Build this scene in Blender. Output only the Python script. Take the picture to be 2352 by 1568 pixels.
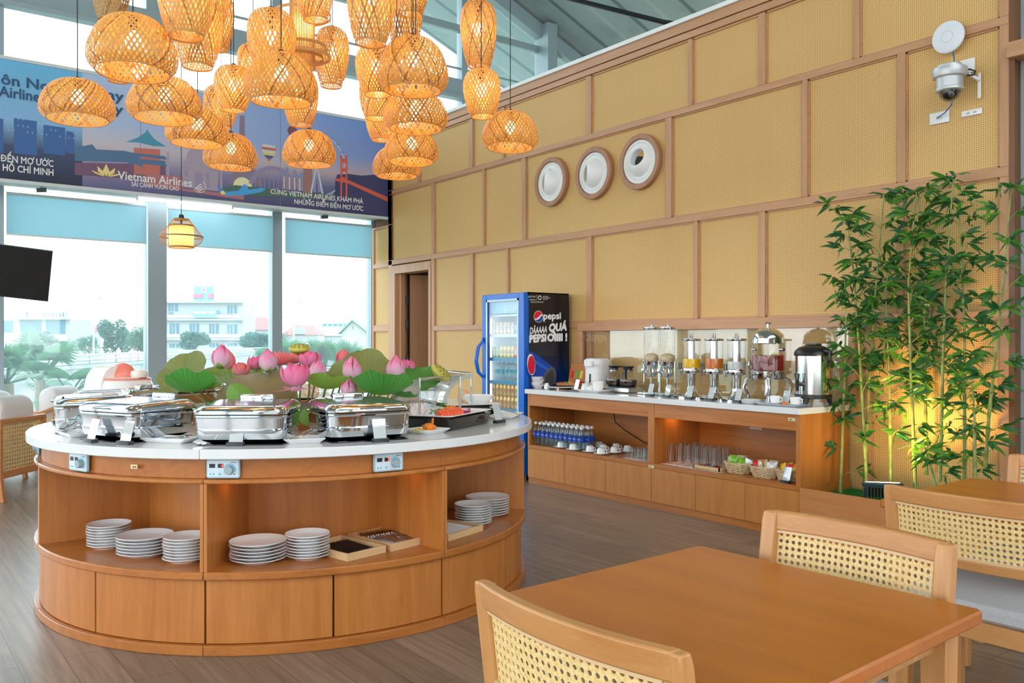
# A lounge buffet with woven bamboo pendants, built object by object. Units: metres.
import bpy, math, random
from mathutils import Matrix, Vector
for _o in list(bpy.data.objects): bpy.data.objects.remove(_o)
S = bpy.context.scene
COL = S.collection
R = math.radians
PI = math.pi
RNG = random.Random(7)

# ------------------------------------------------------------------ camera
_cam = bpy.data.cameras.new('camera'); CAM = bpy.data.objects.new('camera', _cam); COL.objects.link(CAM)
CAM.location = (0, 0, 1.4); CAM.rotation_euler = (R(90), 0, R(-37.33))
_cam.sensor_width = 36; _cam.lens = 30.046; _cam.clip_start = .05; _cam.clip_end = 400
S.camera = CAM
# ------------------------------------------------------------------ sky
W = bpy.data.worlds.new('sky'); S.world = W; W.use_nodes = True
_bg = W.node_tree.nodes['Background']
_bg.inputs[0].default_value = (.93, .97, 1, 1); _bg.inputs[1].default_value = 2.3
# ------------------------------------------------------------------ exposure and view
S.view_settings.view_transform = 'Standard'; S.view_settings.look = 'None'
S.view_settings.gamma = 1; S.view_settings.use_curve_mapping = False
S.view_settings.exposure = 1.15
S.cycles.use_denoising = True
S.cycles.max_bounces = 10; S.cycles.diffuse_bounces = 5; S.cycles.glossy_bounces = 5
S.cycles.transmission_bounces = 6; S.cycles.transparent_max_bounces = 24
S.cycles.sample_clamp_indirect = 6; S.cycles.caustics_reflective = True; S.cycles.blur_glossy = 1.0; S.cycles.caustics_refractive = False

# ------------------------------------------------------------------ helpers
class MB:
    def __init__(s): s.v = []; s.f = []; s.uv = {}; s.mi = []; s.m = 0
    def _f(s, *a): s.f.append(a); s.mi.append(s.m)
    def mark(s): return len(s.v)
    def xf(s, M, i0=0):
        for i in range(i0, len(s.v)): s.v[i] = tuple(M @ Vector(s.v[i]))
        return s
    def add(s, o, M=None):
        n = len(s.v)
        s.v += [tuple(M @ Vector(p)) for p in o.v] if M else list(o.v)
        for f in o.f: s._f(*[i + n for i in f])
        for k, q in o.uv.items(): s.uv[k + n] = q
        return s
    def box(s, x0, x1, y0, y1, z0, z1):
        n = len(s.v)
        s.v += [(x0,y0,z0),(x1,y0,z0),(x1,y1,z0),(x0,y1,z0),(x0,y0,z1),(x1,y0,z1),(x1,y1,z1),(x0,y1,z1)]
        for q in ((0,3,2,1),(4,5,6,7),(0,1,5,4),(1,2,6,5),(2,3,7,6),(3,0,4,7)): s._f(*[n+i for i in q])
        return s
    def ob(s, c, d, rz=0, rx=0, ry=0):
        n = len(s.v); s.box(-d[0]/2, d[0]/2, -d[1]/2, d[1]/2, -d[2]/2, d[2]/2)
        return s.xf(Matrix.Translation(c) @ Matrix.Rotation(rz,4,'Z') @ Matrix.Rotation(ry,4,'Y') @ Matrix.Rotation(rx,4,'X'), n)
    def rings(s, rs, cap0=True, cap1=True, loop=False):
        n = len(s.v); k = len(rs[0])
        for r in rs: s.v += [tuple(p) for p in r]
        m = len(rs)
        for i in range(m if loop else m-1):
            a = n + i*k; b = n + ((i+1) % m)*k
            for j in range(k): s._f(a+j, a+(j+1) % k, b+(j+1) % k, b+j)
        if not loop:
            if cap0: s._f(*[n+j for j in range(k-1,-1,-1)])
            if cap1: s._f(*[n+(m-1)*k+j for j in range(k)])
        return s
    def lathe(s, prof, n=24, c=(0,0,0), cap0=True, cap1=True):
        return s.rings([[(c[0]+r*math.cos(2*PI*j/n), c[1]+r*math.sin(2*PI*j/n), c[2]+z) for j in range(n)] for r, z in prof], cap0, cap1)
    def tube(s, pts, r, n=8, loop=False, flat=1):
        P = [Vector(p) for p in pts]; rs = []; m = len(P); pn = None
        for i, p in enumerate(P):
            a = P[i-1] if (i > 0 or loop) else p; b = P[(i+1) % m] if (i < m-1 or loop) else p
            t = (b-a).normalized() if (b-a).length > 1e-9 else Vector((0,0,1))
            if pn is None:
                u = Vector((0,0,1)) if abs(t.z) < .9 else Vector((1,0,0)); pn = u - t*u.dot(t)
            pn = (pn - t*pn.dot(t)).normalized(); q = t.cross(pn)
            rr = r[i] if isinstance(r, (list, tuple)) else r
            rs.append([p + (pn*math.cos(2*PI*j/n)*flat + q*math.sin(2*PI*j/n))*rr for j in range(n)])
        return s.rings(rs, loop=loop)
    def rr(s, levels, n=4, c=(0,0,0), cap0=True, cap1=True):   # rounded rectangle loft: (w, d, radius, z)
        rs = []
        for w, d, r, z in levels:
            r = max(min(r, w/2, d/2), 1e-4); ring = []
            for q, (sx, sy) in enumerate(((1,1),(-1,1),(-1,-1),(1,-1))):
                for k in range(n+1):
                    a = PI/2*q + PI/2*k/n
                    ring.append((c[0]+sx*(w/2-r)+r*math.cos(a), c[1]+sy*(d/2-r)+r*math.sin(a), c[2]+z))
            rs.append(ring)
        return s.rings(rs, cap0, cap1)
    def prism(s, pts, z0, z1):
        return s.rings([[(x,y,z0) for x,y in pts], [(x,y,z1) for x,y in pts]])
    def arc(s, r0, r1, a0, a1, z0, z1, n=24, c=(0,0)):
        rs = []
        for i in range(n+1):
            a = a0+(a1-a0)*i/n; C, D = math.cos(a), math.sin(a)
            rs.append([(c[0]+r*C, c[1]+r*D, z) for r, z in ((r0,z0),(r1,z0),(r1,z1),(r0,z1))])
        return s.rings(rs, loop=False)
    def poly(s, pts):
        n = len(s.v); s.v += [tuple(p) for p in pts]; s._f(*range(n, n+len(pts))); return s
    def sph(s, c, r, n=12, m=7, sz=1):
        return s.lathe([(r*math.sin(PI*(i+.02)/(m+.04)), -r*sz*math.cos(PI*(i+.02)/(m+.04))) for i in range(m+1)], n, c)
    def sheet(s, nu, nv, fn):       # fn(u, v) -> point; keeps uv
        n = len(s.v)
        for i in range(nu+1):
            for j in range(nv+1):
                s.uv[len(s.v)] = (i/nu, j/nv); s.v.append(tuple(fn(i/nu, j/nv)))
        k = nv+1
        for i in range(nu):
            for j in range(nv): s._f(n+i*k+j, n+(i+1)*k+j, n+(i+1)*k+j+1, n+i*k+j+1)
        return s
    def build(s, name, mat, par=None, loc=None, rz=0, bev=0, smooth=True, ang=35, solid=0, sub=0):
        me = bpy.data.meshes.new(name); me.from_pydata(s.v, [], s.f)
        for m in (mat if isinstance(mat, (list, tuple)) else [mat]): me.materials.append(m)
        if any(s.mi): me.polygons.foreach_set('material_index', s.mi)
        if s.uv:
            L = me.uv_layers.new(name='uv'); d = []
            for l in me.loops: d += s.uv.get(l.vertex_index, (0, 0))
            L.data.foreach_set('uv', d)
        if smooth: me.shade_smooth(); me.set_sharp_from_angle(angle=R(ang))
        me.update()
        o = bpy.data.objects.new(name, me); COL.objects.link(o)
        if par: o.parent = par
        if loc: o.location = loc
        if rz: o.rotation_euler.z = rz
        if solid:
            q = o.modifiers.new('solid', 'SOLIDIFY'); q.thickness = solid; q.offset = 0
        if bev:
            q = o.modifiers.new('bevel', 'BEVEL'); q.width = bev; q.segments = 2; q.limit_method = 'ANGLE'; q.angle_limit = R(40)
        if sub:
            q = o.modifiers.new('sub', 'SUBSURF'); q.levels = q.render_levels = sub
        return o

def tag(o, label, cat, group=None):
    o['label'] = label; o['category'] = cat
    if group: o['group'] = group
    return o
def thing(name, label, cat, loc=(0,0,0), rz=0, group=None):
    o = bpy.data.objects.new(name, None); COL.objects.link(o); o.empty_display_size = .05
    o.location = loc; o.rotation_euler.z = rz
    return tag(o, label, cat, group)
def struct(o): o['kind'] = 'structure'; return o
def dup(root, label, loc, rz=0, group=None, scale=None):
    r = root.copy(); COL.objects.link(r); r.location = loc; r.rotation_euler.z = rz; r['label'] = label
    if group: r['group'] = group
    if scale: r.scale = scale
    for ch in list(root.children):
        c = ch.copy(); COL.objects.link(c); c.parent = r
        for g in list(ch.children):
            d = g.copy(); COL.objects.link(d); d.parent = c
    return r
def text(body, size, mat, par, M, name='lettering', bold=0, align='LEFT', depth=.001, shear=0, sx=1):
    cu = bpy.data.curves.new('txt', 'FONT'); cu.body = body; cu.size = size; cu.align_x = align; cu.extrude = depth
    cu.offset = bold; cu.shear = shear; cu.resolution_u = 2
    o = bpy.data.objects.new('txt', cu); COL.objects.link(o)
    dg = bpy.context.evaluated_depsgraph_get(); me = bpy.data.meshes.new_from_object(o.evaluated_get(dg))
    bpy.data.objects.remove(o); bpy.data.curves.remove(cu)
    me.transform(M @ Matrix.Diagonal((sx,1,1,1))); me.materials.clear(); me.materials.append(mat)
    q = bpy.data.objects.new(name, me); COL.objects.link(q)
    if par: q.parent = par
    return q
def frame(o, ex, ey, ez=None):     # matrix from an origin and axes
    ex = Vector(ex).normalized(); ey = Vector(ey).normalized(); ez = ex.cross(ey)
    M = Matrix((ex, ey, ez)).transposed().to_4x4(); M.translation = Vector(o); return M
import unicodedata
def vtext(body, name, mat, par):       # flat text in the xy plane; horns and barred D are drawn as their own strokes
    base = ''; marks = []
    for ch in body:
        d = unicodedata.normalize('NFD', ch); horn = '\u031b' in d; d = d.replace('\u031b', '')
        if ch == 'Đ': marks.append((len(base), 'bar')); base += 'D'
        else:
            if horn: marks.append((len(base), 'horn', d[0]))
            base += unicodedata.normalize('NFC', d)
    def mesh(s):
        cu = bpy.data.curves.new('txt', 'FONT'); cu.body = s; cu.size = 1; cu.resolution_u = 2
        o = bpy.data.objects.new('txt', cu); COL.objects.link(o); dg = bpy.context.evaluated_depsgraph_get()
        me = bpy.data.meshes.new_from_object(o.evaluated_get(dg)); bpy.data.objects.remove(o); bpy.data.curves.remove(cu)
        v = [tuple(q.co) for q in me.vertices]; f = [tuple(p.vertices) for p in me.polygons]; bpy.data.meshes.remove(me); return v, f
    m = MB(); m.v, fs = mesh(base)
    for f in fs: m._f(*f)
    for k in marks:
        i = k[0]; v, _ = mesh(base[:i]+('D' if k[1] == 'bar' else k[2])); x1 = max(q[0] for q in v); v2, _ = mesh(('D' if k[1] == 'bar' else k[2])); w = max(q[0] for q in v2)-min(q[0] for q in v2); h = max(q[1] for q in v2)
        if k[1] == 'bar': m.poly([(x1-w-.07,h*.46,0),(x1-w*.45,h*.46,0),(x1-w*.45,h*.56,0),(x1-w-.07,h*.56,0)])
        else:
            t = h*1.0; b = .07 if k[2] in 'UO' else .05
            m.poly([(x1-b*.9,t*.88,0),(x1+b*.3,t*.95,0),(x1+b*.6,t*1.16,0),(x1+b*1.7,t*1.16,0),(x1+b*1.3,t*.88,0),(x1-.2*b,t*.74,0)])
    return m
ORD = ['first','second','third','fourth','fifth','sixth','seventh','eighth','ninth','tenth','eleventh','twelfth','thirteenth','fourteenth']

# ------------------------------------------------------------------ materials
MC = {}
def P(name, col, rough=.5, metal=0, **k):
    if name in MC: return MC[name]
    m = bpy.data.materials.new(name); m.use_nodes = True; b = m.node_tree.nodes['Principled BSDF']
    b.inputs['Base Color'].default_value = (*col, 1); b.inputs['Roughness'].default_value = rough; b.inputs['Metallic'].default_value = metal
    for q, v in k.items():
        b.inputs[q.replace('_', ' ')].default_value = v
    MC[name] = m; return m
def nt(m): return m.node_tree.nodes, m.node_tree.links, m.node_tree.nodes['Principled BSDF']
def ramp(N, cols):
    r = N.new('ShaderNodeValToRGB'); e = r.color_ramp.elements
    while len(e) < len(cols): e.new(.5)
    for q, (p, c) in zip(e, cols): q.position = p; q.color = (*c, 1)
    return r
def wood(name, c1, c2, axis='z', rough=.38, freq=1.0):
    m = P(name, c1, rough); N, L, b = nt(m)
    t = N.new('ShaderNodeTexCoord'); mp = N.new('ShaderNodeMapping'); L.new(t.outputs['Object'], mp.inputs[0])
    s = {'x': (.7,9,9), 'y': (9,.7,9), 'z': (9,9,.7)}[axis]; mp.inputs['Scale'].default_value = [q*freq for q in s]
    n = N.new('ShaderNodeTexNoise'); n.inputs['Scale'].default_value = 2.2; n.inputs['Detail'].default_value = 5; n.inputs['Distortion'].default_value = .6
    L.new(mp.outputs[0], n.inputs['Vector'])
    n2 = N.new('ShaderNodeTexNoise'); n2.inputs['Scale'].default_value = 14; L.new(mp.outputs[0], n2.inputs['Vector'])
    mx = N.new('ShaderNodeMath'); mx.operation = 'MULTIPLY_ADD'; mx.inputs[1].default_value = .35; L.new(n2.outputs[0], mx.inputs[0]); L.new(n.outputs[0], mx.inputs[2])
    r = ramp(N, [(.42, c2), (.85, c1)]); L.new(mx.outputs[0], r.inputs[0]); L.new(r.outputs[0], b.inputs['Base Color'])
    return m
def noisy(name, c1, c2, scale, rough=.5, lo=.4, hi=.6, **k):
    m = P(name, c1, rough, **k); N, L, b = nt(m)
    t = N.new('ShaderNodeTexCoord'); n = N.new('ShaderNodeTexNoise'); n.inputs['Scale'].default_value = scale; n.inputs['Detail'].default_value = 3
    L.new(t.outputs['Object'], n.inputs['Vector']); r = ramp(N, [(lo, c1), (hi, c2)]); L.new(n.outputs[0], r.inputs[0]); L.new(r.outputs[0], b.inputs['Base Color'])
    return m
def emit(name, col, st):
    if name in MC: return MC[name]
    m = bpy.data.materials.new(name); m.use_nodes = True; N = m.node_tree.nodes; L = m.node_tree.links; N.clear()
    e = N.new('ShaderNodeEmission'); e.inputs[0].default_value = (*col, 1); e.inputs[1].default_value = st
    o = N.new('ShaderNodeOutputMaterial'); L.new(e.outputs[0], o.inputs[0]); MC[name] = m; return m
def glass(name, tint=(1,1,1), refl=1.0, veil=0, veilc=(.8,.9,.92)):    # thin clear sheet: fresnel reflection over transparency, optional milky veil (haze at the windows)
    if name in MC: return MC[name]
    m = bpy.data.materials.new(name); m.use_nodes = True; N = m.node_tree.nodes; L = m.node_tree.links; N.clear()
    tr = N.new('ShaderNodeBsdfTransparent'); tr.inputs[0].default_value = (*tint, 1)
    gl = N.new('ShaderNodeBsdfGlossy'); gl.inputs['Roughness'].default_value = .02
    fr = N.new('ShaderNodeLayerWeight'); fr.inputs[0].default_value = .5
    pw = N.new('ShaderNodeMath'); pw.operation = 'POWER'; pw.inputs[1].default_value = 4; L.new(fr.outputs['Facing'], pw.inputs[0])
    ml = N.new('ShaderNodeMath'); ml.operation = 'MULTIPLY_ADD'; ml.inputs[1].default_value = .7*refl; ml.inputs[2].default_value = .05*refl; L.new(pw.outputs[0], ml.inputs[0])
    base = tr
    if veil:
        tl = N.new('ShaderNodeBsdfTranslucent'); tl.inputs[0].default_value = (*veilc, 1)
        mv = N.new('ShaderNodeMixShader'); mv.inputs[0].default_value = veil; L.new(tr.outputs[0], mv.inputs[1]); L.new(tl.outputs[0], mv.inputs[2]); base = mv
    mx = N.new('ShaderNodeMixShader'); L.new(ml.outputs[0], mx.inputs[0]); L.new(base.outputs[0], mx.inputs[1]); L.new(gl.outputs[0], mx.inputs[2])
    o = N.new('ShaderNodeOutputMaterial'); L.new(mx.outputs[0], o.inputs[0]); MC[name] = m; return m
def trans(name, col, tcol, fac, rough=.6):       # thin leaf / fabric: diffuse and translucent
    if name in MC: return MC[name]
    m = bpy.data.materials.new(name); m.use_nodes = True; N = m.node_tree.nodes; L = m.node_tree.links
    b = N['Principled BSDF']; b.inputs['Base Color'].default_value = (*col, 1); b.inputs['Roughness'].default_value = rough
    tl = N.new('ShaderNodeBsdfTranslucent'); tl.inputs[0].default_value = (*tcol, 1)
    mx = N.new('ShaderNodeMixShader'); mx.inputs[0].default_value = fac
    L.new(b.outputs[0], mx.inputs[1]); L.new(tl.outputs[0], mx.inputs[2]); L.new(mx.outputs[0], N['Material Output'].inputs[0])
    MC[name] = m; return m

OAK = wood('oak_veneer', (.52,.195,.042), (.40,.13,.022), 'z')
OAKH = wood('oak_veneer_level', (.47,.165,.033), (.35,.11,.018), 'x', .3)
OAKY = wood('oak_veneer_along', (.50,.185,.040), (.38,.122,.022), 'y', .32)
BEECH = wood('pinkish_batten_wood', (.56,.30,.155), (.46,.235,.115), 'z', .45)
BEECHY = wood('pinkish_batten_wood_level', (.56,.30,.155), (.46,.235,.115), 'y', .45)
TABLE = wood('table_top_wood', (.48,.145,.014), (.39,.105,.010), 'y', .28, .6)
CHAIRW = wood('chair_wood', (.58,.29,.10), (.45,.19,.055), 'y', .35)
CHAIRZ = wood('chair_wood_upright', (.58,.29,.10), (.45,.19,.055), 'z', .35)
PALEW = wood('pale_tray_wood', (.68,.46,.24), (.56,.35,.17), 'x', .5)
WHITE = P('white_porcelain', (.86,.87,.88), .12)
CHROME = P('polished_steel', (.64,.68,.72), .05, 1)
STEEL = P('brushed_steel', (.62,.65,.68), .28, 1)
BLACK = P('black_plastic', (.012,.013,.015), .3)
BLACKG = P('black_glass', (.008,.009,.012), .06)
ALU = P('grey_blue_aluminium', (.33,.42,.47), .4, .0)
WPLAST = P('white_plastic', (.82,.83,.84), .3)
CARD = P('white_card', (.88,.88,.87), .6)
CLEAR = glass('clear_glass', (.97,.985,.99))
ACRYL = glass('clear_acrylic', (.95,.965,.97), 1.8, .16, (.9,.92,.93))
GOLD = P('brass_plate', (.85,.62,.25), .3, 1)
CORD = P('black_cord', (.01,.012,.015), .5)

# ================================================================== the room
FLOORM = P('grey_brown_floor_planks', (.19,.14,.105), .32)
def _floor():
    N, L, b = nt(FLOORM); t = N.new('ShaderNodeTexCoord'); mp = N.new('ShaderNodeMapping'); L.new(t.outputs['Object'], mp.inputs[0])
    mp.inputs['Rotation'].default_value = (0, 0, R(90))
    br = N.new('ShaderNodeTexBrick'); L.new(mp.outputs[0], br.inputs[0]); br.inputs['Scale'].default_value = 1; br.inputs['Brick Width'].default_value = 1.25
    br.inputs['Row Height'].default_value = .18; br.inputs['Mortar Size'].default_value = .0015; br.offset = .37
    br.inputs['Color1'].default_value = (.30,.222,.165,1); br.inputs['Color2'].default_value = (.215,.160,.120,1); br.inputs['Mortar'].default_value = (.05,.036,.028,1)
    mp2 = N.new('ShaderNodeMapping'); L.new(t.outputs['Object'], mp2.inputs[0]); mp2.inputs['Scale'].default_value = (14, .8, 1)
    n = N.new('ShaderNodeTexNoise'); n.inputs['Scale'].default_value = 2; n.inputs['Detail'].default_value = 6; n.inputs['Distortion'].default_value = .8; L.new(mp2.outputs[0], n.inputs['Vector'])
    r = ramp(N, [(.3, (.62,.62,.64)), (.7, (1.15,1.13,1.1))]); L.new(n.outputs[0], r.inputs[0])
    mx = N.new('ShaderNodeMixRGB'); mx.blend_type = 'MULTIPLY'; mx.inputs[0].default_value = 1; L.new(br.outputs[0], mx.inputs[1]); L.new(r.outputs[0], mx.inputs[2])
    L.new(mx.outputs[0], b.inputs['Base Color'])
_floor()
struct(MB().box(-6.2, 9.4, -4.2, 11.2, -.2, 0).build('floor', FLOORM))

RATTAN = P('woven_rattan_wall_panel', (.70,.46,.175), .6)
def _rattan():
    N, L, b = nt(RATTAN); t = N.new('ShaderNodeTexCoord'); sp = N.new('ShaderNodeSeparateXYZ'); L.new(t.outputs['Object'], sp.inputs[0])
    def M(op, a, c=None):
        q = N.new('ShaderNodeMath'); q.operation = op
        for i, w in enumerate((a, c)):
            if w is None: continue
            if isinstance(w, (int, float)): q.inputs[i].default_value = w
            else: L.new(w, q.inputs[i])
        return q.outputs[0]
    ds = []
    for ax in (1, 2):
        f = M('FRACT', M('MULTIPLY', sp.outputs[ax], 1/.0145)); ds.append(M('POWER', M('SUBTRACT', f, .5), 2))
    d = M('SQRT', M('ADD', ds[0], ds[1]))
    r = ramp(N, [(.20, (.36,.19,.055)), (.30, (.72,.455,.165)), (.55, (.76,.485,.182))]); L.new(d, r.inputs[0])  # darker dots put the shade of the weave holes into the colour
    n = N.new('ShaderNodeTexNoise'); n.inputs['Scale'].default_value = .9; L.new(t.outputs['Object'], n.inputs['Vector'])
    r2 = ramp(N, [(.3, (.92,.9,.88)), (.7, (1,1,1))]); L.new(n.outputs[0], r2.inputs[0])
    mx = N.new('ShaderNodeMixRGB'); mx.blend_type = 'MULTIPLY'; mx.inputs[0].default_value = 1; L.new(r.outputs[0], mx.inputs[1]); L.new(r2.outputs[0], mx.inputs[2])
    L.new(mx.outputs[0], b.inputs['Base Color'])
_rattan()
XW = 5.88
BACKING = P('dark_wall_backing', (.16,.085,.035), .8)
_w = MB()
_w.box(5.925, 6.05, 2.40, 9.49, 0, 4.30); _w.box(5.925, 6.05, 9.49, 10.37, 2.45, 4.30); _w.box(5.925, 6.05, 10.37, 11.02, 0, 4.30)
wall_right = struct(_w.build('wall_right', BACKING))
def batten(y0, y1, z0, z1, m=None, dx=.045):
    return MB().box(XW, XW+dx, min(y0,y1), max(y0,y1), z0, z1).build('batten', m or BEECH, wall_right, bev=.003)
def panel(y0, y1, z0, z1):
    MB().box(5.905, 5.925, min(y0,y1)-.01, max(y0,y1)+.01, z0-.01, z1+.01).build('rattan_panel', RATTAN, wall_right, smooth=False)
    fr = MB(); t = .012                       # thin bead inside the frame
    a, b = min(y0,y1), max(y0,y1)
    for q in ((a,a+t,z0,z1),(b-t,b,z0,z1),(a,b,z0,z0+t),(a,b,z1-t,z1)): fr.box(5.893, 5.906, *q)
    fr.build('bead', BEECHY, wall_right)
def row(z0, z1, posts, skip=()):
    for i, (a, b) in enumerate(posts):
        batten(a, b, z0, z1)
        if i and i not in skip: panel(posts[i-1][1], a, z0, z1)
V1 = [(10.565,10.467),(9.778,9.722),(8.574,8.499),(7.909,7.867),(6.473,6.395),(5.119,5.073),(4.365,4.301),(3.519,3.474),(2.494,2.435)]
V2 = [(10.565,10.467),(9.44,9.366),(8.299,8.255),(7.534,7.463),(5.389,5.315),(3.956,3.909),(3.183,3.122),(2.494,2.435)]
V3 = [(9.44,9.366),(8.564,8.49),(7.825,7.784),(6.46,6.388),(5.053,5.009),(4.365,4.301),(3.176,3.135),(2.494,2.435)]
V4 = [(9.44,9.366),(7.825,7.784),(6.46,6.388),(3.43,3.38),(2.494,2.435)]
row(3.502, 4.096, V1); row(2.53, 3.447, V2); row(1.60, 2.465, V3); row(.1, 1.54, V4)
for z0, z1 in ((3.447,3.502), (2.465,2.53)): batten(2.436, 10.565, z0, z1, BEECHY)
batten(2.436, 9.44, 1.54, 1.60, BEECHY); batten(2.436, 9.44, 0, .10, BEECHY)
batten(2.436, 10.565, 4.105, 4.165, BEECHY); batten(2.436, 10.565, 4.175, 4.262, BEECHY, .06)
MB().box(5.86, 6.07, 2.40, 11.0, 4.262, 4.30).build('wall_cap', P('white_painted_cap', (.80,.84,.85), .5), wall_right)
# the narrow strip by the window, below the banner
for a, b in ((10.467,10.565), (11.0,11.065)): batten(a, b, 0, 3.03)
for z0, z1 in ((3.006,3.03), (2.447,2.504), (1.544,1.626), (0,.1)): batten(10.565, 11.0, z0, z1, BEECHY)
for z0, z1 in ((.1,1.544), (1.626,2.447), (2.504,3.006)): panel(11.0, 10.565, z0, z1)
batten(10.467, 10.565, 3.03, 4.1)
# end post with its dark return and the grey pier beyond
MB().box(5.88, 5.926, 2.40, 2.435, 0, 4.26).build('end_return', wood('dark_brown_post', (.20,.075,.022), (.15,.05,.014), 'z'), wall_right)  # narrow strip in a darker brown than the battens
PIER = noisy('blue_grey_painted_pier', (.30,.33,.37), (.36,.39,.43), 3, .6)
struct(MB().box(5.96, 6.9, .2, 2.398, 0, 7.2).build('wall_pier', PIER))
_ja, _jb = (5.82, 2.427, 3.308), (5.82, 2.427, 3.208)
_j = MB(); _j.box(5.82, 6.10, .4, _ja[1], _jb[2], _ja[2])
struct(_j.build('trim_1', BEECHY, bev=.004))

BEECHD = wood('ring_wood', (.44,.225,.12), (.36,.175,.09), 'z', .45)
# round air jets
def vent(y, z, dirv, label):
    t = thing('round_air_vent', label, 'air vent', (XW, y, z), 0, 'round white air jets set in the rattan wall')
    M = Matrix.Rotation(R(-90), 4, 'Y')
    a = MB().lathe([(.212,.0),(.212,-.03),(.262,-.03),(.262,.026),(.257,.031),(.217,.031),(.212,.026),(.212,0)], 48, cap0=False, cap1=False); a.xf(M)
    a.build('wooden_ring', BEECHD, t)
    b = MB().lathe([(.213,-.02),(.213,.006),(.205,.018),(.186,.018),(.178,.010),(.168,.016),(.150,.018),(.142,.012),(.138,-.03)], 48, cap0=False, cap1=False); b.xf(M)
    b.build('white_flange', WPLAST, t)
    rs = .172; ax = Vector((-1, dirv[0], dirv[1])).normalized(); q = Vector((0,0,1)).rotation_difference(ax).to_matrix().to_4x4(); q.translation = Vector((.085,0,0))
    c = MB().lathe([(rs*math.sin(R(g)), rs*math.cos(R(g))) for g in range(126, 30, -6)]+[(.084,rs*math.cos(R(30))-.004),(.082,.070)], 48, cap0=False, cap1=False)
    c.xf(q); c.build('swivel_nozzle', WPLAST, t)
    d = MB().lathe([(.0825,.073),(.0005,.073)], 32, cap0=False); d.xf(q); d.build('throat_shade_disc', P('duct_shade_black', (.02,.022,.024), .5), t)  # black disc closes the bore in place of the duct's shade
vent(7.011, 3.104, (.85,.1), 'round white air vent furthest from the camera, tilted toward the window')
vent(6.343, 3.093, (.75,.05), 'middle one of the three round white air vents in the rattan wall')
vent(5.703, 3.100, (-.05,.28), 'round white air vent with its black throat showing, nearest the camera')

# door opening: jamb, lintel panel and the open leaf
_d = MB(); _d.box(5.87, 6.07, 10.369, 10.467, 0, 2.447); _d.box(5.87, 6.07, 9.44, 9.494, 0, 2.447); _d.box(5.87, 6.07, 9.494, 10.369, 2.334, 2.447)
_d.box(5.93, 6.0, 10.30, 10.369, 0, 2.334)
door_1 = struct(_d.build('door_1', BEECH, bev=.003))
_l = MB().box(-.02, .02, 0, .84, .01, 2.32); _l.xf(Matrix.Translation((6.06,10.28,0)) @ Matrix.Rotation(R(-112),4,'Z'))
_l.build('door_leaf', wood('door_veneer', (.42,.21,.095), (.34,.16,.066), 'z', .5), door_1)
for z in (1.92, 1.58, 1.1, .3):
    MB().box(5.985, 6.035, 10.29, 10.302, z, z+.11).build('hinge', STEEL, door_1)
_wb = MB(); _wb.box(7.4, 7.5, 8.6, 11.0, 0, 3.0); _wb.box(6.05, 7.5, 10.93, 11.0, 0, 3.0); _wb.box(6.06, 7.5, 8.6, 11.0, 2.75, 2.85); _wb.box(6.06, 7.5, 8.5, 8.6, 0, 2.85)
struct(_wb.build('blocking_wall_beyond_door', P('beige_blocking_wall', (.45,.40,.34), .8)))  # unseen walls added to block daylight showing in the door gap

# ---- window wall
_f = MB(); YW = 11.07
MX = [(-6.1,-5.9),(-3.2,-3.0),(-1.0,-.85),(1.16,1.28),(2.79,3.01),(4.39,4.53),(5.87,6.02),(7.45,7.56),(9.06,9.2),(11.4,11.5)]
def roofz(x): return 6.72-.4*(x-9.06) if x > .8 else 10.02+.4*(x-.8)
for a, b in MX: _f.box(a, b, YW-.02, YW+.13, 0, roofz(b if b > 1 else a)-.05)
_f.box(2.79, 3.01, YW-.10, YW, 0, 5.2)                     # deep column behind the first mullion
for z0, z1 in ((0,.12),): _f.box(-6.1, 6.0, YW, YW+.1, z0, z1)
_f.box(-6.1, 12.2, YW-.04, YW+.12, 5.22, 5.47); _f.box(-6.1, 12.2, YW-.10, YW+.05, 5.15, 5.21)
_f.box(-6.1, 12.2, YW, YW+.08, 6.22, 6.33); _f.box(-6.1, 12.2, YW+.02, YW+.05, 5.64, 5.67)
_f.box(-6.1, 12.2, YW, YW+.1, 4.5, 4.58)
_f.box(9.0, 9.2, YW-.25, YW+.1, 4, 6.66)
# sloping top rafter along the gable
for x0, x1 in ((.8, 14.2),):
    _f.rings([[(x, y, roofz(x)+dz) for y, dz in ((YW-.08,-.30),(YW+.12,-.30),(YW+.12,-.06),(YW-.08,-.06))] for x in (x0, x1)])
_f.rings([[(x, y, roofz(x)+dz) for y, dz in ((YW-.08,-.30),(YW+.12,-.30),(YW+.12,-.06),(YW-.08,-.06))] for x in (-6.2, .8)])
struct(_f.build('wall_back', ALU, bev=.004))
PANE = glass('window_glass', (.90,.965,.98), .8, .055, (.66,.90,.97))  # translucent veil in the pane stands in for the haze outdoors
for i, (a, b) in enumerate(((1.28,2.79),(3.01,4.39),(4.53,5.87),(-.85,1.16),(-3.0,-1.0))):
    struct(MB().box(a, b, YW+.05, YW+.056, .1, 4.52).build('window_%d' % (i+1), PANE, smooth=False))
_xs = [-5.9,-3.1,-.92,1.22,2.9,4.46,5.95,7.5,9.1,14]
for i in range(9):
    a, b = _xs[i], _xs[i+1]; m = MB()
    m.rings([[(a,y,4.55),(b,y,4.55),(b,y,roofz(b)-.2),(a,y,roofz(a)-.2)] for y in (YW+.06, YW+.066)])
    struct(m.build('window_%d' % (i+6), PANE, smooth=False))
BLIND0 = trans('blue_grey_blind_fabric', (.42,.56,.60), (.50,.72,.78), .6, .8)
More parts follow.
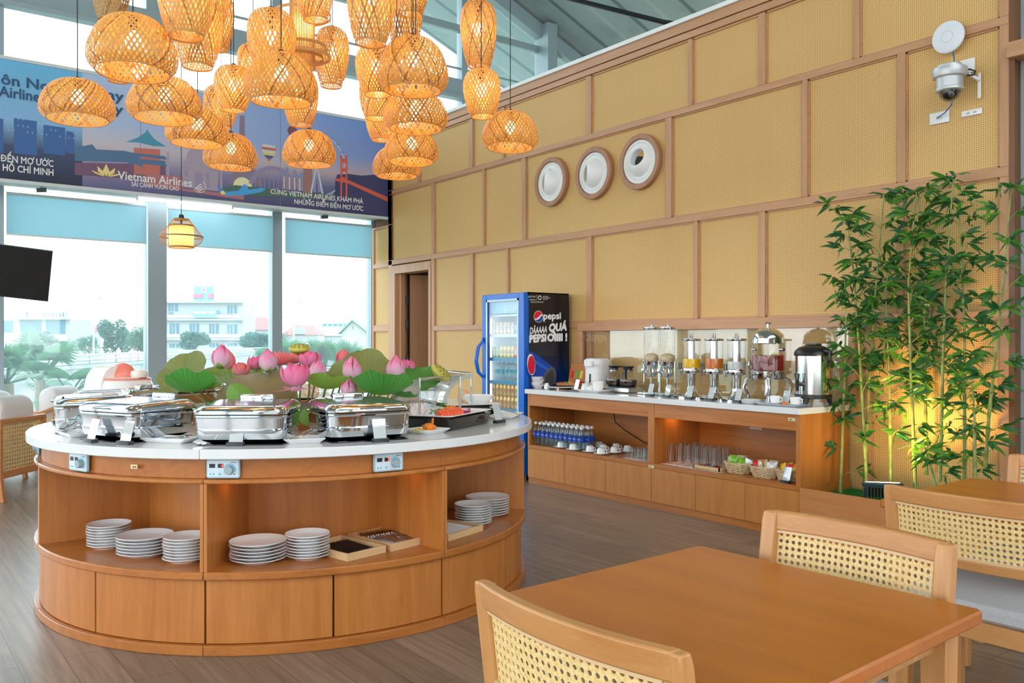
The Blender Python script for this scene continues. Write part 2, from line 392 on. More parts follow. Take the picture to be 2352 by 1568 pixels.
# ---- roof
ROOF = P('grey_green_roof_sheet', (.27,.345,.36), .5)
def _roof():
    N, L, b = nt(ROOF); t = N.new('ShaderNodeTexCoord'); w = N.new('ShaderNodeTexWave'); w.inputs['Scale'].default_value = .33; w.bands_direction = 'Y'
    L.new(t.outputs['Object'], w.inputs[0]); r = ramp(N, [(0, (.10,.14,.15)), (.035, (.275,.35,.365)), (.97, (.30,.375,.39)), (1, (.38,.45,.46))]); L.new(w.outputs[0], r.inputs[0])
    n = N.new('ShaderNodeTexNoise'); n.inputs['Scale'].default_value = 2.5; n.inputs['Detail'].default_value = 8; L.new(t.outputs['Object'], n.inputs['Vector'])
    r2 = ramp(N, [(.3, (.72,.7,.66)), (.45, (1,1,1))]); L.new(n.outputs[0], r2.inputs[0])
    mx = N.new('ShaderNodeMixRGB'); mx.blend_type = 'MULTIPLY'; mx.inputs[0].default_value = .6; L.new(r.outputs[0], mx.inputs[1]); L.new(r2.outputs[0], mx.inputs[2]); L.new(mx.outputs[0], b.inputs['Base Color'])
_roof()
_r = MB()
for x0, x1 in ((.8, 14.6), (-9.4, .8)):
    _r.rings([[(x, y, roofz(x)+dz) for y, dz in ((-4.2,0),(13.4,0),(13.4,.12),(-4.2,.12))] for x in (x0, x1)])
struct(_r.build('ceiling', ROOF, smooth=False))
struct(MB().tube([(6.55,11.0,8.2),(6.7,9.5,6.55),(7.0,8.2,5.75),(7.6,7.0,5.2),(8.6,6.2,5.0)], .03, 8).build('trim_2', CORD))
# the side of the hall beyond the rattan wall, and unseen sides behind the camera, shaped for reflections in the steel
struct(MB().box(14.2, 14.35, -4.2, 11.05, 0, 4.9).build('wall_far_right', P('pale_hall_wall', (.50,.55,.56), .7)))
_s = MB()
for y in (-4.1,-2.0,.2,2.4,4.6,6.8,9.0): _s.box(-6.2, -6.05, y, y+.14, 0, 7.2)
for z in (0, .9, 3.1, 5.2, 7.0): _s.box(-6.2, -6.08, -4.1, 11.1, z, z+.14)
struct(_s.build('wall_left', ALU))
_s = MB(); _s.box(-6.1, 9.2, -4.22, -4.08, 0, .95); _s.box(-6.1, 9.2, -4.22, -4.08, 3.3, 4.6); _s.box(4.4, 9.2, -4.22, -4.1, .95, 3.3); _s.box(-6.1, 9.2, -4.22, -4.08, 6.2, 7.2)
for x in (-6.1,-3.9,-1.7,.5,2.7): _s.box(x, x+.2, -4.2, -4.05, .9, 6.6)
struct(_s.build('wall_front', P('warm_grey_partition', (.40,.30,.21), .7)))
_s = MB()
for x0, x1 in ((-5.9,-3.9),(-3.7,-1.7),(-1.5,.5),(.7,2.7)): _s.box(x0+.02, x1-.02, -4.12, -4.11, 2.2, 3.3)
struct(_s.build('reflected_blinds', BLIND0))  # unseen blinds behind the camera, added for what the steel reflects

# ---- bulkhead that carries the banner
_b = MB(); _b.box(-2.6, 5.868, 10.58, 11.04, 3.14, 4.44)
struct(_b.build('trim_3', P('pale_grey_bulkhead', (.55,.60,.62), .5)))
# blinds
BLIND = trans('blue_grey_blind_fabric', (.42,.56,.60), (.50,.72,.78), .6, .8)
for a, b, l in ((1.285,2.785,'pale blue roller blind on the leftmost window, beside the grey column'), (3.015,4.385,'pale blue roller blind behind the small caged pendant'), (4.535,5.86,'pale blue roller blind on the window next to the rattan wall')):
    t = thing('roller_blind', l, 'blind', ((a+b)/2, 10.99, 2.6), 0, 'roller blinds half drawn over the windows'); w = (b-a)/2-.01
    MB().box(-w, w, -.0015, .0015, 0, .455).build('blind_fabric', BLIND, t, smooth=False)
    MB().rr([(2*w,.02,.009,-.012),(2*w,.02,.009,.006)], 3).build('bottom_bar', P('pale_bar', (.62,.70,.72), .4), t)
    MB().tube([(-w,0,.455),(w,0,.455)], .016, 10).build('roller', P('pale_bar', (.62,.70,.72), .4), t)
# fluorescent batten under the bulkhead
t = thing('tube_light', 'white glowing tube light under the banner, above the grey column', 'light', (3.19,10.80,3.10))
MB().tube([(-.56,0,0),(.56,0,0)], .016, 10).build('tube', emit('tube_glow', (.95,.98,1), 6), t)
for x in (-.58,.56): MB().box(x, x+.02, -.018, .018, -.02, .04).build('end_clip', WPLAST, t)
MB().box(-.56, .56, -.012, .012, .022, .04).build('batten_body', WPLAST, t)
for x, l in ((1.62,'small black spotlight under the left end of the banner'), (5.05,'small black spotlight under the banner near the rattan wall')):
    t = thing('spotlight', l, 'spotlight', (x,10.86,3.14), 0, 'small spotlights under the banner')
    MB().tube([(0,0,0),(0,0,-.03)], .012, 8).build('stem', STEEL, t)
    MB().tube([(-.05,0,-.045),(.05,0,-.03)], .025, 10).build('can', P('dark_grey_can', (.12,.14,.15), .4), t)

# ================================================================== outside the windows
struct(MB().box(-200, 240, -200, 280, -4.4, -4.2).build('ground', noisy('dusty_ground', (.22,.27,.20), (.30,.32,.27), .2, .9)))
CONC = noisy('pale_concrete', (.22,.24,.24), (.31,.33,.33), 1.2, .8)
def line_pts(a, b, t): return [a[i]+(b[i]-a[i])*t for i in range(3)]
PA, PB = (7.975, 46.819, 0.2), (33.214, 88.61, 0.2)
_u = Vector(PB)-Vector(PA); _u.z = 0; _u.normalize(); _n = Vector((-_u.y, _u.x, 0))
def along(d, off=0, z=0): q = Vector(PA)+_u*d+_n*off; return (q.x, q.y, z)
t = thing('overpass_wall', 'pale concrete road parapet with steel guard rails seen through the windows', 'overpass', along(20,0,-4))
_iv = Matrix.Translation(along(20,0,-4)).inverted()
m = MB(); m.rings([[along(d, o, z) for o, z in ((-.15,-4),(.25,-4),(.25,.2),(-.15,.2))] for d in (-30, 95)]); m.xf(_iv); m.build('concrete_wall', CONC, t)
m = MB(); m.rings([[along(d, o, z) for o, z in ((-.25,.02),(.35,.02),(.35,.2),(-.25,.2))] for d in (-30, 95)]); m.xf(_iv); m.build('coping', CONC, t)
for z in (.44, .69):
    m = MB(); m.tube([along(-30,.05,z), along(95,.05,z)], .065, 8); m.xf(_iv); m.build('guard_rail', P('galvanised_rail', (.34,.40,.41), .5), t)
for k in range(26):
    m = MB(); m.tube([along(-28+k*4.2,.05,.2), along(-28+k*4.2,.05,.7)], .06, 6); m.xf(_iv); m.build('rail_post', P('galvanised_rail', (.6,.6,.6)), t)
WALLW = P('white_render', (.34,.36,.37), .8); WINB = P('blue_glazing', (.05,.15,.21), .3)
ROOFR = P('faded_red_roof', (.40,.13,.12), .8); ROOFG = P('faded_green_roof', (.20,.34,.28), .8)
VIEW = R(-37.33)
def front(px0, py0, D): pass
class Facade:        # a building standing square to the line of sight at distance D; local x = right, z = up
    def __init__(s, name, label, cx, D, group=None):
        lat = (cx-1176)/1963*D; a = R(37.33)
        s.D = D; s.cx = cx; s.o = (math.sin(a)*D+math.cos(a)*lat, math.cos(a)*D-math.sin(a)*lat, -4)
        s.t = thing(name, label, 'building', s.o, VIEW, group)
    def X(s, px): return (px-s.cx)/1963*s.D
    def Z(s, py): return 1.4-(py-783)/1963*s.D+4
    def blk(s, name, mat, x0, x1, y0, y1, f=0, b=8):
        return MB().box(s.X(x0), s.X(x1), f, b, max(s.Z(y1), 0), s.Z(y0)).build(name, mat, s.t)
h = Facade('hotel', 'white three storey guest house with a blue roof sign, behind the middle window', 468, 160)
h.blk('body', WALLW, 376, 557, 691, 840)
for y in (691, 731, 776): h.blk('floor_slab', WALLW, 372, 566, y, y+4, -1.0, 0)
def trip(x, y0, y1, b=0):
    for k, w in ((0,4),(7,4),(15,6)): h.blk('window', WINB, x+k, x+k+w, y0, y1, -.12, .1)
    if b: h.blk('window', WINB, x, x+11, y1+2, y1+b, -.12, .1)
trip(387,696,714,11); trip(523,700,718,10); trip(390,742,770); trip(436,742,765); trip(481,743,770); trip(523,744,770); trip(390,788,797); trip(482,787,796); trip(523,787,793)
m = h.blk('balcony_canopy', P('teal_canopy', (.16,.36,.46), .5), 450, 503, 711, 727, -1.4, -.1)
for x in (452, 468, 486): h.blk('canopy_pane', P('canopy_pane', (.66,.76,.80), .3), x, x+14, 714, 720, -1.5, -1.38)
for y0,y1 in ((716,729),(760,774)):
    h.blk('balcony_rail', P('pale_rail', (.60,.68,.70), .5), 376, 557, y0+6, y1, -1.0, -.95)
h.blk('roof_sign', P('faded_blue_sign', (.16,.34,.46), .6), 442, 487, 656, 692, .5, 1.2)
def hpt(px, py, y): return (h.X(px), y, h.Z(py))
SIGNR = P('faded_red_sign', (.42,.13,.18), .7)
m = MB(); c = hpt(466, 664.5, .45); m.lathe([(.55,-.02),(.55,.02)], 24); m.xf(Matrix.Translation(c) @ Matrix.Rotation(R(90),4,'X')); m.build('emblem_disc', WALLW, h.t)
m = MB().poly([(c[0]-.42,.40,c[2]+.22),(c[0],.40,c[2]-.42),(c[0]+.42,.40,c[2]+.22)]); m.build('emblem', SIGNR, h.t, smooth=False)
for a, b in ((442,464.5),(475.5,489)): h.blk('sign_band', SIGNR, a, b, 673, 683, .3, .5)
SIGNT = P('pinkish_sign_letters', (.16,.08,.08), .7)
def sgn(body, px0, px1, py, hgt, F, mat, y=.2):
    q = text(body, 1, mat, F.t, Matrix.Identity(4), 'sign_lettering', .0); xs = [v.co.x for v in q.data.vertices]; zs = [v.co.y for v in q.data.vertices]
    sx = (F.X(px1)-F.X(px0))/(max(xs)-min(xs)); sz = hgt*F.D/1963/(max(zs)-min(zs))
    q.data.transform(Matrix.Translation((F.X(px0)-min(xs)*sx, y, F.Z(py))) @ Matrix(((sx,0,0,0),(0,0,-1,0),(0,sz,0,0),(0,0,0,1))))
sgn('NHA NGHI', 390, 437, 681, 10, h, SIGNT); sgn('2 4662 668', 486, 537, 685, 10, h, SIGNT)
b = Facade('house', 'white two storey house with large blue windows, behind the leftmost window', 90, 150)
b.blk('body', WALLW, 8, 160, 731, 870); b.blk('roof_slab', WALLW, 38, 163, 727, 733, -1.5, 0)
for x0,x1,y0,y1 in ((47,95,733,762),(106,150,733,766),(138,150,783,812),(10,29,735,762)): b.blk('window', WINB, x0, x1, y0, y1, -.1, .1)
b.blk('balcony', P('beige_balcony', (.60,.60,.56), .8), 42, 155, 767, 782, -1.2, 0)
for x in (52,60,88,96,104,112,120,128,136,143): b.blk('roof_box', WALLW, x, x+4, 714, 727, .5, 1.5)
m = MB(); m.sph((b.X(62), .3, b.Z(706)), .9, 12, 6, .7); m.build('yellow_roof_sign', P('yellow_sign', (.75,.68,.28), .6), b.t)
b.blk('mast', P('mast', (.5,.55,.55)), 149, 150, 684, 727, 1, 1.1)
def gable(name, label, x0, x1, yr, ye, yb, D, rm, hip=.3, group=None):
    F = Facade(name, label, (x0+x1)/2, D, group); F.blk('wall', WALLW, x0+2, x1-2, ye, yb, .3, 7)
    X0, X1, Zr, Ze = F.X(x0), F.X(x1), F.Z(yr), F.Z(ye); w = (X1-X0)*hip; m = MB()
    m.v = [(X0,0,Ze),(X1,0,Ze),(X1,8,Ze),(X0,8,Ze),(X0+w,4,Zr),(X1-w,4,Zr)]
    for q in ((0,1,5,4),(2,3,4,5),(1,2,5),(3,0,4),(3,2,1,0)): m._f(*q)
    m.build('roof', rm, F.t, smooth=False); return F
F = gable('house', 'house with a wide faded red hipped roof beside the white guest house', 553, 624, 726, 756, 830, 175, ROOFR, .35)
F = gable('house', 'small house with a pinkish red roof beyond the white two storey house', 152, 194, 741, 760, 840, 165, ROOFR, .15); F.blk('window', WINB, 166, 177, 782, 798, -.1, .4)
F = gable('house', 'low house with a faded red roof and a blue wall, left of the last window', 645, 730, 744, 768, 840, 180, ROOFR, .25); F.blk('blue_wall', P('pale_blue_wall', (.30,.48,.62), .7), 676, 700, 752, 766, -.2, .3)
F = gable('house', 'grey shed with a shallow pale roof in the last window', 715, 790, 751, 770, 840, 190, P('pale_grey_roof', (.30,.34,.37), .8), .1)
# gable end house with a pale green roof
F = Facade('house', 'cream gabled house with a pale green roof next to the rattan wall', 815, 170)
X = F.X; Z = F.Z
m = MB(); m.rings([[(X(785),y,0),(X(846),y,0),(X(846),y,Z(766)),(X(809),y,Z(737)),(X(785),y,Z(763))] for y in (0, 9)]); m.build('wall', P('cream_render', (.38,.38,.33), .8), F.t, smooth=False)
m = MB()
for a, c in (((778,766),(810,735)), ((810,735),(852,768))): m.rings([[(X(a[0]),y,Z(a[1])),(X(c[0]),y,Z(c[1])),(X(c[0]),y,Z(c[1])+.35),(X(a[0]),y,Z(a[1])+.35)] for y in (-.8, 9.5)])
m.build('roof', ROOFG, F.t, smooth=False); F.blk('attic_vent', WINB, 809, 811, 748, 755, -.1, .1)
F = Facade('apartment_block', 'distant pale grey block rising behind the gabled houses', 765, 230); F.blk('body', P('hazy_grey_block', (.34,.40,.44), .8), 738, 800, 739, 830)
for k in range(5): F.blk('window_band', WINB, 742+k*12, 750+k*12, 743, 747, -.1, .1)
# trees
def crown_mesh(w, hh, n, seed, leaf):
    g = random.Random(seed); m = MB(); cl = []
    for k in range(16): cl.append((g.uniform(-.36,.36)*w, g.uniform(-.3,.3)*w, g.uniform(.18,.78)*hh, g.uniform(.16,.28)))
    for i in range(n):
        c = g.choice(cl); a = g.uniform(0, 2*PI); e = math.asin(g.uniform(-1,1)); r = g.uniform(.75,1.0)
        p = Vector((c[0]+math.cos(a)*math.cos(e)*c[3]*w*r, c[1]+math.sin(a)*math.cos(e)*c[3]*w*r, c[2]+math.sin(e)*c[3]*hh*r))
        q = Vector((g.uniform(-1,1), g.uniform(-1,1), g.uniform(-.6,.6))).normalized()*leaf; s = Vector((g.uniform(-1,1), g.uniform(-1,1), g.uniform(-1,1))).normalized()*leaf*.6
        m.poly([p-q, p+s, p+q, p-s])
    return m
def tree(label, x0, x1, y0, y1, D, col, seed, n=3200):
    lat = ((x0+x1)/2-1176)/1963*D; a = R(37.33); o = (math.sin(a)*D+math.cos(a)*lat, math.cos(a)*D-math.sin(a)*lat, -4)
    t = thing('tree', label, 'tree', o, 0, 'trees outside the windows'); w = (x1-x0)/1963*D; zt = 1.4-(y0-783)/1963*D+4; zb = max(1.4-(y1-783)/1963*D+4, .5)
    m = crown_mesh(w, zt-zb, n, seed, w*.055); m.xf(Matrix.Translation((0,0,zb)))
    m.build('crown', trans('tree_leaf_%d' % seed, col, tuple(c*1.4 for c in col), .35, .6), t, smooth=False)
    m = MB(); m.tube([(0,0,0),(.1,0,zb*.6),(0,.1,zb+(zt-zb)*.4)], [w*.035, w*.03, w*.012], 8)
    for k in range(5): an = k*1.3; m.tube([(0,0,zb+(zt-zb)*.1),(math.cos(an)*w*.25, math.sin(an)*w*.25, zb+(zt-zb)*.5)], [w*.016, w*.006], 6)
    m.build('trunk', P('grey_bark', (.20,.17,.13), .9), t)
tree('big dark round tree right of the lamp post in the leftmost window', 230, 300, 727, 815, 105, (.05,.13,.09), 1)
tree('lighter green tree joining the big dark one in the leftmost window', 288, 345, 738, 815, 100, (.085,.18,.10), 2)
tree('tree in front of the white two storey house', 40, 130, 755, 830, 95, (.07,.16,.10), 3, 1500)
tree('round tree in front of the white guest house', 417, 478, 760, 806, 120, (.05,.13,.10), 4)
tree('bushy tree below the wide red hipped roof', 556, 622, 762, 802, 130, (.06,.15,.11), 5)
tree('low bush between the pink roofed house and the big dark tree', 180, 228, 765, 815, 110, (.08,.17,.11), 6, 1000)
tree('thin tree top beside the right hand street lamp', 640, 668, 723, 800, 140, (.08,.18,.13), 8, 700)
def palm(label, px, py, D, rad, nf, seed, lean=(.2,1.4), zb=-4):
    g = random.Random(seed); lat = (px-1176)/1963*D; a = R(37.33); o = (math.sin(a)*D+math.cos(a)*lat, math.cos(a)*D-math.sin(a)*lat, zb)
    t = thing('fan_palm', label, 'palm', o, 0, 'fan palms close outside the glass'); zc = 1.4-(py-783)/1963*D-zb; m = MB()
    for f in range(nf):
        az = 2*PI*f/nf+g.uniform(-.3,.3); el = g.uniform(*lean); st = rad*g.uniform(.45,.7)
        c = Vector((math.cos(az)*math.cos(el), math.sin(az)*math.cos(el), math.sin(el))); hub = Vector((0,0,zc))+c*st
        m.tube([(0,0,zc), tuple(hub)], .018, 5)
        u = Vector((-math.sin(az), math.cos(az), 0)); w = c.cross(u)
        for k in range(19):
            th = (k-9)/9*1.75; dr = (c*math.cos(th)+u*math.sin(th)).normalized(); L = rad*.62*(1-.25*abs(k-9)/9); s = dr.cross(w).normalized()*rad*.035
            m1 = hub+dr*L*.6+w*rad*.04; tip = hub+dr*L-Vector((0,0,rad*.10))
            m.poly([hub-s*.3, m1-s, tip, m1+s, hub+s*.3])
    m.build('fronds', trans('palm_leaf', (.055,.16,.09), (.11,.28,.13), .4, .5), t, smooth=False)
    MB().tube([(0,0,0),(.05,0,zc*.5),(0,0,zc)], [.16,.12,.10], 10).build('trunk', P('palm_trunk', (.28,.22,.15), .9), t)
palm('big pale green fan palm at the bottom of the leftmost window', 92, 872, 17, .95, 11, 11)
palm('fan palm cut by the left edge of the picture, outside the glass', 15, 880, 12.9, .6, 9, 12)
palm('drooping fan palm behind the white rice urn', 160, 905, 17.5, .8, 9, 13, (-.2,.9))
palm('upright fan palm behind the lotus pod, left of the pair', 745, 858, 20, .80, 10, 14, (1.05,1.5))
palm('upright fan palm nearest the rattan wall', 797, 862, 21, .80, 10, 15, (1.0,1.5))
palm('fan palm rising just right of the thin window post', 668, 858, 22, .9, 9, 16, (1.0,1.5))
palm('small pale palm just left of the thin window post', 612, 848, 24, .6, 9, 17, (.8,1.5))
def lampost(label, px, ytop, xh, D):
    lat = (px-1176)/1963*D; a = R(37.33); o = (math.sin(a)*D+math.cos(a)*lat, math.cos(a)*D-math.sin(a)*lat, -1)
    t = thing('street_lamp', label, 'street lamp', o, VIEW, 'street lamps on the overpass'); z = 1.4-(ytop-783)/1963*D+1; dx = (xh-px)/1963*D
    MB().tube([(0,0,0),(0,0,z*.86),(dx*.12,0,z*.94),(dx*.8,0,z*.995)], [.10,.07,.06,.05], 8).build('post', P('galvanised_rail', (.6,.6,.6)), t)
    MB().rr([(.3,.2,.08,0),(abs(dx)*.6,.3,.1,.06),(abs(dx)*.5,.2,.08,.14)], 3, (dx, 0, z*.985)).build('lamp_head', P('lamp_head_grey', (.25,.36,.40), .5), t)
lampost('street lamp before the big dark tree in the leftmost window', 215, 681, 229, 75)
lampost('street lamp standing in the window next to the rattan wall', 675, 691, 692, 95)

# ================================================================== the long printed banner above the windows
YB = 10.56
PRINT = P('printed_banner_sky', (.3,.4,.6), .55)
def _print():
    N, L, b = nt(PRINT); t = N.new('ShaderNodeTexCoord'); sp = N.new('ShaderNodeSeparateXYZ'); L.new(t.outputs['Object'], sp.inputs[0])
    def mr(src, a, c):
        q = N.new('ShaderNodeMapRange'); q.inputs[1].default_value = a; q.inputs[2].default_value = c; L.new(src, q.inputs[0]); return q.outputs[0]
    zz = mr(sp.outputs[2], 3.14, 4.42); xx = mr(sp.outputs[0], 1.85, 5.87)
    A = ramp(N, [(0,(0.15,0.15,0.33)),(.2,(0.33,0.3,0.51)),(.38,(0.63,0.6,0.69)),(.6,(0.48,0.63,0.9)),(1,(0.495,0.645,0.9))])
    B = ramp(N, [(0,(0.018,0.033,0.128)),(.25,(0.075,0.105,0.3)),(.42,(0.54,0.45,0.54)),(.6,(0.24,0.36,0.78)),(1,(0.15,0.3,0.75))])
    Cc = ramp(N, [(0,(0.018,0.027,0.0675)),(.28,(0.0525,0.0825,0.18)),(.5,(0.255,0.51,0.825)),(1,(0.15,0.54,0.9))])
    for q in (A, B, Cc): L.new(zz, q.inputs[0])
    m1 = N.new('ShaderNodeMixRGB'); L.new(xx, m1.inputs[0]); L.new(A.outputs[0], m1.inputs[1]); L.new(B.outputs[0], m1.inputs[2])
    gt = N.new('ShaderNodeMath'); gt.operation = 'LESS_THAN'; gt.inputs[1].default_value = 1.985; L.new(sp.outputs[0], gt.inputs[0])
    m2 = N.new('ShaderNodeMixRGB'); L.new(gt.outputs[0], m2.inputs[0]); L.new(m1.outputs[0], m2.inputs[1]); L.new(Cc.outputs[0], m2.inputs[2])
    L.new(m2.outputs[0], b.inputs['Base Color'])
_print()
ban = thing('airline_banner', 'long printed airline banner with landmarks and white lettering above the windows', 'banner', (0,0,0))
MB().box(-2.6, 5.868, 10.562, 10.58, 3.14, 4.42).build('printed_panel', PRINT, ban, smooth=False)
_f = MB()
for z0, z1 in ((4.42,4.455), (3.105,3.14)): _f.box(-2.6, 5.868, 10.548, 10.60, z0, z1)
_f.build('aluminium_frame', P('pale_aluminium', (.66,.72,.74), .4), ban)
for x in (2.6, 4.3): MB().box(x, x+.006, 10.5605, 10.563, 3.14, 4.42).build('panel_seam', P('banner_seam', (.2,.25,.4)), ban)
_lay = [0]
def ink(name, col, *polys):
    m = MB(); _lay[0] += 1; y = 10.5612-.00015*_lay[0]
    for i, p in enumerate(polys): m.poly([(q[0], y-.000012*i, q[1]) for q in p])
    # one face per printed shape, all on the same printed layer
    return m.build(name, P('ink_%02x%02x%02x' % tuple(int(255*c) for c in col), col, .55), ban, smooth=False)
def circ(c, r, a0=0, a1=360, n=28): return [(c[0]+r*math.cos(R(a0+(a1-a0)*i/n)), c[1]+r*math.sin(R(a0+(a1-a0)*i/n))) for i in range(n+(a1-a0 < 360))]
def band(c, r0, r1, a0=0, a1=360, n=28): return circ(c, r1, a0, a1, n)+circ(c, r0, a0, a1, n)[::-1]
def rect(a, b): return [(a[0],a[1]),(b[0],a[1]),(b[0],b[1]),(a[0],b[1])]
# night towers
ink('printed_towers', (0.045,0.15,0.42), rect((1.026, 3.412),(1.217, 3.777)), rect((1.314, 3.427),(1.533, 3.803)), rect((1.596, 3.465),(1.811, 3.774)), rect((1.82, 3.495),(1.903, 3.739)))
ink('printed_tower_lights', (0.24,0.48,0.78), *[rect((x,z),(x+.012,z+.018)) for x in [.99+.045*k for k in range(22)] for z in (3.66,3.72,3.79,3.86) if RNG.random() < .5])
# pagoda and temple roofs
ink('printed_temple_walls', (0.195,0.105,0.195), [(1.907, 3.399), (1.907, 3.263), (2.635, 3.288), (2.635, 3.476)], [(2.491, 3.524), (2.491, 3.272), (2.879, 3.316), (2.879, 3.543)])
ink('printed_pagoda_body', (0.6,0.18,0.15), [(2.529, 3.65), (2.529, 3.347), (2.82, 3.351), (2.82, 3.67)])
ink('printed_blue_roofs', (0.09,0.195,0.36), [(1.907, 3.565), (2.085, 3.629), (2.13, 3.576), (2.421, 3.6), (2.577, 3.586), (2.635, 3.431), (2.491, 3.474), (1.907, 3.419)], [(2.454, 3.449), (2.482, 3.523), (2.859, 3.541), (2.909, 3.475), (2.683, 3.477)], [(2.454, 3.549), (2.482, 3.588), (2.869, 3.599), (2.904, 3.557), (2.683, 3.559)])
ink('printed_pagoda_roof', (0.075,0.33,0.51), [(2.439, 3.703), (2.577, 3.779), (2.664, 3.857), (2.673, 3.895), (2.688, 3.861), (2.756, 3.784), (2.889, 3.715), (2.741, 3.7), (2.587, 3.719)])
# white mausoleum
TJ = (.44,.38,.50)
ink('printed_mausoleum', TJ, [(3.07, 3.484), (3.07, 3.254), (3.507, 3.249), (3.507, 3.495)], circ((3.27, 3.615), .145), [(3.229, 3.673), (3.27, 3.731), (3.312, 3.684)], [(3.162, 3.559), (3.162, 3.464), (3.39, 3.471), (3.39, 3.577)], circ((3.141, 3.546), .05), circ((3.411, 3.558), .05), rect((3.523, 3.283),(3.555, 3.587)), rect((2.894, 3.277),(2.924, 3.653)))
ink('printed_arches', (0.36,0.315,0.51), *[rect((3.223, 3.25),(3.317, 3.451)), rect((3.1, 3.383),(3.141, 3.462)), rect((3.1, 3.279),(3.141, 3.357)), rect((3.359, 3.371),(3.401, 3.461)), rect((3.359, 3.276),(3.401, 3.355))])
# iron tower
ink('printed_iron_tower', (0.3,0.225,0.33), [(3.773, 4.224), (3.834, 4.234), (3.839, 3.983), (3.9, 3.718), (3.979, 3.536), (4.087, 3.366), (4.013, 3.369), (3.9, 3.477), (3.756, 3.471), (3.691, 3.366), (3.625, 3.369), (3.702, 3.53), (3.745, 3.752), (3.767, 3.973)])
ink('printed_sunset', (0.9,0.9,0.54), circ((3.811, 3.336), .12, 0, 180))
# balloons
bc = (4.15, 3.84)
for k, c in enumerate(((.72,.74,.74),(.60,.18,.16),(.66,.70,.66),(.72,.66,.22),(.06,.12,.36),(.55,.14,.14))):
    w = (.075,.09,.092,.085,.066,.03)[k]; z = bc[1]+.07-.034*k; w2 = (.09,.092,.088,.07,.035,.008)[k]
    ink('printed_balloon', c, [(bc[0]-w,z),(bc[0]+w,z),(bc[0]+w2,z-.034),(bc[0]-w2,z-.034)])
ink('printed_basket', (0.6,0.495,0.3), rect((bc[0]-.012,bc[1]-.165),(bc[0]+.012,bc[1]-.14)))
bd = (4.465, 4.126); ink('printed_dark_balloon', (0.24,0.09,0.15), circ(bd, .07, 0, 180), [(bd[0]-.07,bd[1]),(bd[0]+.07,bd[1]),(bd[0]+.02,bd[1]-.1),(bd[0]-.02,bd[1]-.1)])
# arch bridge, skyline and clock tower
sk0 = (4.324, 3.37); ac = (4.219, 3.302); ink('printed_arch_bridge', (0.33,0.3,0.51), band(ac, .29, .345, 20, 165), *[rect((ac[0]-.25+.06*k, ac[1]+.0),(ac[0]-.24+.06*k, ac[1]+.3*math.sin(R(45+90*(k/8))))) for k in range(9)])
ink('printed_skyline', (0.3,0.315,0.57), *[rect((sk0[0]+.05*k, sk0[1]),(sk0[0]+.038+.05*k, sk0[1]+(.23,.28,.18,.26,.21,.24)[k])) for k in range(6)], rect((4.755, 3.37),(4.792, 3.616)), rect((4.817, 3.377),(4.86, 3.589)))
ink('printed_skyline_lit', (0.825,0.57,0.39), *[rect((sk0[0]+.02+.07*k, sk0[1]),(sk0[0]+.04+.07*k, sk0[1]+.16)) for k in range(4)])
ink('printed_clock_tower', (0.39,0.21,0.21), rect((4.615, 3.287),(4.737, 3.69)))
# great wheel
wc = (4.804, 3.744); ink('printed_great_wheel', (0.6,0.705,0.9), band(wc, .405, .42, -100, 95, 40), [(wc[0]-.01,wc[1]),(wc[0]+.01,wc[1]),(wc[0]+.12,wc[1]-.5),(wc[0]+.09,wc[1]-.5)], [(wc[0]-.01,wc[1]),(wc[0]+.01,wc[1]),(wc[0]-.09,wc[1]-.5),(wc[0]-.12,wc[1]-.5)])
ink('printed_wheel_cabins', (0.24,0.33,0.51), *[rect((wc[0]+.43*math.cos(R(a))-.022, wc[1]+.43*math.sin(R(a))-.014),(wc[0]+.43*math.cos(R(a))+.022, wc[1]+.43*math.sin(R(a))+.014)) for a in range(-90, 90, 15)])
# red suspension bridge over dark hills
ink('printed_hills', (0.0525,0.06,0.18), [(5.067, 3.567), (5.099, 3.641), (5.259, 3.672), (5.456, 3.671), (5.656, 3.707), (5.867, 3.671), (5.867, 3.135), (5.067, 3.228)])
ink('printed_red_bridge', (0.75,0.135,0.09), rect((5.144, 3.341),(5.169, 3.908)), rect((5.221, 3.349),(5.247, 3.918)), rect((5.15, 3.811),(5.24, 3.87)), rect((5.15, 3.694),(5.24, 3.74)), rect((5.15, 3.576),(5.24, 3.616)), [(5.067, 3.59), (5.259, 3.589), (5.867, 3.415), (5.867, 3.354), (5.259, 3.542), (5.067, 3.555)])
ink('printed_shore_trees', (0.09,0.18,0.15), [(3.55, 3.286), (3.712, 3.347), (4.047, 3.351), (4.573, 3.351), (5.004, 3.362), (5.004, 3.292), (4.047, 3.24), (3.55, 3.221)])
ink('printed_town', (0.51,0.195,0.24), [(2.659, 3.362), (3.08, 3.381), (3.08, 3.235), (3.822, 3.228), (3.822, 3.173), (2.659, 3.23)])
# airliner
ink('printed_airliner', (0.075,0.42,0.9), [(3.55, 3.243), (3.822, 3.293), (4.058, 3.352), (4.109, 3.341), (4.047, 3.295), (3.822, 3.233), (3.604, 3.2)], [(3.745, 3.263), (3.822, 3.37), (3.867, 3.364), (3.889, 3.29)])
ink('printed_airliner_tail', (0.09,0.3,0.72), [(3.486, 3.316), (3.523, 3.31), (3.615, 3.228), (3.539, 3.209)])
ink('printed_tail_mark', (0.9,0.825,0.33), [(3.523, 3.24), (3.561, 3.265), (3.604, 3.227), (3.55, 3.21)])
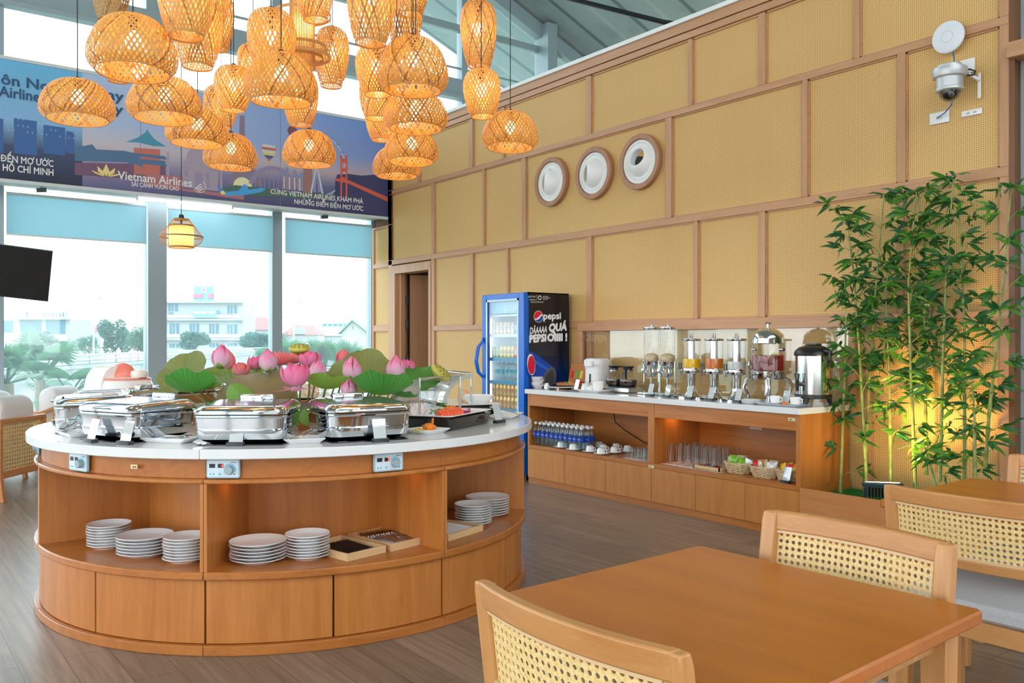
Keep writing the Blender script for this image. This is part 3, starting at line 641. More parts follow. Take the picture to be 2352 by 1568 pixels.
# gold lotus mark
lc = (2.231, 3.277)
def petal(dx, h, w, sk): return [(lc[0]+dx*.3, lc[1]), (lc[0]+dx*.7-w+sk*.3, lc[1]+h*.45), (lc[0]+dx+sk, lc[1]+h), (lc[0]+dx*.7+w+sk*.3, lc[1]+h*.45)]
ink('printed_gold_lotus', (0.9,0.75,0.3), petal(0,.15,.035,0), petal(-.065,.115,.032,-.03), petal(.065,.115,.032,.03), petal(-.10,.06,.03,-.06), petal(.10,.06,.03,.06))
sc = (3.275, 3.282); ink('printed_ring_mark', (0.9,0.9,0.9), band(sc, .072, .078, -150, 60), *[[(sc[0]-.055+.02*k, sc[1]-.03-.012*k),(sc[0]+.02+.012*k, sc[1]+.04-.028*k),(sc[0]+.024+.012*k, sc[1]+.028-.028*k),(sc[0]-.045+.02*k, sc[1]-.042-.012*k)] for k in range(3)])
INKW = P('white_print', (.86,.87,.90), .5); INKB = P('navy_print', (.012,.09,.22), .5)
def write(body, p0, p1, cap, mat, name='lettering', M=None, par=None):
    m0 = vtext(body, name, mat, ban); m = MB(); f = .022
    for i, (dx, dy) in enumerate(((0,0),(f,0),(-f,0),(0,f),(0,-f))): m.add(m0, Matrix.Translation((dx,dy,i*.0001)))
    xs = [v[0] for v in m.v]; sx = (p1[0]-p0[0])/(max(xs)-min(xs)); sz = cap/.70
    m.xf(Matrix.Translation((p0[0]-min(xs)*sx, 10.5545, (p0[1]+p1[1])/2)) @ Matrix(((sx,0,0,0),(0,0,-1,0),(0,sz,0,0),(0,0,0,1))))
    return m.build(name, mat, ban, smooth=False)
write('ôn Nơi', (1.193, 4.154), (1.69, 4.144), .112, INKB); write('Airlines', (1.173, 4.016), (1.613, 4.016), .112, INKB)
write('Bay N', (2.139, 4.174), (2.615, 4.16), .112, INKB); write('y V', (2.313, 4.02), (2.596, 4.015), .112, INKB)
write('ĐẾN MƠ ƯỚC', (1.189, 3.322), (1.694, 3.324), .072, INKW); write('HỒ CHÍ MINH', (1.209, 3.227), (1.694, 3.224), .072, INKW)
write('Vietnam Airlines', (2.351, 3.266), (3.187, 3.267), .095, INKW); write('SẢI CÁNH VƯƠN CAO', (2.501, 3.202), (3.034, 3.204), .05, INKW)
write('CÙNG VIETNAM AIRLINES KHÁM PHÁ', (4.167, 3.286), (5.482, 3.292), .062, INKW); write('NHỮNG ĐIỂM ĐẾN MƠ ƯỚC', (4.489, 3.189), (5.482, 3.191), .062, INKW)
# ---------------------------------------------------------------- wall-hung television at the left edge
p = (1.219, 9.383, 2.06)
t = thing('television', 'black flat television hanging at the left edge of the picture', 'television', p, R(-37.33+24))
_q = Matrix.Rotation(R(6),4,'Y') @ Matrix.Rotation(R(14),4,'X')
m = MB().box(-.85,.26,-.02,.025,-.25,.25); m.xf(_q); m.build('casing', BLACK, t, bev=.004)
m = MB().box(-.84,.25,-.0215,-.02,-.235,.24); m.xf(_q); m.build('screen', P('dark_screen', (.010,.011,.012), .05), t, smooth=False)
MB().tube([(-.35,.05,.1),(-.35,.05,5.0)], .025, 8).build('ceiling_pole', BLACK, t); MB().box(-.45,-.25,.02,.06,-.1,.15).build('bracket', BLACK, t)

# ================================================================== pendants
BAMB = trans('woven_bamboo_strip', (.64,.36,.105), (.80,.42,.11), .22, .45)
BAMBD = trans('woven_bamboo_strip_unlit', (.62,.40,.17), (.75,.50,.22), .35, .5)
BAMBB = trans('woven_bamboo_strip_brown', (.36,.165,.045), (.55,.25,.06), .18, .45)
BULB = emit('warm_bulb', (1,.68,.32), 19)
def resample(prof, n):
    P_ = [Vector((r, 0, z)) for r, z in prof]; L = [0]
    for a, b in zip(P_, P_[1:]): L.append(L[-1]+(b-a).length)
    out = []
    for i in range(n+1):
        s = L[-1]*i/n; k = max(j for j in range(len(L)) if L[j] <= s+1e-9); k = min(k, len(P_)-2)
        f = (s-L[k])/(L[k+1]-L[k]); q = P_[k].lerp(P_[k+1], f); out.append((q.x, q.z))
    return out
def smoothp(prof, it=2):
    for _ in range(it):
        q = [prof[0]]
        for a, b in zip(prof, prof[1:]): q += [(a[0]*.75+b[0]*.25, a[1]*.75+b[1]*.25), (a[0]*.25+b[0]*.75, a[1]*.25+b[1]*.75)]
        prof = q+[prof[-1]]
    return prof
def weave(prof, N, M, twist, name, fill=.60, seed=1):
    g = random.Random(seed); pr = resample(smoothp(prof), M); m = MB()
    for s in (1, -1):
        for i in range(N):
            j = g.uniform(-.18,.18)*2*PI/N; wd = 2*PI/N*fill*g.uniform(.85,1.12)*.5; n = len(m.v)
            for k, (r, z) in enumerate(pr):
                t = k/M; th = 2*PI*i/N+s*twist*t+j; o = .0045*s*math.cos(k*PI)
                for e in (-1, 1): m.v.append(((r+o)*math.cos(th+e*wd), (r+o)*math.sin(th+e*wd), z))
            m.m = 1 if g.random() < .13 else 0
            for k in range(M): m._f(n+2*k, n+2*k+1, n+2*k+3, n+2*k+2)
    m.m = 0; r, z = pr[-1]; m.tube([(r*math.cos(a*PI/16), r*math.sin(a*PI/16), z) for a in range(32)], .016, 5, True)
    r, z = pr[0]; m.tube([(r*math.cos(a*PI/10), r*math.sin(a*PI/10), z) for a in range(20)], .016, 5, True)
    m.m = 0; me = m.build(name, [BAMB, BAMBB], ang=180); d = me.data; bpy.data.objects.remove(me); return d
# unit shades: radius 1, height 1, hanging from z = 0 to -1
DOME = [weave([(.16,0),(.42,-.02),(.68,-.14),(.88,-.37),(.985,-.62),(1.0,-.76),(.95,-.91),(.80,-1)], 50, 17, 1.2, 'dome_weave', .56, s) for s in (1, 2)]
JAR = [weave([(.26,0),(.55,-.01),(.82,-.08),(.97,-.22),(1,-.38),(.95,-.58),(.82,-.80),(.68,-.95),(.60,-1)], 34, 20, 2.0, 'jar_weave', .56, s) for s in (3, 4)]
PENDS = []
def pendant(kind, label, x, y, zt, h, R0, seed=0, lit=True):
    meshes, nm = (DOME, 'dome') if kind == 'dome' else (JAR, 'jar')
    t = thing('bamboo_pendant', label, 'pendant lamp', (x, y, zt), 0, 'woven bamboo dome pendants over the buffet' if kind == 'dome' else 'woven bamboo jar lanterns over the buffet')
    o = bpy.data.objects.new('woven_shade', meshes[seed % 2]); COL.objects.link(o); o.parent = t; o.scale = (R0, R0, h); o.rotation_euler = (R(RNG.uniform(-2,2)), R(RNG.uniform(-2,2)), seed*1.3)
    if not lit:
        o.data = o.data.copy(); o.data.materials[0] = BAMBD
    MB().lathe([(.012,.02),(.02,.012),(.022,-.03),(.018,-.05)], 12).build('lamp_holder', BLACK, t)
    MB().tube([(0,0,.015),(0,0,roofz(x)-zt)], .0032, 6).build('cord', CORD, t)
    zb = -h*(.42 if kind == 'dome' else .42)
    MB().tube([(0,0,-.04),(0,0,zb+.045)], .012, 8).build('lamp_stem', BLACK, t)
    MB().sph((0,0,zb), .036, 12, 8, 1.25).build('bulb', BULB if lit else P('unlit_bulb', (.8,.78,.7), .3), t)
def dome(l, q, s): x, y, z, h = q; pendant('dome', l, x, y, z, h, .20, s)
def jar(l, q, s, R0=.13, lit=True): x, y, z, h = q; pendant('jar', l, x, y, z, h, R0, s, lit)
dome('dome pendant hanging far left in front of the sky blue banner lettering', (0.973, 5.316, 2.87, 0.22), 0)
dome('largest looking dome pendant, high at the left above the lower banner', (1.006, 4.22, 2.905, 0.259), 1)
dome('dome pendant just below the largest left dome, over the banner gold lotus', (1.33, 4.898, 2.849, 0.223), 2)
dome('dome pendant over the white banner wordmark, above the tiny cone lamp', (1.747, 5.671, 2.912, 0.225), 3)
dome('small dome pendant low in front of the printed iron tower', (2.238, 6.454, 2.974, 0.253), 4)
dome('broad dome pendant in the middle, below the ringed lantern', (1.819, 4.456, 2.964, 0.26), 5)
dome('dome pendant alone before the printed ferris wheel', (2.665, 5.996, 2.974, 0.254), 6)
dome('topmost dome of the column of four domes by the rattan wall', (2.447, 4.118, 3.09, 0.291), 7)
dome('second dome down in the column of four domes', (2.723, 4.551, 2.938, 0.227), 8)
dome('third dome down in the column of four domes', (3.196, 5.4, 2.94, 0.231), 9)
dome('lowest dome of the column of four, touching the banner end', (3.469, 6.093, 2.982, 0.239), 10)
dome('dome pendant hanging alone in front of the rattan wall', (3.598, 4.737, 2.994, 0.247), 11)
jar('unlit pale jar lantern cut off at the top left', (1.37, 6.333, 4.024, 0.419), 0, lit=False)
jar('jar lantern hidden behind the largest left dome, only its base showing', (1.66, 7.408, 3.933, 0.43), 1)
jar('big jar lantern at the top, right of the largest left dome', (1.186, 4.033, 3.196, 0.397), 2)
jar('jar lantern partly behind the big jar at the top left', (1.576, 4.97, 3.607, 0.412), 3)
jar('jar lantern hanging below the big jar at the top left', (1.443, 4.682, 3.246, 0.369), 4)
jar('narrow jar lantern to the right of the two top left jars', (2.165, 6.52, 4.058, 0.443), 5, .1175)
jar('jar lantern with a visible cord directly above the broad middle dome', (1.96, 4.955, 3.388, 0.386), 6, .145)
jar('round bellied jar lantern left of the broad middle dome', (2.038, 5.824, 3.286, 0.299), 7)
jar('jar lantern half behind the round bellied one, above the iron tower', (2.451, 7.309, 3.582, 0.358), 8, .145)
jar('small jar lantern behind and above the round bellied one', (2.556, 6.843, 3.822, 0.315), 9)
jar('jar lantern peeping out below the broad middle dome', (2.483, 5.747, 3.313, 0.374), 10)
jar('jar lantern at the top in front of the ringed lantern', (2.208, 4.908, 3.705, 0.332), 11, .1175)
jar('tall jar lantern against the white sky right of the ringed lantern', (2.838, 5.96, 3.766, 0.438), 12)
jar('big jar lantern at the top, topmost of the four stacked jars', (2.131, 4.005, 3.38, 0.42), 13)
jar('second down of the four stacked jars left of the dome column', (2.452, 4.549, 3.16, 0.287), 14)
jar('third down of the four stacked jars left of the dome column', (2.861, 5.282, 3.247, 0.303), 15)
jar('lowest of the four stacked jars left of the dome column', (3.099, 5.66, 3.21, 0.307), 16)
jar('small jar lantern at the top edge above the column of domes', (3.414, 5.732, 4.331, 0.393), 17)
jar('jar lantern behind the column of domes, left of its cord', (3.642, 6.254, 4.429, 0.618), 18, .15)
jar('tall jar lantern of the pair at the right, on top of the egg shaped one', (3.185, 4.542, 3.605, 0.418), 19, .12)
jar('egg shaped jar lantern hung under the tall one at the right', (3.129, 4.424, 3.116, 0.293), 20, .12)
# ringed slatted lantern
def ring(m, r, z, w=.008, hgt=.022, n=40):
    m.rings([[(q*math.cos(2*PI*j/n), q*math.sin(2*PI*j/n), z+e) for q, e in ((r-w/2,-hgt/2),(r+w/2,-hgt/2),(r+w/2,hgt/2),(r-w/2,hgt/2))] for j in range(n)], loop=True)
SPL = P('split_bamboo', (.62,.33,.10), .5)
PAPER = trans('warm_paper', (.80,.62,.36), (.90,.68,.38), .6, .8)
def slatted(m, r0, r1, z0, z1, n, w=.0022):
    for i in range(n):
        a = 2*PI*i/n; m.tube([(r0*math.cos(a), r0*math.sin(a), z0), (r1*math.cos(a), r1*math.sin(a), z1)], w, 4)
x, y, z, h = (2.408, 5.526, 3.795, 0.519)
t = thing('ringed_lantern', 'slatted cylinder lantern with bamboo hoops among the woven lamps', 'pendant lamp', (x, y, z))
m = MB(); slatted(m, .083, .083, -h, 0, 46, .003); ring(m, .085, -h+.01); ring(m, .085, -.01); m.build('slatted_tube', SPL, t)
MB().lathe([(.078,-h),(.078,0)], 32, cap0=False, cap1=False).build('paper_liner', PAPER, t)
for r, zz in ((.19,-.17*h/.55), (.185,-.47*h/.55), (.155,-.40*h/.55), (.14,-.75*h/.86)):
    m = MB(); ring(m, r, zz, .006, .02); m.build('hoop', SPL, t)
m = MB(); slatted(m, .19, .185, -.17*h/.55, -.47*h/.55, 60, .0012); slatted(m, .185, .15, -.47*h/.55, -.36*h/.55, 60, .0012); m.build('hoop_cage', SPL, t)
for a in (0, 2.1, 4.2):
    m = MB(); m.tube([(.085*math.cos(a), .085*math.sin(a), -.75*h/.86), (.14*math.cos(a), .14*math.sin(a), -.75*h/.86)], .004, 5); m.tube([(.085*math.cos(a), .085*math.sin(a), -.17*h/.55), (.19*math.cos(a), .19*math.sin(a), -.17*h/.55)], .004, 5); m.build('hoop_arm', SPL, t)
MB().tube([(0,0,-.02),(0,0,roofz(x)-z)], .0032, 6).build('cord', CORD, t); MB().tube([(-.082,0,-.012),(.082,0,-.012)], .004, 5).build('cross_bar', SPL, t)
MB().sph((0,0,-h*.5), .036, 12, 8, 1.3).build('bulb', BULB, t)
# small caged cone lamp by the window
x, y, z, h = (2.469, 8.511, 2.587, 0.291)
t = thing('caged_pendant', 'small pleated pendant in a wide bamboo cage, hanging low by the grey column', 'pendant lamp', (x, y, z))
m = MB(); slatted(m, .068, .2, 0, -h*.60, 64, .0011); m.build('upper_cage', SPL, t)
m = MB(); slatted(m, .2, .185, -h*.60, -h*.78, 64, .0010); slatted(m, .185, .115, -h*.78, -h*.95, 64, .0010); m.build('lower_cage', SPL, t)
for r, zz in ((.068,-.01), (.112,-h*.235), (.2,-h*.60), (.115,-h*.95)):
    m = MB(); ring(m, r, zz, .006, .014); m.build('hoop', wood('dark_bamboo_hoop', (.36,.19,.06), (.28,.14,.04), 'x'), t)
m = MB(); n = 72
m.rings([[((q+.004*(j % 2))*math.cos(2*PI*j/n), (q+.004*(j % 2))*math.sin(2*PI*j/n), zz) for j in range(n)] for q, zz in ((.108,-h*.24),(.111,-h*.6),(.106,-h*.96))], False, False); m.build('pleated_shade', PAPER, t)
MB().lathe([(.004,.045),(.022,.035),(.026,.005),(.022,0)], 14).build('ceiling_cap', BLACK, t)
m = MB(); m.tube([(-.068,0,-.008),(.068,0,-.008)], .003, 5); m.tube([(0,-.068,-.008),(0,.068,-.008)], .003, 5); m.build('cross_bar', SPL, t)
MB().tube([(0,0,.03),(0,0,3.14-z if y > 10.5 else roofz(x)-z)], .0035, 6).build('cord', CORD, t); MB().tube([(0,0,.0),(0,0,-h*.5)], .010, 6).build('lamp_stem', BLACK, t)
MB().sph((0,0,-h*.6), .034, 12, 8, 1.3).build('bulb', BULB, t)

# ================================================================== round buffet island
CX, CY_ = 2.105, 4.92
A4 = [R(a) for a in (-179.5, -130, -82.4, -34, 14.5, 63, 111.5, 146)]
isl = thing('buffet_island', 'big round wooden buffet island with a white stone top', 'buffet island', (CX, CY_, 0))
STONE = P('white_speckled_stone', (.74,.76,.77), .10)
def _stone():
    N, L, b = nt(STONE); t = N.new('ShaderNodeTexCoord'); v = N.new('ShaderNodeTexVoronoi'); v.inputs['Scale'].default_value = 75; L.new(t.outputs['Object'], v.inputs[0])
    r = ramp(N, [(.05, (.42,.45,.47)), (.10, (.74,.76,.77))]); L.new(v.outputs['Distance'], r.inputs[0])
    n = N.new('ShaderNodeTexNoise'); n.inputs['Scale'].default_value = 30; L.new(t.outputs['Object'], n.inputs['Vector'])
    r2 = ramp(N, [(.52, (0,0,0)), (.58, (1,1,1))]); L.new(n.outputs[0], r2.inputs[0])
    mx = N.new('ShaderNodeMixRGB'); L.new(r2.outputs[0], mx.inputs[0]); mx.inputs[1].default_value = (.74,.76,.77,1); L.new(r.outputs[0], mx.inputs[2]); L.new(mx.outputs[0], b.inputs['Base Color'])
_stone()
RT, RL, RD, RB = 1.43, 1.39, 1.365, .85
def sector(name, mat, r0, r1, z0, z1, gap=.0, par=isl, bev=.002, n=16, A=None):
    out = []; A = A or A4
    for i in range(len(A)):
        a, b = A[i], A[(i+1) % len(A)]; b += 2*PI if b < a else 0
        out.append(MB().arc(r0, r1, a+gap, b-gap, z0, z1, n).build(name, mat, par, bev=bev))
    return out
tops = sector('stone_top', STONE, .3, RT, .88, .925, .0006, bev=.004, A=[R(a) for a in (-130, -34, 63, 146)])
sector('apron', OAKH, 1.32, RD-.01, .785, .88, .0006)
sector('lip', OAKY, 1.25, RL, .765, .785, .0006, bev=.005)
sector('shelf', OAKH, .84, RL, .335, .373, .0006, bev=.006)
sector('plinth', OAKH, 1.1, RL, 0, .045, .0006, bev=.003)
sector('ceiling_board', OAK, .8, 1.3, .765, .78)
sector('back_panel', OAK, RB-.02, RB, .373, .765)
MB().arc(1.28, 1.335, 0, 2*PI, .045, .335, 64).build('dark_carcass', wood('dark_recess', (.14,.05,.014), (.10,.035,.01), 'z'), isl)
for i, a in enumerate(A4):
    m = MB(); w = .008
    for s in (-1, 1):
        k = MB().box(RB-.03, 1.385, -.0075, .0075, .373, .765); k.xf(Matrix.Rotation(a+s*.0063,4,'Z')); m.add(k)
    m.build('divider', OAK, isl)
for i in range(len(A4)):
    a, b = A4[i], A4[(i+1) % 8]; b += 2*PI if b < a else 0
    for k in range(2):
        c0 = a+(b-a)*k/2; c1 = a+(b-a)*(k+1)/2
        MB().arc(1.335, RD, c0+.0032, c1-.0032, .048, .333, 12).build('curved_door', OAK, isl, bev=.0015)
# control panels let into the apron
PBODY = P('pale_blue_grey_panel', (.36,.52,.60), .35); PFACE = P('pale_panel_face', (.62,.74,.82), .3); BTN = P('cyan_button', (.10,.48,.66), .3)
def local(a, z): return Matrix.Translation((RD*math.cos(a)-.0, RD*math.sin(a), z)) @ Matrix.Rotation(a+PI/2, 4, 'Z')     # x right, -y out
def control(a, z, digit, lab=None):
    M = local(a, z)
    def pt(m): m.xf(M); return m
    pl = pt(MB().rr([(.150,.088,.012,0),(.150,.088,.012,.008),(.146,.084,.010,.011)], 4).xf(Matrix.Rotation(R(90),4,'X'))).build('control_panel', PBODY, isl)
    pt(MB().box(-.068,.068,-.0125,-.010,-.036,.036)).build('panel_face', PFACE, pl)
    pt(MB().box(-.060,-.034,-.0135,-.012,.004,.022)).build('display', BLACK, pl); pt(MB().box(-.022,.004,-.0135,-.012,.004,.022)).build('display', BLACK, pl)
    m = MB().lathe([(.0205,0),(.0205,.004),(.019,.020),(.017,.023)], 24); m.xf(Matrix.Translation((.030,-.012,-.005)) @ Matrix.Rotation(R(90),4,'X')); pt(m).build('knob', P('grey_knob', (.30,.40,.45), .35), pl)
    m = MB().poly([(.030+q[0], -.0132, -.005+q[1]) for q in band((0,0), .023, .028, -20, 150)]); pt(m).build('dial_arc', BTN, pl, smooth=False)
    m = MB()
    for x, r in ((-.055,.0042),(-.040,.0042),(-.013,.005),(.052,.005)):
        q = MB().lathe([(r,0),(r,.002)], 14); q.xf(Matrix.Translation((x,-.012,-.024)) @ Matrix.Rotation(R(90),4,'X')); m.add(q)
    pt(m).build('buttons', BTN, pl)
    if digit: text(digit, .022, emit('red_led', (1,.05,.04), 2), pl, M @ frame((-.007,-.0142,.006), (1,0,0), (0,0,1)), 'digit', .0006)
    text('BERINOR', .006, P('grey_print', (.2,.25,.3)), pl, M @ frame((.036,-.0128,.026), (1,0,0), (0,0,1)), 'panel_print')
control(R(-159.6), .833, ''); control(R(-126.5), .833, '4'); control(R(-95.3), .833, '3'); control(R(166), .833, '')
m = MB().box(-.018,.018,-.0125,-.009,-.009,.009); m.xf(local(R(-144.3), .833)); np_ = m.build('name_plate', P('pale_brass', (.80,.68,.40), .35, .6), isl)
text('cpq', .017, P('dark_print', (.12,.09,.04)), np_, local(R(-144.3), .833) @ frame((0,-.0128,-.004), (1,0,0), (0,0,1)), 'lettering', .0002, 'CENTER')
# warm light strips under the lip of two niches
LED = emit('warm_strip_glow', (1,.50,.14), 14)
for a in (R(-125.5), R(-87.5)):
    m = MB().box(-.04,.04,-.006,.006,-.004,0); m.xf(Matrix.Translation((1.17*math.cos(a),1.17*math.sin(a),.764)) @ Matrix.Rotation(a+PI/2,4,'Z')); m.build('niche_light', LED, isl)

# ---- plates
def plate_mesh(r):
    m = MB(); m.lathe([(r*.55,.004),(r*.62,0),(r*.64,.003),(r*.78,.009),(r*1.0,.0195),(r*1.0,.0225),(r*.80,.0125),(r*.66,.0075),(r*.62,.006),(.001,.0055)], 40, cap1=False)
    o = m.build('plate', WHITE); return o
pl_small, pl_big = plate_mesh(.104), plate_mesh(.131)
def polar(r, a, z): return (CX+r*math.cos(R(a)), CY_+r*math.sin(R(a)), z)
def stack(pos, n, big, where, group):
    src = pl_big if big else pl_small
    for k in range(n):
        o = src.copy(); COL.objects.link(o); jx, jy = RNG.uniform(-.003,.003), RNG.uniform(-.003,.003)
        o.location = (pos[0]+jx, pos[1]+jy, pos[2]+k*(.0152 if big else .0137)); o.rotation_euler = (0,0,k)
        i = n-1-k; w = 'topmost' if i == 0 else ('bottom' if k == 0 else ORD[i])
        tag(o, '%s white plate %s' % (w, where) if i == 0 or k == 0 else '%s white plate down %s' % (w, where), 'plate', group)
ZS = .373
stack(polar(1.15,-165.5,ZS), 8, 0, 'in the stack nearest the left divider', 'white plates on the island shelf')
stack(polar(1.155,-151,ZS), 6, 1, 'in the wide stack left of the seam', 'white plates on the island shelf')
stack(polar(1.195,-138,ZS), 8, 0, 'in the stack just left of the seam post', 'white plates on the island shelf')
stack(polar(1.185,-121.5,ZS), 6, 1, 'in the wide stack right of the seam post', 'white plates on the island shelf')
stack(polar(1.17,-110.6,ZS), 8, 0, 'in the stack beside the chopstick tray', 'white plates on the island shelf')
stack(polar(1.155,-56.5,ZS), 8, 0, 'in the small stack in the right niche', 'white plates on the island shelf')
stack(polar(1.17,-43.5,ZS), 7, 1, 'in the wide stack at the far right of the shelf', 'white plates on the island shelf')
stack(polar(1.10,172,ZS), 7, 0, 'in the stack behind the left divider', 'white plates on the island shelf')
bpy.data.objects.remove(pl_small); bpy.data.objects.remove(pl_big)
# ---- cutlery trays
def wtray(label, c, w, d, rz, nap=True):
    t = thing('wooden_tray', label, 'tray', c, rz, 'pale wooden trays on the island shelf'); h = .036; k = .011
    m = MB(); m.box(-w/2,w/2,-d/2,-d/2+k,0,h); m.box(-w/2,w/2,d/2-k,d/2,0,h); m.box(-w/2,-w/2+k,-d/2+k,d/2-k,0,h); m.box(w/2-k,w/2,-d/2+k,d/2-k,0,h); m.build('frame', PALEW, t, bev=.001)
    MB().box(-w/2+k,w/2-k,-d/2+k,d/2-k,0,.006).build('base', PALEW, t)
    if nap:
        n = thing('napkin', 'white folded napkin lining the '+nap, 'napkin', (c[0],c[1],c[2]+.0065), rz, 'napkins lining the wooden trays')
        MB().sheet(14, 14, lambda u,v: ((u-.5)*(w-.026), (v-.5)*(d-.026), .004+.003*math.sin(u*9+v*4)+.002*math.sin(v*17))).build('folded_cloth', P('white_napkin', (.80,.80,.83), .8), n, solid=.002)
    return t
tr1 = (1.885,3.826,ZS); tr2 = (2.145,3.870,ZS)
rz1 = R(12); w1, d1 = .235, .345
wtray('pale wooden tray of black chopsticks', tr1, w1, d1, rz1, 'chopstick tray'); wtray('pale wooden tray of steel forks and spoons', tr2, w1, d1, rz1, 'fork tray')
def at(c, rz, x, y, z): return (c[0]+x*math.cos(rz)-y*math.sin(rz), c[1]+x*math.sin(rz)+y*math.cos(rz), c[2]+z)
cs = MB().tube([(-.115,0,0),(.115,0,0)], [.0022,.0036], 6).build('chopstick', P('black_lacquer', (.018,.014,.014), .35))
for i in range(46):
    o = cs if i == 0 else cs.copy()
    if i: COL.objects.link(o)
    lay = i//23; yy = -.12+.0105*(i % 23); x = RNG.uniform(-.005,.005)
    o.location = at(tr1, rz1, yy*.72+.0, -.02, .0175+.0075*lay); o.rotation_euler = (0, R(-1), rz1+R(90)+RNG.uniform(-.06,.06))
    tag(o, 'black chopstick lying in the pale wooden tray', 'chopstick', 'black chopsticks in the tray')
def spoon(fork):
    m = MB(); m.tube([(-.095,0,.002),(-.02,0,.006),(.035,0,.006)], [.0045,.0028,.0024], 8, flat=.45)
    if fork:
        m.sheet(4,4,lambda u,v:(.035+u*.03,(v-.5)*.024*(.4+.6*min(1,u*1.6)),.006+.006*u*u-.004*math.sin(PI*u)))
        for k in range(4): m.tube([(.064,(k-1.5)*.0062,.010),(.095,(k-1.5)*.0064,.014)], [.0021,.0012], 5)
    else: m.sheet(8,6,lambda u,v:(.03+u*.062,(v-.5)*.042*math.sqrt(max(.02,1-(2*u-1)**2)),.006-.008*math.sin(PI*u)*math.sin(PI*v)+.004*u))
    return m.build('fork' if fork else 'spoon', CHROME, solid=.0012)
sp, fk = spoon(0), spoon(1)
for k in range(2):
    src = (fk, sp)[k]
    for i in range(11):
        o = src if i == 0 else src.copy()
        if i: COL.objects.link(o)
        o.location = at(tr2, rz1, -.07+.0155*i+.01*k, -.02+.055*k-.002*i, .026+.004*k+.001*(i % 2)); o.rotation_euler = (0, R(-3), rz1+R(112)+RNG.uniform(-.04,.04))
        tag(o, 'steel %s lying among the others on the napkin in the tray' % ('fork' if k == 0 else 'spoon'), 'fork' if k == 0 else 'spoon', 'steel forks in the tray' if k == 0 else 'steel spoons in the tray')
tr3 = (2.50,3.86,ZS); rz3 = R(18)
wtray('pale wooden tray of white paper wraps in the right niche', tr3, .30, .27, rz3, None)
pk = MB().rr([(.024,.20,.004,0),(.026,.205,.005,.004),(.024,.20,.004,.0075)], 3).build('paper_wrap', P('white_paper', (.80,.79,.80), .8))
for i in range(18):
    o = pk if i == 0 else pk.copy()
    if i: COL.objects.link(o)
    l = i//9; o.location = at(tr3, rz3, -.115+.0285*(i % 9), RNG.uniform(-.015,.015), .007+.009*l); o.rotation_euler = (RNG.uniform(-.03,.03), RNG.uniform(-.1,.1), rz3+RNG.uniform(-.07,.07))
    tag(o, 'white paper cutlery wrap lying in the shallow tray in the right niche', 'wrap', 'white paper wraps in the tray')

# ================================================================== on the island top
ZT = .925
LIDG = noisy('dark_mottled_lid_glass', (.03,.035,.04), (.22,.25,.27), 90, .12)  # mottled from near black to mid grey
def TILT(m): m.v = [(x, y, z+max(0, z-.15)/.038*y*.05) for x, y, z in m.v]
def chafer(label, a, r=1.105, dz=0):
    x, y, _ = polar(r, a, 0)
    hp = thing('induction_plate', 'flat black heating plate under the '+label[0], 'heating plate', (x, y, ZT), R(a+90), 'black heating plates under the chafing dishes')
    MB().rr([(.37,.37,.02,0),(.37,.37,.02,.005)], 4).build('glass_plate', BLACKG, hp); MB().rr([(.385,.385,.024,0),(.385,.385,.024,.003)], 4).build('rim', BLACK, hp)
    text('CUISSON', .011, P('grey_print', (.2,.25,.3)), hp, Matrix.Translation((-.165,-.182,.0055)), 'plate_print', .0002)
    t = thing('chafing_dish', label[1], 'chafing dish', (x, y, ZT+.005), R(a+90), 'polished steel chafing dishes on the island')
    MB().rr([(.30,.26,.05,.0),(.36,.32,.06,.008),(.405,.365,.06,.022),(.412,.372,.055,.045),(.416,.376,.055,.062),(.408,.368,.055,.066),(.416,.376,.055,.071),(.420,.380,.055,.118),(.428,.388,.055,.124),(.428,.388,.055,.132),(.36,.32,.05,.132)], 7).build('water_pan', CHROME, t, ang=28)
    m = MB().rr([(.412,.372,.055,.1325),(.43,.39,.055,.136),(.432,.392,.055,.148),(.425,.385,.055,.160),(.395,.355,.05,.174),(.365,.325,.045,.180)], 7); TILT(m); m.build('lid', CHROME, t, ang=28)
    m = MB().rr([(.335,.255,.02,.1805),(.335,.255,.02,.182)], 5, (0,-.018,0)); TILT(m); m.build('lid_window', LIDG, t)
    m = MB(); m.tube([(-.06,-.197,.152),(-.055,-.203,.153),(.055,-.203,.153),(.06,-.197,.152)], .007, 8, flat=.6); m.build('front_handle', CHROME, t)
    MB().rr([(.16,.04,.012,.178),(.165,.045,.014,.198),(.16,.04,.014,.206),(.14,.03,.012,.209)], 4, (0,.160,0)).build('hinge_block', CHROME, t)
    return t
chafer(('left edge dish', 'steel chafing dish at the left rim of the island, seen from its corner'), 172)
chafer(('second dish from the left', 'steel chafing dish behind two menu cards, left of the seam'), -156.5)
chafer(('dish right of the seam', 'steel chafing dish with one centred menu card, right of the top seam'), -124.5)
chafer(('dish nearest the carrot garnish', 'steel chafing dish beside the carrot garnish plate'), -97.5)
chafer(('dish behind the left ones', 'steel chafing dish behind the left ones, only its lid top showing'), 140)
chafer(('dish at the back', 'steel chafing dish at the back of the island behind lotus leaves'), 108)
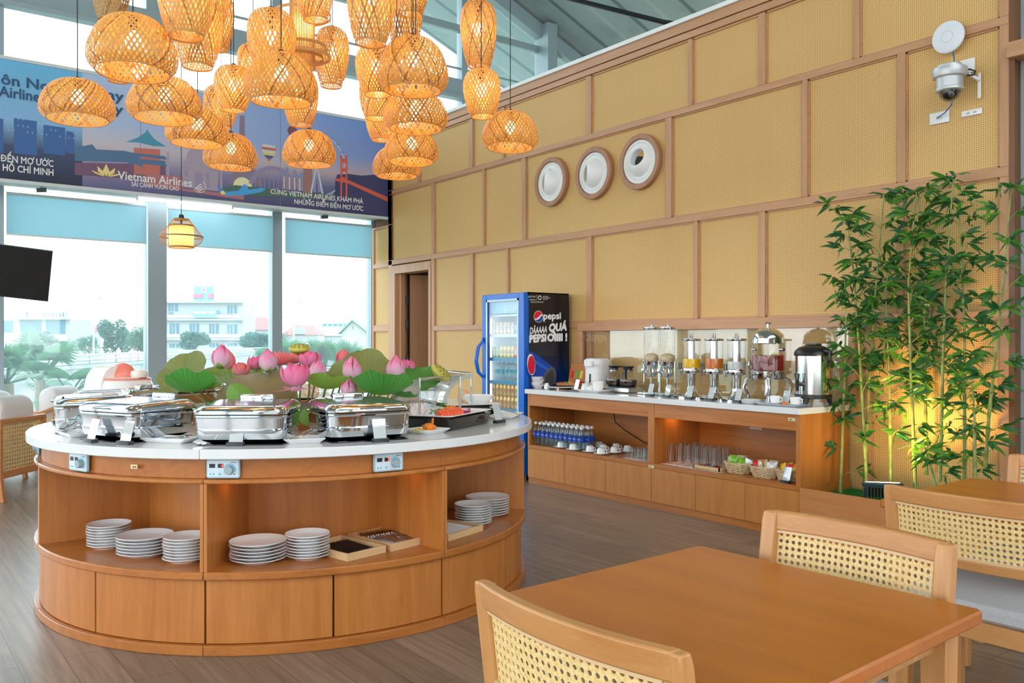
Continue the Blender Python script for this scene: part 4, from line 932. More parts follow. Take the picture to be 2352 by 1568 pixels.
# menu cards
CLIP = P('dark_card_base', (.025,.03,.035), .35)
def card(label, pos, rz, logo=True, lean=.28, w=.062, h=.095, grp='white menu cards in black blocks on the island'):
    t = thing('menu_card', label, 'menu card', pos, rz, grp)
    MB().rr([(.078,.036,.002,0),(.078,.036,.002,.016),(.074,.032,.002,.018)], 2).build('block', CLIP, t)
    M = Matrix.Translation((0,.002,.014)) @ Matrix.Rotation(-lean,4,'X')
    m = MB().box(-w/2,w/2,-.001,.001,0,h); m.xf(M); m.build('card', CARD, t)
    m = MB().box(-w/2-.003,w/2+.003,-.0022,-.0014,-.004,h+.003); m.xf(M); m.build('clear_sleeve', ACRYL, t, smooth=False)
    m = MB().box(-.018,.018,-.00135,-.0012,h*.5,h*.52); m.xf(M); m.build('printed_line', P('pale_grey_print', (.6,.62,.64)), t)
    m = MB().lathe([(.006,0),(.006,.0003)], 14); m.xf(M @ Matrix.Translation((0,-.0012,h*.82)) @ Matrix.Rotation(R(90),4,'X')); m.build('printed_mark', P('pale_grey_print', (.6,.62,.64)), t)
    return t
def out(a): return R(a+90)
card('white menu card left of the pair before the second chafing dish', (0.861, 4.398, 0.925), out(-163))
card('white menu card right of the pair, next to the long plate', (0.969, 4.209, 0.925), out(-152))
card('white menu card centred before the dish right of the seam', (1.357, 3.851, 0.925), out(-127))
card('white menu card before the dish beside the carrot garnish', (1.954, 3.586, 0.925), out(-98))
card('tall white menu card at the right end, beyond the black food tray', (2.965, 4.01, 0.925), R(14))
card('white menu card furthest left, on the island rim', (0.907, 5.579, 0.925), out(178))
card('white menu card by the crossed tongs at the left rim', (0.891, 5.243, 0.925), out(172))
# square flared plates
def fplate(label, pos, rz, w=.25, d=.16, name='serving_plate'):
    t = thing(name, label, 'serving plate', pos, rz, 'white flared serving plates on the island')
    MB().rr([(w*.72,d*.66,.006,0),(w*.76,d*.72,.006,.004),(w,d,.004,.022),(w*1.0,d*1.0,.004,.0245),(w*.78,d*.74,.006,.007),(w*.7,d*.64,.006,.006)], 2).build('plate_body', WHITE, t, ang=50)
    return t
def tongs(label, pos, rz, up=0):
    t = thing('tongs', label, 'tongs', pos, rz, 'steel serving tongs'); 
    for s in (-1, 1):
        m = MB(); m.tube([(-.10,0,.008),(-.05,.012*s,.008+up*.3),(.04,.020*s,.010+up*.7),(.075,.018*s,.012+up)], [.006,.0065,.006,.004], 8, flat=.35); m.build('arm', CHROME, t)
        MB().rr([(.03,.012,.005,-.002),(.036,.016,.006,.003),(.03,.012,.005,.007)], 3, (.088,.016*s,.008+up)).build('grip', CHROME, t)
    return t
q = (1.143, 4.161, 0.925); fplate('long white plate with tongs left of the top seam', (q[0]+.02,q[1]+.03,q[2]), out(-146), .27, .13); tongs('steel tongs on the long plate left of the top seam', (q[0]+.02,q[1]+.035,q[2]+.007), out(-150), .01)
q = (1.665, 3.763, 0.925); fplate('white square plate between the two right hand chafing dishes', (q[0],q[1]+.04,q[2]), out(-111), .19, .17); tongs('steel tongs standing on the plate between two dishes', (q[0]-.01,q[1]+.05,q[2]+.007), out(-60), .03)
q = (0.809, 4.713, 0.925); fplate('long white plate with tongs at the left rim', (q[0]+.05,q[1]+.04,q[2]), out(-174), .25, .13); tongs('tangle of steel tongs at the left rim', (q[0]+.05,q[1]+.05,q[2]+.007), out(-165), .04); tongs('second steel tongs crossing at the left rim', (q[0]+.07,q[1]+.09,q[2]+.007), out(-140), .05)
q = (2.343, 3.745, 0.925); gp = (q[0],q[1]+.05,q[2]); fplate('white plate holding the carrot garnish', gp, out(-75), .17, .17)
q = (3.173, 4.205, 0.925); fplate('white plate with a serving spoon at the right end of the island', (q[0]+.03,q[1]+.05,q[2]), R(40), .30, .16); tongs('steel tongs leaning on the right end plate', (q[0]+.03,q[1]+.05,q[2]+.007), R(150), .05)
CARROT = P('carrot_orange', (.86,.24,.02), .45)
def carrot_flower(label, pos, s, tall=0):
    t = thing('carrot_garnish', label, 'garnish', pos, 0, 'carved carrot garnishes')
    m = MB()
    for k in range(9):
        a = k*2.4; rr_ = s*(.3+.7*(k/9)); m.sheet(3,4,lambda u,v,a=a,rr_=rr_: (math.cos(a+(u-.5)*1.1)*rr_*(.75+.25*v), math.sin(a+(u-.5)*1.1)*rr_*(.75+.25*v), s*.9*v*(1.25-rr_/s*.6)+.001))
    m.build('petals', CARROT, t, solid=.003); MB().lathe([(s*.5,0),(s*.55,s*.15),(s*.3,s*.3)], 14).build('heart', CARROT, t)
    if tall: MB().tube([(.012,-.01,s*.5),(.016,-.012,s*1.1),(.02,-.01,s*1.55)], [.011,.009,.007], 8, flat=.5).build('curl', CARROT, t); MB().sph((0,0,s*.42), s*.72, 14, 7, .8).build('ball', CARROT, t)
carrot_flower('carved carrot garnish on the small white plate', (gp[0]+.0,gp[1]-.01,gp[2]+.007), .046, 1)
t = thing('omelette_strips', 'yellow shredded egg beside the carrot garnish', 'garnish', (gp[0]-.055,gp[1]+.0,gp[2]+.007)); m = MB()
for k in range(30): a = RNG.uniform(0,PI); x0,y0 = RNG.uniform(-.03,.03), RNG.uniform(-.04,.04); z = RNG.uniform(.003,.016); m.tube([(x0-.02*math.cos(a),y0-.02*math.sin(a),z),(x0,y0,z+.004),(x0+.02*math.cos(a),y0+.02*math.sin(a),z)], .002, 5)
m.build('strips', P('egg_yellow', (.80,.52,.06), .5), t)
# ---- roll-top cold display on a black tray
ACRE = glass('acrylic_edge', (.90,.94,.95), 2.2, .34, (.86,.92,.94))
def display(label, a, r, food):
    x, y, _ = polar(r, a, 0); rz = R(a+90); w, d = .54, .36
    t = thing('cold_display', label, 'food display', (x,y,ZT), rz, 'clear roll top displays on black trays')
    MB().rr([(w-.05,d-.05,.02,0),(w-.03,d-.03,.025,.006),(w,d,.03,.062),(w,d,.03,.066),(w-.03,d-.03,.02,.066)], 5).build('black_tray', P('gloss_black_tray', (.014,.013,.012), .12), t)
    m = MB(); m.poly([(.03+.055*math.cos(k*PI/8), -d/2+.0105, .030+.016*math.sin(k*PI/8)) for k in range(16)]); m.xf(Matrix.Translation((.12,-.0045,.004)) @ Matrix.Rotation(R(-15),4,'X') if False else Matrix.Translation((.09,-.004,0)), 0); m.build('grip_recess', BLACK, t, smooth=False)
    MB().rr([(w-.06,d-.06,.02,.0665),(w+.005,d+.005,.03,.078),(w+.005,d+.005,.03,.082),(w-.06,d-.06,.02,.071),(w-.08,d-.08,.02,.0705)], 5).build('white_platter', WHITE, t, ang=50)
    m = MB(); zb = .083; H = .19; yb = .02
    m.tube([(-w/2+.02,yb,zb),(-w/2+.02,yb,zb+H),(w/2-.02,yb,zb+H),(w/2-.02,yb,zb)], .008, 6); m.build('acrylic_frame', ACRE, t)
    for s in (-1, 1):
        k = MB(); n = 14; k.rings([[((w/2-.02)*s+e, yb+.0+rr_*math.cos(R(q)), zb+rr_*math.sin(R(q))) for e, rr_ in ((-.003,H),(.003,H),(.003,H-.03),(-.003,H-.03))] for q in [90-6.43*j for j in range(n+1)]]); k.build('end_rim', ACRE, t)
    for rr_, q0, q1 in ((H, 0, 90), (H-.018, 20, 88)):
        k = MB(); k.sheet(1, 14, lambda u,v: ((u-.5)*(w-.045), yb+rr_*math.cos(R(q0+(q1-q0)*v)), zb+rr_*math.sin(R(q0+(q1-q0)*v)))); k.build('roll_cover', ACRYL, t)
    return t, (x,y,ZT+.0715), rz
_, c, rz = display('clear roll top display of melon and carrot on a black tray, facing the fridge side', -59.5, 1.0, 1)
MELON = noisy('red_melon_flesh', (.84,.10,.035), (.78,.17,.06), 30, .3)
sl = MB().rr([(.075,.012,.004,0),(.066,.012,.005,.018),(.04,.011,.005,.034),(.015,.01,.004,.038)], 3).build('melon_slice', MELON, ang=60)
for i in range(13):
    o = sl if i == 0 else sl.copy()
    if i: COL.objects.link(o)
    o.location = at(c, rz, -.235+.0205*i, -.095-.002*(i % 2), -.0005); o.rotation_euler = (R(-18), 0, rz+R(62))
    tag(o, '%s from the left in the row of red melon slices' % (ORD[i]+' slice'), 'melon slice', 'red melon slices on the platter')
for i, (x, y, s) in enumerate(((-.09,-.035,.036),(.07,-.0,.040),(.14,.01,.034))):
    carrot_flower(('carved carrot flower at the left of the onion rings', 'large carved carrot flower in the middle of the platter', 'carved carrot flower at the right of the platter')[i], at(c, rz, x, y, 0), s)
ONI = P('purple_onion_skin', (.42,.02,.16), .35); ONW = P('onion_flesh', (.82,.70,.74), .4)
for i, (x, y) in enumerate(((.045,-.05),(.11,-.075),(.165,-.045),(.225,-.02))):
    t = thing('onion_slice', ('onion slice at the left, under the carrot flowers','onion slice second from the left on the platter','third onion slice on the platter, lying flat','onion slice furthest right on the platter')[i], 'onion slice', at(c, rz, x, y, 0), rz, 'purple onion slices')
    MB().lathe([(.034,0),(.038,.006),(.034,.012),(.031,.012),(.031,0)], 24, cap0=False, cap1=False).build('skin', ONI, t); MB().lathe([(.0305,.001),(.0305,.011),(.022,.012),(.021,.010),(.013,.011),(.001,.0115)], 24).build('rings', ONW, t)
def parsley(label, pos, s=.03):
    m = MB(); g = random.Random(5)
    for k in range(60): p = Vector((g.uniform(-s,s), g.uniform(-s,s), g.uniform(.004,s*.9))); a = g.uniform(0,6); m.poly([p, p+Vector((.009*math.cos(a),.009*math.sin(a),.005)), p+Vector((.004*math.cos(a+1),.004*math.sin(a+1),.011))])
    o = m.build('parsley_sprig', P('parsley_green', (.05,.20,.02), .5), loc=pos, smooth=False); tag(o, label, 'herb')
parsley('green parsley sprig beside the carrot flower at the left of the platter', at(c, rz, -.145, -.03, .0)); parsley('green parsley sprig at the back right by the white bowl', at(c, rz, .245, .135, .012), .022)
def lump(label, pos, s, mat):
    m = MB(); g = random.Random(2)
    m.rings([[((s*(1-.25*abs(z*2-.6))*(1+.18*math.sin(5*q/16*2*PI+z*7)))*math.cos(2*PI*q/16)*1.2, (s*(1-.25*abs(z*2-.6))*(1+.18*math.sin(5*q/16*2*PI+z*7)))*math.sin(2*PI*q/16), z*s*1.6) for q in range(16)] for z in (0,.25,.5,.75,.95)])
    o = m.build('coconut_mound', mat, loc=pos); tag(o, label, 'food')
lump('pale mound of shredded coconut behind the melon slices', at(c, rz, -.20, .07, -.0005), .045, P('coconut_white', (.80,.68,.66), .7))
_, c2, rz2 = display('second clear roll top display at the back right of the island', -14, 1.06, 0)
t = thing('bowl', 'white bowl standing on the second display tray', 'bowl', at(c2, rz2, -.16, -.06, 0)); MB().lathe([(.045,0),(.07,.012),(.095,.045),(.10,.06),(.097,.06),(.088,.042),(.06,.014),(.001,.010)], 36).build('bowl_body', WHITE, t)
lump('orange and white salad heap in the second display', at(c2, rz2, .10, -.07, -.0005), .05, noisy('salad_mix', (.80,.30,.10), (.75,.70,.55), 40, .5))
_, c3, rz3 = display('third clear roll top display behind the lotus stems', 62, 1.05, 0)
lump('salad heap on the display tray behind the lotus stems', at(c3, rz3, .0, -.07, -.0005), .06, noisy('salad_mix', (.8,.3,.1), (.7,.7,.5), 40, .5))
# ---- white and pink rice urn
p = (1.47, 6.775, 0.925); p = (1.30, 5.78, ZT)
t = thing('rice_urn', 'white rice urn with a pink dome lid behind the left chafing dishes', 'rice urn', p, R(-37.33-25)); t.scale = (1.13,1.13,1.22)
MB().rr([(.31,.29,.10,0),(.355,.325,.11,.02),(.36,.33,.11,.10),(.33,.30,.11,.155),(.30,.27,.10,.195),(.28,.25,.10,.20)], 8).build('body', WPLAST, t, ang=50)
PINK = P('coral_pink_plastic', (.80,.22,.17), .25)
MB().rr([(.306,.276,.10,.194),(.304,.274,.10,.199),(.29,.26,.10,.203)], 8).build('pink_rim', PINK, t); MB().rr([(.292,.262,.10,.2025),(.25,.22,.09,.208)], 8).build('lid', P('cream_plastic', (.84,.76,.70), .3), t)
m = MB(); n = 16
m.rings([[(x, .095*math.cos(PI*k/n)-.06, .15+.105*1.1*math.sin(PI*k/n)) for k in range(n+1)] for x in (-.09,-.04,.0,.04)]); m.build('front_hood', P('pale_pink_plastic', (.84,.78,.77), .2), t)
m = MB().sph((.025,.0,.205), .072, 18, 9, 1.05); m.build('dome', PINK, t)
MB().lathe([(.042,0),(.046,.01),(.044,.03),(.03,.038)], 20, (.115,.03,.205)).build('lid_knob', P('cream_plastic', (.84,.76,.70), .3), t)
MB().box(-.07,-.01,-.172,-.164,.055,.125).build('scoop_pocket', WPLAST, t, bev=.01)
MB().box(.06,.10,-.171,-.162,.03,.055).build('green_label', P('green_label', (.10,.40,.08), .5), t); MB().box(.105,.135,-.171,-.160,.035,.055).build('brown_label', P('brown_label', (.30,.20,.12), .5), t)
MB().box(-.15,.15,-.1665,-.16,.128,.130).build('seam', P('seam_grey', (.5,.5,.52)), t)
# ---- lotus planter, flowers, leaves and pods
pb = thing('lotus_planter', 'low wooden planter box in the middle of the island for the lotuses', 'planter', (CX,CY_,.0)); ro = .66
def octr(r): return [(r*math.cos(R(22.5+45*k)), r*math.sin(R(22.5+45*k))) for k in range(8)]
m = MB(); m.rings([[(x,y,z) for x, y in octr(r)] for r, z in ((ro,.925),(ro,1.0),(ro-.02,1.0),(ro-.02,.93))], False, False); m.build('box_side', OAKH, pb, smooth=False)
m = MB(); m.rings([[(x,y,z) for x, y in octr(ro-.021)] for z in (.928,.985)]); m.build('soil', noisy('dark_pebbles', (.02,.018,.016), (.07,.06,.05), 60, .8), pb, smooth=False)
ZS2 = .985
STEM = noisy('lotus_stem_green', (.20,.26,.06), (.30,.33,.10), 20, .5)
def ramp_uv(name, cols, trn, rough=.5):
    m = trans(name, (.8,.3,.5), trn, .35, rough); N = m.node_tree.nodes; L = m.node_tree.links; b = N['Principled BSDF']
    u = N.new('ShaderNodeUVMap'); sp = N.new('ShaderNodeSeparateXYZ'); L.new(u.outputs[0], sp.inputs[0]); r = ramp(N, cols); L.new(sp.outputs[1], r.inputs[0]); L.new(r.outputs[0], b.inputs['Base Color'])
    tl = [q for q in N if q.type == 'BSDF_TRANSLUCENT'][0]; L.new(r.outputs[0], tl.inputs[0]); return m
PETB = ramp_uv('pink_bud_petal', [(0,(.70,.74,.40)),(.22,(.84,.72,.74)),(.6,(.86,.46,.66)),(1,(.86,.16,.36))], (.9,.4,.6))
PETP = ramp_uv('pink_petal', [(0,(.84,.62,.68)),(.4,(.86,.32,.54)),(1,(.86,.13,.32))], (.9,.3,.5))
PETC = ramp_uv('coral_petal', [(0,(.86,.55,.58)),(.5,(.88,.30,.36)),(1,(.90,.20,.18))], (.9,.3,.3))
SEP = ramp_uv('green_sepal', [(0,(.22,.36,.06)),(.7,(.36,.48,.12)),(1,(.5,.4,.3))], (.4,.5,.1))
def petal_into(m, az, L, Wd, p0, p1, off=.004, cup=.35, vmax=1.0, grow=1.0):
    n = 7; path = [(off, 0)]
    for k in range(n): ph = R(p0+(p1-p0)*(k+.5)/n); path.append((path[-1][0]+math.cos(ph)*L/n, path[-1][1]+math.sin(ph)*L/n))
    def fn(u, v):
        f = v*vmax*n; k = min(int(f), n-1); q = f-k; r = path[k][0]*(1-q)+path[k+1][0]*q; z = path[k][1]*(1-q)+path[k+1][1]*q
        w = Wd*(math.sin(PI*min(1,(v*.86+.10)))**.75)*(1 if v < .75 else 1-((v-.75)/.25)**2*.82); s = (u-.5)*2
        r2 = r*grow-cup*w*s*s*.9; y = s*w*(1-.12*s*s)
        return (r2*math.cos(az)-y*math.sin(az), r2*math.sin(az)+y*math.cos(az), z+.0)
    m.sheet(6, n, fn)
KIND = {'bud': [(4,1.22,.33,16,146,.42),(5,1.36,.27,24,148,.42),(4,1.46,.20,34,150,.42)], 'half': [(6,1.2,.34,4,126,.5),(6,1.2,.30,18,138,.5),(4,1.15,.24,25,150,.5)], 'cup': [(6,1.2,.36,4,130,.5),(6,1.2,.32,16,140,.5),(4,1.15,.24,25,150,.5),(5,1.02,.24,-26,14,.2)], 'open': [(8,1.1,.26,0,48,.3),(7,1.05,.26,14,80,.4),(6,.95,.22,30,115,.5)]}
def stem_from(base, top, par, r=.0055):
    b, t_ = Vector(base), Vector(top); k = Vector((RNG.uniform(-.015,.015), RNG.uniform(-.015,.015), 0))
    MB().tube([(0,0,0), tuple((t_-b)*.5+k), tuple(t_-b)], [r*1.1, r, r*.9], 8).build('stem', STEM, par)
def basepos(p, pull=.8):
    v = Vector((p[0]-CX, p[1]-CY_)); v *= pull
    if v.length > .56: v *= .56/v.length
    return (CX+v.x, CY_+v.y, ZS2)
def flower(label, c, h, kind, mat, seed, tilt=(0,0), sep=0):
    h *= .98; p = (c[0], c[1], c[2]-h*.5); b = basepos(p); t = thing('lotus_flower', label, 'lotus', b, 0, 'pink artificial lotus flowers')
    M = Matrix.Translation(Vector(p)-Vector(b)) @ Matrix.Rotation(tilt[0],4,'X') @ Matrix.Rotation(tilt[1],4,'Y'); m = MB(); a0 = seed*1.1
    for li, (n, L, w, p0, p1, cup) in enumerate(KIND[kind]):
        for k in range(n): petal_into(m, a0+2*PI*(k+.5*(li % 2))/n+RNG.uniform(-.08,.08), h*L*RNG.uniform(.95,1.04), h*w, p0+RNG.uniform(-5,5), p1+RNG.uniform(-1,1)*(4 if kind == 'bud' else 13), .004+.002*(3-li), cup, 1.0, 1+RNG.uniform(-.03,.09))
    m.xf(M); m.build('petals', mat, t, ang=180)
    if sep:
        m = MB()
        for k in range(sep): petal_into(m, R(-128)+(k-.5*(sep-1))*1.25, h*1.25, h*.22, 12, 146, .006, .42, .42, 1.07)
        m.xf(M @ Matrix.Translation((0,0,-.002))); m.build('sepals', SEP, t, ang=180)
    if kind == 'open':
        m = MB().lathe([(h*.06,0),(h*.16,h*.25),(h*.15,h*.3),(.001,h*.31)], 16); m.xf(M); m.build('seed_cup', P('yellow_seed_cup', (.72,.60,.10), .6), t)
    stem_from(b, p, t); return t
flower('tall pointed lotus bud furthest left', (1.595, 4.757, 1.306), .115, 'bud', PETB, 1, sep=1)
flower('coral tipped lotus bud tucked behind the tall left bud', (1.692, 4.935, 1.287), .095, 'bud', PETC, 2)
flower('low half open lotus right of the tall left bud', (1.753, 4.889, 1.241), .085, 'half', PETC, 3)
flower('fat pink lotus bud with two green sepals, left of centre', (1.801, 4.6, 1.284), .11, 'bud', PETB, 4, sep=2)
flower('small pink lotus half hidden left of the fat bud', (1.841, 4.884, 1.275), .085, 'half', PETP, 5)
flower('wide open coral lotus behind the fat bud', (2.029, 4.993, 1.307), .105, 'open', PETC, 6)
flower('small coral lotus just left of the upright seed pod', (2.163, 5.079, 1.299), .075, 'half', PETC, 7)
flower('deep pink half open lotus under the seed pod', (2.069, 4.647, 1.299), .10, 'half', PETP, 8)
flower('largest lotus, cup shaped with spread lower petals, in front', (1.804, 4.22, 1.23), .125, 'cup', PETP, 9)
flower('pink lotus bud right of the largest lotus', (1.99, 4.393, 1.232), .10, 'bud', PETB, 10, (.1,.2), sep=1)
flower('coral topped lotus bud right of the centre gap', (2.291, 4.667, 1.293), .09, 'bud', PETC, 11, sep=1)
flower('round pale pink lotus bud with one green sepal, centre right', (2.127, 4.226, 1.239), .11, 'bud', PETB, 12, sep=1)
flower('small pointed lotus bud just above a steel lid', (2.047, 4.098, 1.148), .085, 'bud', PETB, 13, sep=2)
flower('lotus bud peeping from behind the wavy green leaf', (2.553, 4.719, 1.268), .08, 'bud', PETB, 14)
flower('lotus tip showing over the back leaf', (2.587, 4.944, 1.296), .07, 'bud', PETC, 15)
flower('half open lotus behind the right hand pair', (2.598, 4.684, 1.243), .085, 'half', PETC, 16)
flower('lotus bud in front of the right hand pair', (2.441, 4.3, 1.235), .12, 'bud', PETB, 17, sep=1)
flower('half open lotus at the back of the right hand pair', (2.559, 4.399, 1.248), .105, 'half', PETP, 18)
def leafmat(name, c1, c2, vein, tr):
    m = trans(name, c1, tr, .3, .45); N = m.node_tree.nodes; L = m.node_tree.links; b = N['Principled BSDF']
    u = N.new('ShaderNodeUVMap'); sp = N.new('ShaderNodeSeparateXYZ'); L.new(u.outputs[0], sp.inputs[0])
    a = N.new('ShaderNodeMath'); a.operation = 'MULTIPLY'; a.inputs[1].default_value = 15; L.new(sp.outputs[0], a.inputs[0])
    f = N.new('ShaderNodeMath'); f.operation = 'PINGPONG'; f.inputs[1].default_value = .5; L.new(a.outputs[0], f.inputs[0])
    r = ramp(N, [(.0, vein), (.07, c1), (.5, c2)]); L.new(f.outputs[0], r.inputs[0]); L.new(r.outputs[0], b.inputs['Base Color']); return m
LG = leafmat('lotus_leaf_green', (.035,.20,.03), (.05,.27,.05), (.16,.40,.12), (.15,.5,.08))
LO = leafmat('lotus_leaf_olive', (.17,.20,.06), (.22,.26,.09), (.30,.34,.14), (.4,.45,.1))
LB = leafmat('lotus_leaf_brown', (.24,.19,.09), (.28,.23,.12), (.33,.28,.16), (.4,.3,.1))
LY = leafmat('lotus_leaf_fresh', (.12,.30,.04), (.18,.38,.07), (.35,.52,.18), (.4,.7,.1))
def leaf(label, c, rad, mat, nrm, cup=.3, wav=.12, k=5, seed=0, droop=0, asp=1):
    b = basepos(c, .7); t = thing('lotus_leaf', label, 'lotus leaf', b, 0, 'lotus leaves on the island'); nv = Vector(nrm).normalized()
    M = Matrix.Translation(Vector(c)-Vector(b)) @ Vector((0,0,1)).rotation_difference(nv).to_matrix().to_4x4()
    def fn(u, v):
        a = 2*PI*u; r = rad*v*(1+.05*math.sin(3*a+seed)); z = rad*(cup*v*v + wav*v*v*v*math.sin(k*a+seed)+.03*v*v*math.sin(11*a+seed*2)) - droop*rad*v**2*(math.cos(a+seed)**2)
        return (r*math.cos(a)*asp, r*math.sin(a), z)
    m = MB().sheet(44, 8, fn); m.xf(M); m.build('blade', mat, t, ang=180); stem_from(b, c, t, .005); return t
FW = Vector((-.606,-.795,0)); RT_ = Vector((.795,-.606,0)); UP = Vector((0,0,1))
def nr(f, r, u): return tuple(FW*f+RT_*r+UP*u)
leaf('broad olive lotus leaf tilted up at the far left', (1.488, 5.091, 1.216), .15, LO, nr(.75,-.25,.65), .12, .06, 5, 1)
leaf('bright green cupped lotus leaf low at the far left', (1.411, 4.709, 1.131), .135, LG, nr(-.35,-.1,.9), .55, .08, 6, 2)
leaf('small crumpled olive leaf at the very left', (1.371, 4.991, 1.119), .06, LO, nr(.5,0,.8), .2, .15, 4, 3)
leaf('brownish leaf behind the bright green cupped one', (1.556, 5.039, 1.145), .11, LB, nr(.35,.1,.9), .2, .10, 5, 4)
leaf('olive leaf edge behind the tall left bud', (1.737, 5.341, 1.192), .085, LO, nr(.5,.1,.8), .1, .1, 4, 5)
leaf('flat wide pale green leaf below the low half open lotus', (1.734, 4.966, 1.183), .185, LY, nr(.25,0,.95), .10, .06, 5, 6)
leaf('large brown drooping lotus leaf in the centre', (1.688, 4.498, 1.142), .215, LB, nr(.55,.05,.8), -.10, .09, 4, 7, .25)
leaf('dark green leaf behind the fat bud', (1.891, 4.783, 1.216), .09, LG, nr(-.1,.3,.9), .4, .08, 5, 8)
leaf('yellow green cupped leaf right of the largest lotus', (1.992, 4.266, 1.145), .13, LY, nr(-.2,.05,.95), .45, .07, 6, 9)
leaf('tall olive green leaf behind the round pale bud', (2.362, 4.487, 1.224), .165, LO, nr(.7,.15,.65), .05, .09, 5, 10)
leaf('green leaf standing highest at the back right', (2.501, 4.758, 1.289), .10, LG, nr(.2,.2,.9), .15, .16, 5, 11)
leaf('brown leaf under the right hand pair of lotuses', (2.512, 4.561, 1.182), .09, LB, nr(.6,.1,.7), -.05, .1, 4, 12)
leaf('green leaf reaching toward the tilted seed pod', (2.579, 4.259, 1.191), .125, LG, nr(.45,.15,.8), .05, .10, 4, 13)
leaf('large vivid green veined leaf in front, right of the pointed bud', (2.158, 3.951, 1.123), .165, LG, nr(-.25,.0,.95), .50, .07, 5, 14)
leaf('second vivid green leaf edge beside the large veined one', (2.298, 4.033, 1.107), .10, LG, nr(-.1,.3,.9), .35, .08, 5, 15)
leaf('olive leaf left of the round pale bud', (2.189, 4.493, 1.228), .065, LO, nr(.8,0,.5), .1, .12, 4, 16)
leaf('small green leaf at the right shoulder of the largest lotus', (2.108, 4.492, 1.19), .06, LO, nr(.4,0,.9), .2, .12, 4, 17)
leaf('pale green leaf hanging between the two right hand dishes', (1.851, 4.147, 1.013), .055, LY, nr(.9,.1,.2), .1, .1, 3, 18)
leaf('little yellow green leaf cup right of the cupped far left leaf', (1.555, 4.788, 1.144), .055, LY, nr(-.1,0,.95), .45, .1, 4, 19)
leaf('folded green leaf in front of the large brown one', (1.591, 4.446, 1.12), .07, LY, nr(.6,.5,.3), -.2, .1, 3, 20)
def pod(label, c, r, tilt):
    b = basepos(c, .75); t = thing('lotus_seed_pod', label, 'seed pod', b, 0, 'lotus seed pods'); M = Matrix.Translation(Vector(c)-Vector(b)) @ Matrix.Rotation(tilt[0],4,'X') @ Matrix.Rotation(tilt[1],4,'Y')
    m = MB().lathe([(r*.16,-r*.62),(r*.55,-r*.42),(r*.98,-.1*r),(r,0),(r*.93,r*.16),(r*.7,r*.32),(r*.35,r*.42),(.001,r*.45)], 24); m.xf(M); hd = m.build('pod_head', noisy('pod_yellow_green', (.38,.36,.05), (.50,.46,.09), 30, .6), t)
    pit = MB()
    for q, (rad, n) in enumerate(((.0,1),(.40,6),(.76,11))):
        for k in range(n):
            a = 2*PI*k/n+q; z = .45-.28*rad**2; w = MB().lathe([(r*.085,.012*r),(r*.115,.03*r),(r*.095,.045*r),(r*.07,.0)], 10); w.xf(Matrix.Translation((rad*r*math.cos(a), rad*r*math.sin(a), z*r-.012*r)) @ Matrix.Rotation(rad*.75,4,Vector((-math.sin(a),math.cos(a),0)))); pit.add(w)
    pit.xf(M); pit.build('seed_pits', P('pod_pit_brown', (.26,.20,.04), .7), hd); stem_from(b, tuple(Vector(c)+Vector((0,0,-r*.5))), t, .006)
pod('upright yellow green lotus seed pod above the deep pink lotus', (2.044, 4.73, 1.357), .062, (R(8),R(-6)))
pod('tilted lotus seed pod at the right end of the bouquet', (2.646, 4.145, 1.22), .065, (R(35),R(25)))

# ================================================================== drinks fridge
FB = P('pepsi_blue_enamel', (.0,.13,.62), .25)
FX0, FX1, FY0, FY1, FH = 5.27, 5.85, 6.70, 7.42, 1.895
fr_ = thing('drinks_fridge', 'tall blue glass door drinks fridge with a dark printed side', 'fridge', (FX0, FY0, 0))
def L3(x, y, z): return (x-FX0, y-FY0, z)
m = MB(); FW_, FD = FX1-FX0, FY1-FY0
m.box(0.04, FW_, 0, .025, .06, FH); m.box(.04, FW_, FD-.025, FD, .06, FH); m.box(.04, FW_, 0, FD, FH-.03, FH); m.box(FW_-.025, FW_, 0, FD, .06, FH); m.box(.04, FW_, 0, FD, .06, .22)
m.build('cabinet', FB, fr_)
FWH = P('white_liner', (.82,.86,.88), .3)
m = MB(); m.box(.06, FW_-.025, .025, .035, .22, FH-.03); m.box(.06, FW_-.025, FD-.035, FD-.025, .22, FH-.03); m.box(FW_-.04, FW_-.025, .025, FD-.025, .22, FH-.03); m.box(.05, FW_-.03, .03, FD-.03, .215, .225); m.box(.05, FW_-.03, .03, FD-.03, 1.66, 1.68); m.build('liner', FWH, fr_)
for k in range(4): MB().tube([(.1+.4*(k % 2), .1+.5*(k//2), 0),(.1+.4*(k % 2), .1+.5*(k//2), .07)], .02, 8).build('foot', BLACK, fr_)
PRS = P('printed_fridge_side', (.01,.02,.05), .22)
def _prs():
    N, L, b = nt(PRS); t = N.new('ShaderNodeTexCoord'); sp = N.new('ShaderNodeSeparateXYZ'); L.new(t.outputs['Object'], sp.inputs[0])
    a = N.new('ShaderNodeMapRange'); a.inputs[1].default_value = .3; a.inputs[2].default_value = 1.9; L.new(sp.outputs[2], a.inputs[0])
    r = ramp(N, [(0,(.0,.02,.12)),(.3,(.0,.035,.24)),(.5,(.002,.02,.09)),(.62,(.004,.008,.02)),(1,(.004,.005,.008))]); L.new(a.outputs[0], r.inputs[0]); L.new(r.outputs[0], b.inputs['Base Color'])
_prs()
MB().box(.05, FW_-.012, -.004, 0, .07, FH-.012).build('printed_side', PRS, fr_, smooth=False)
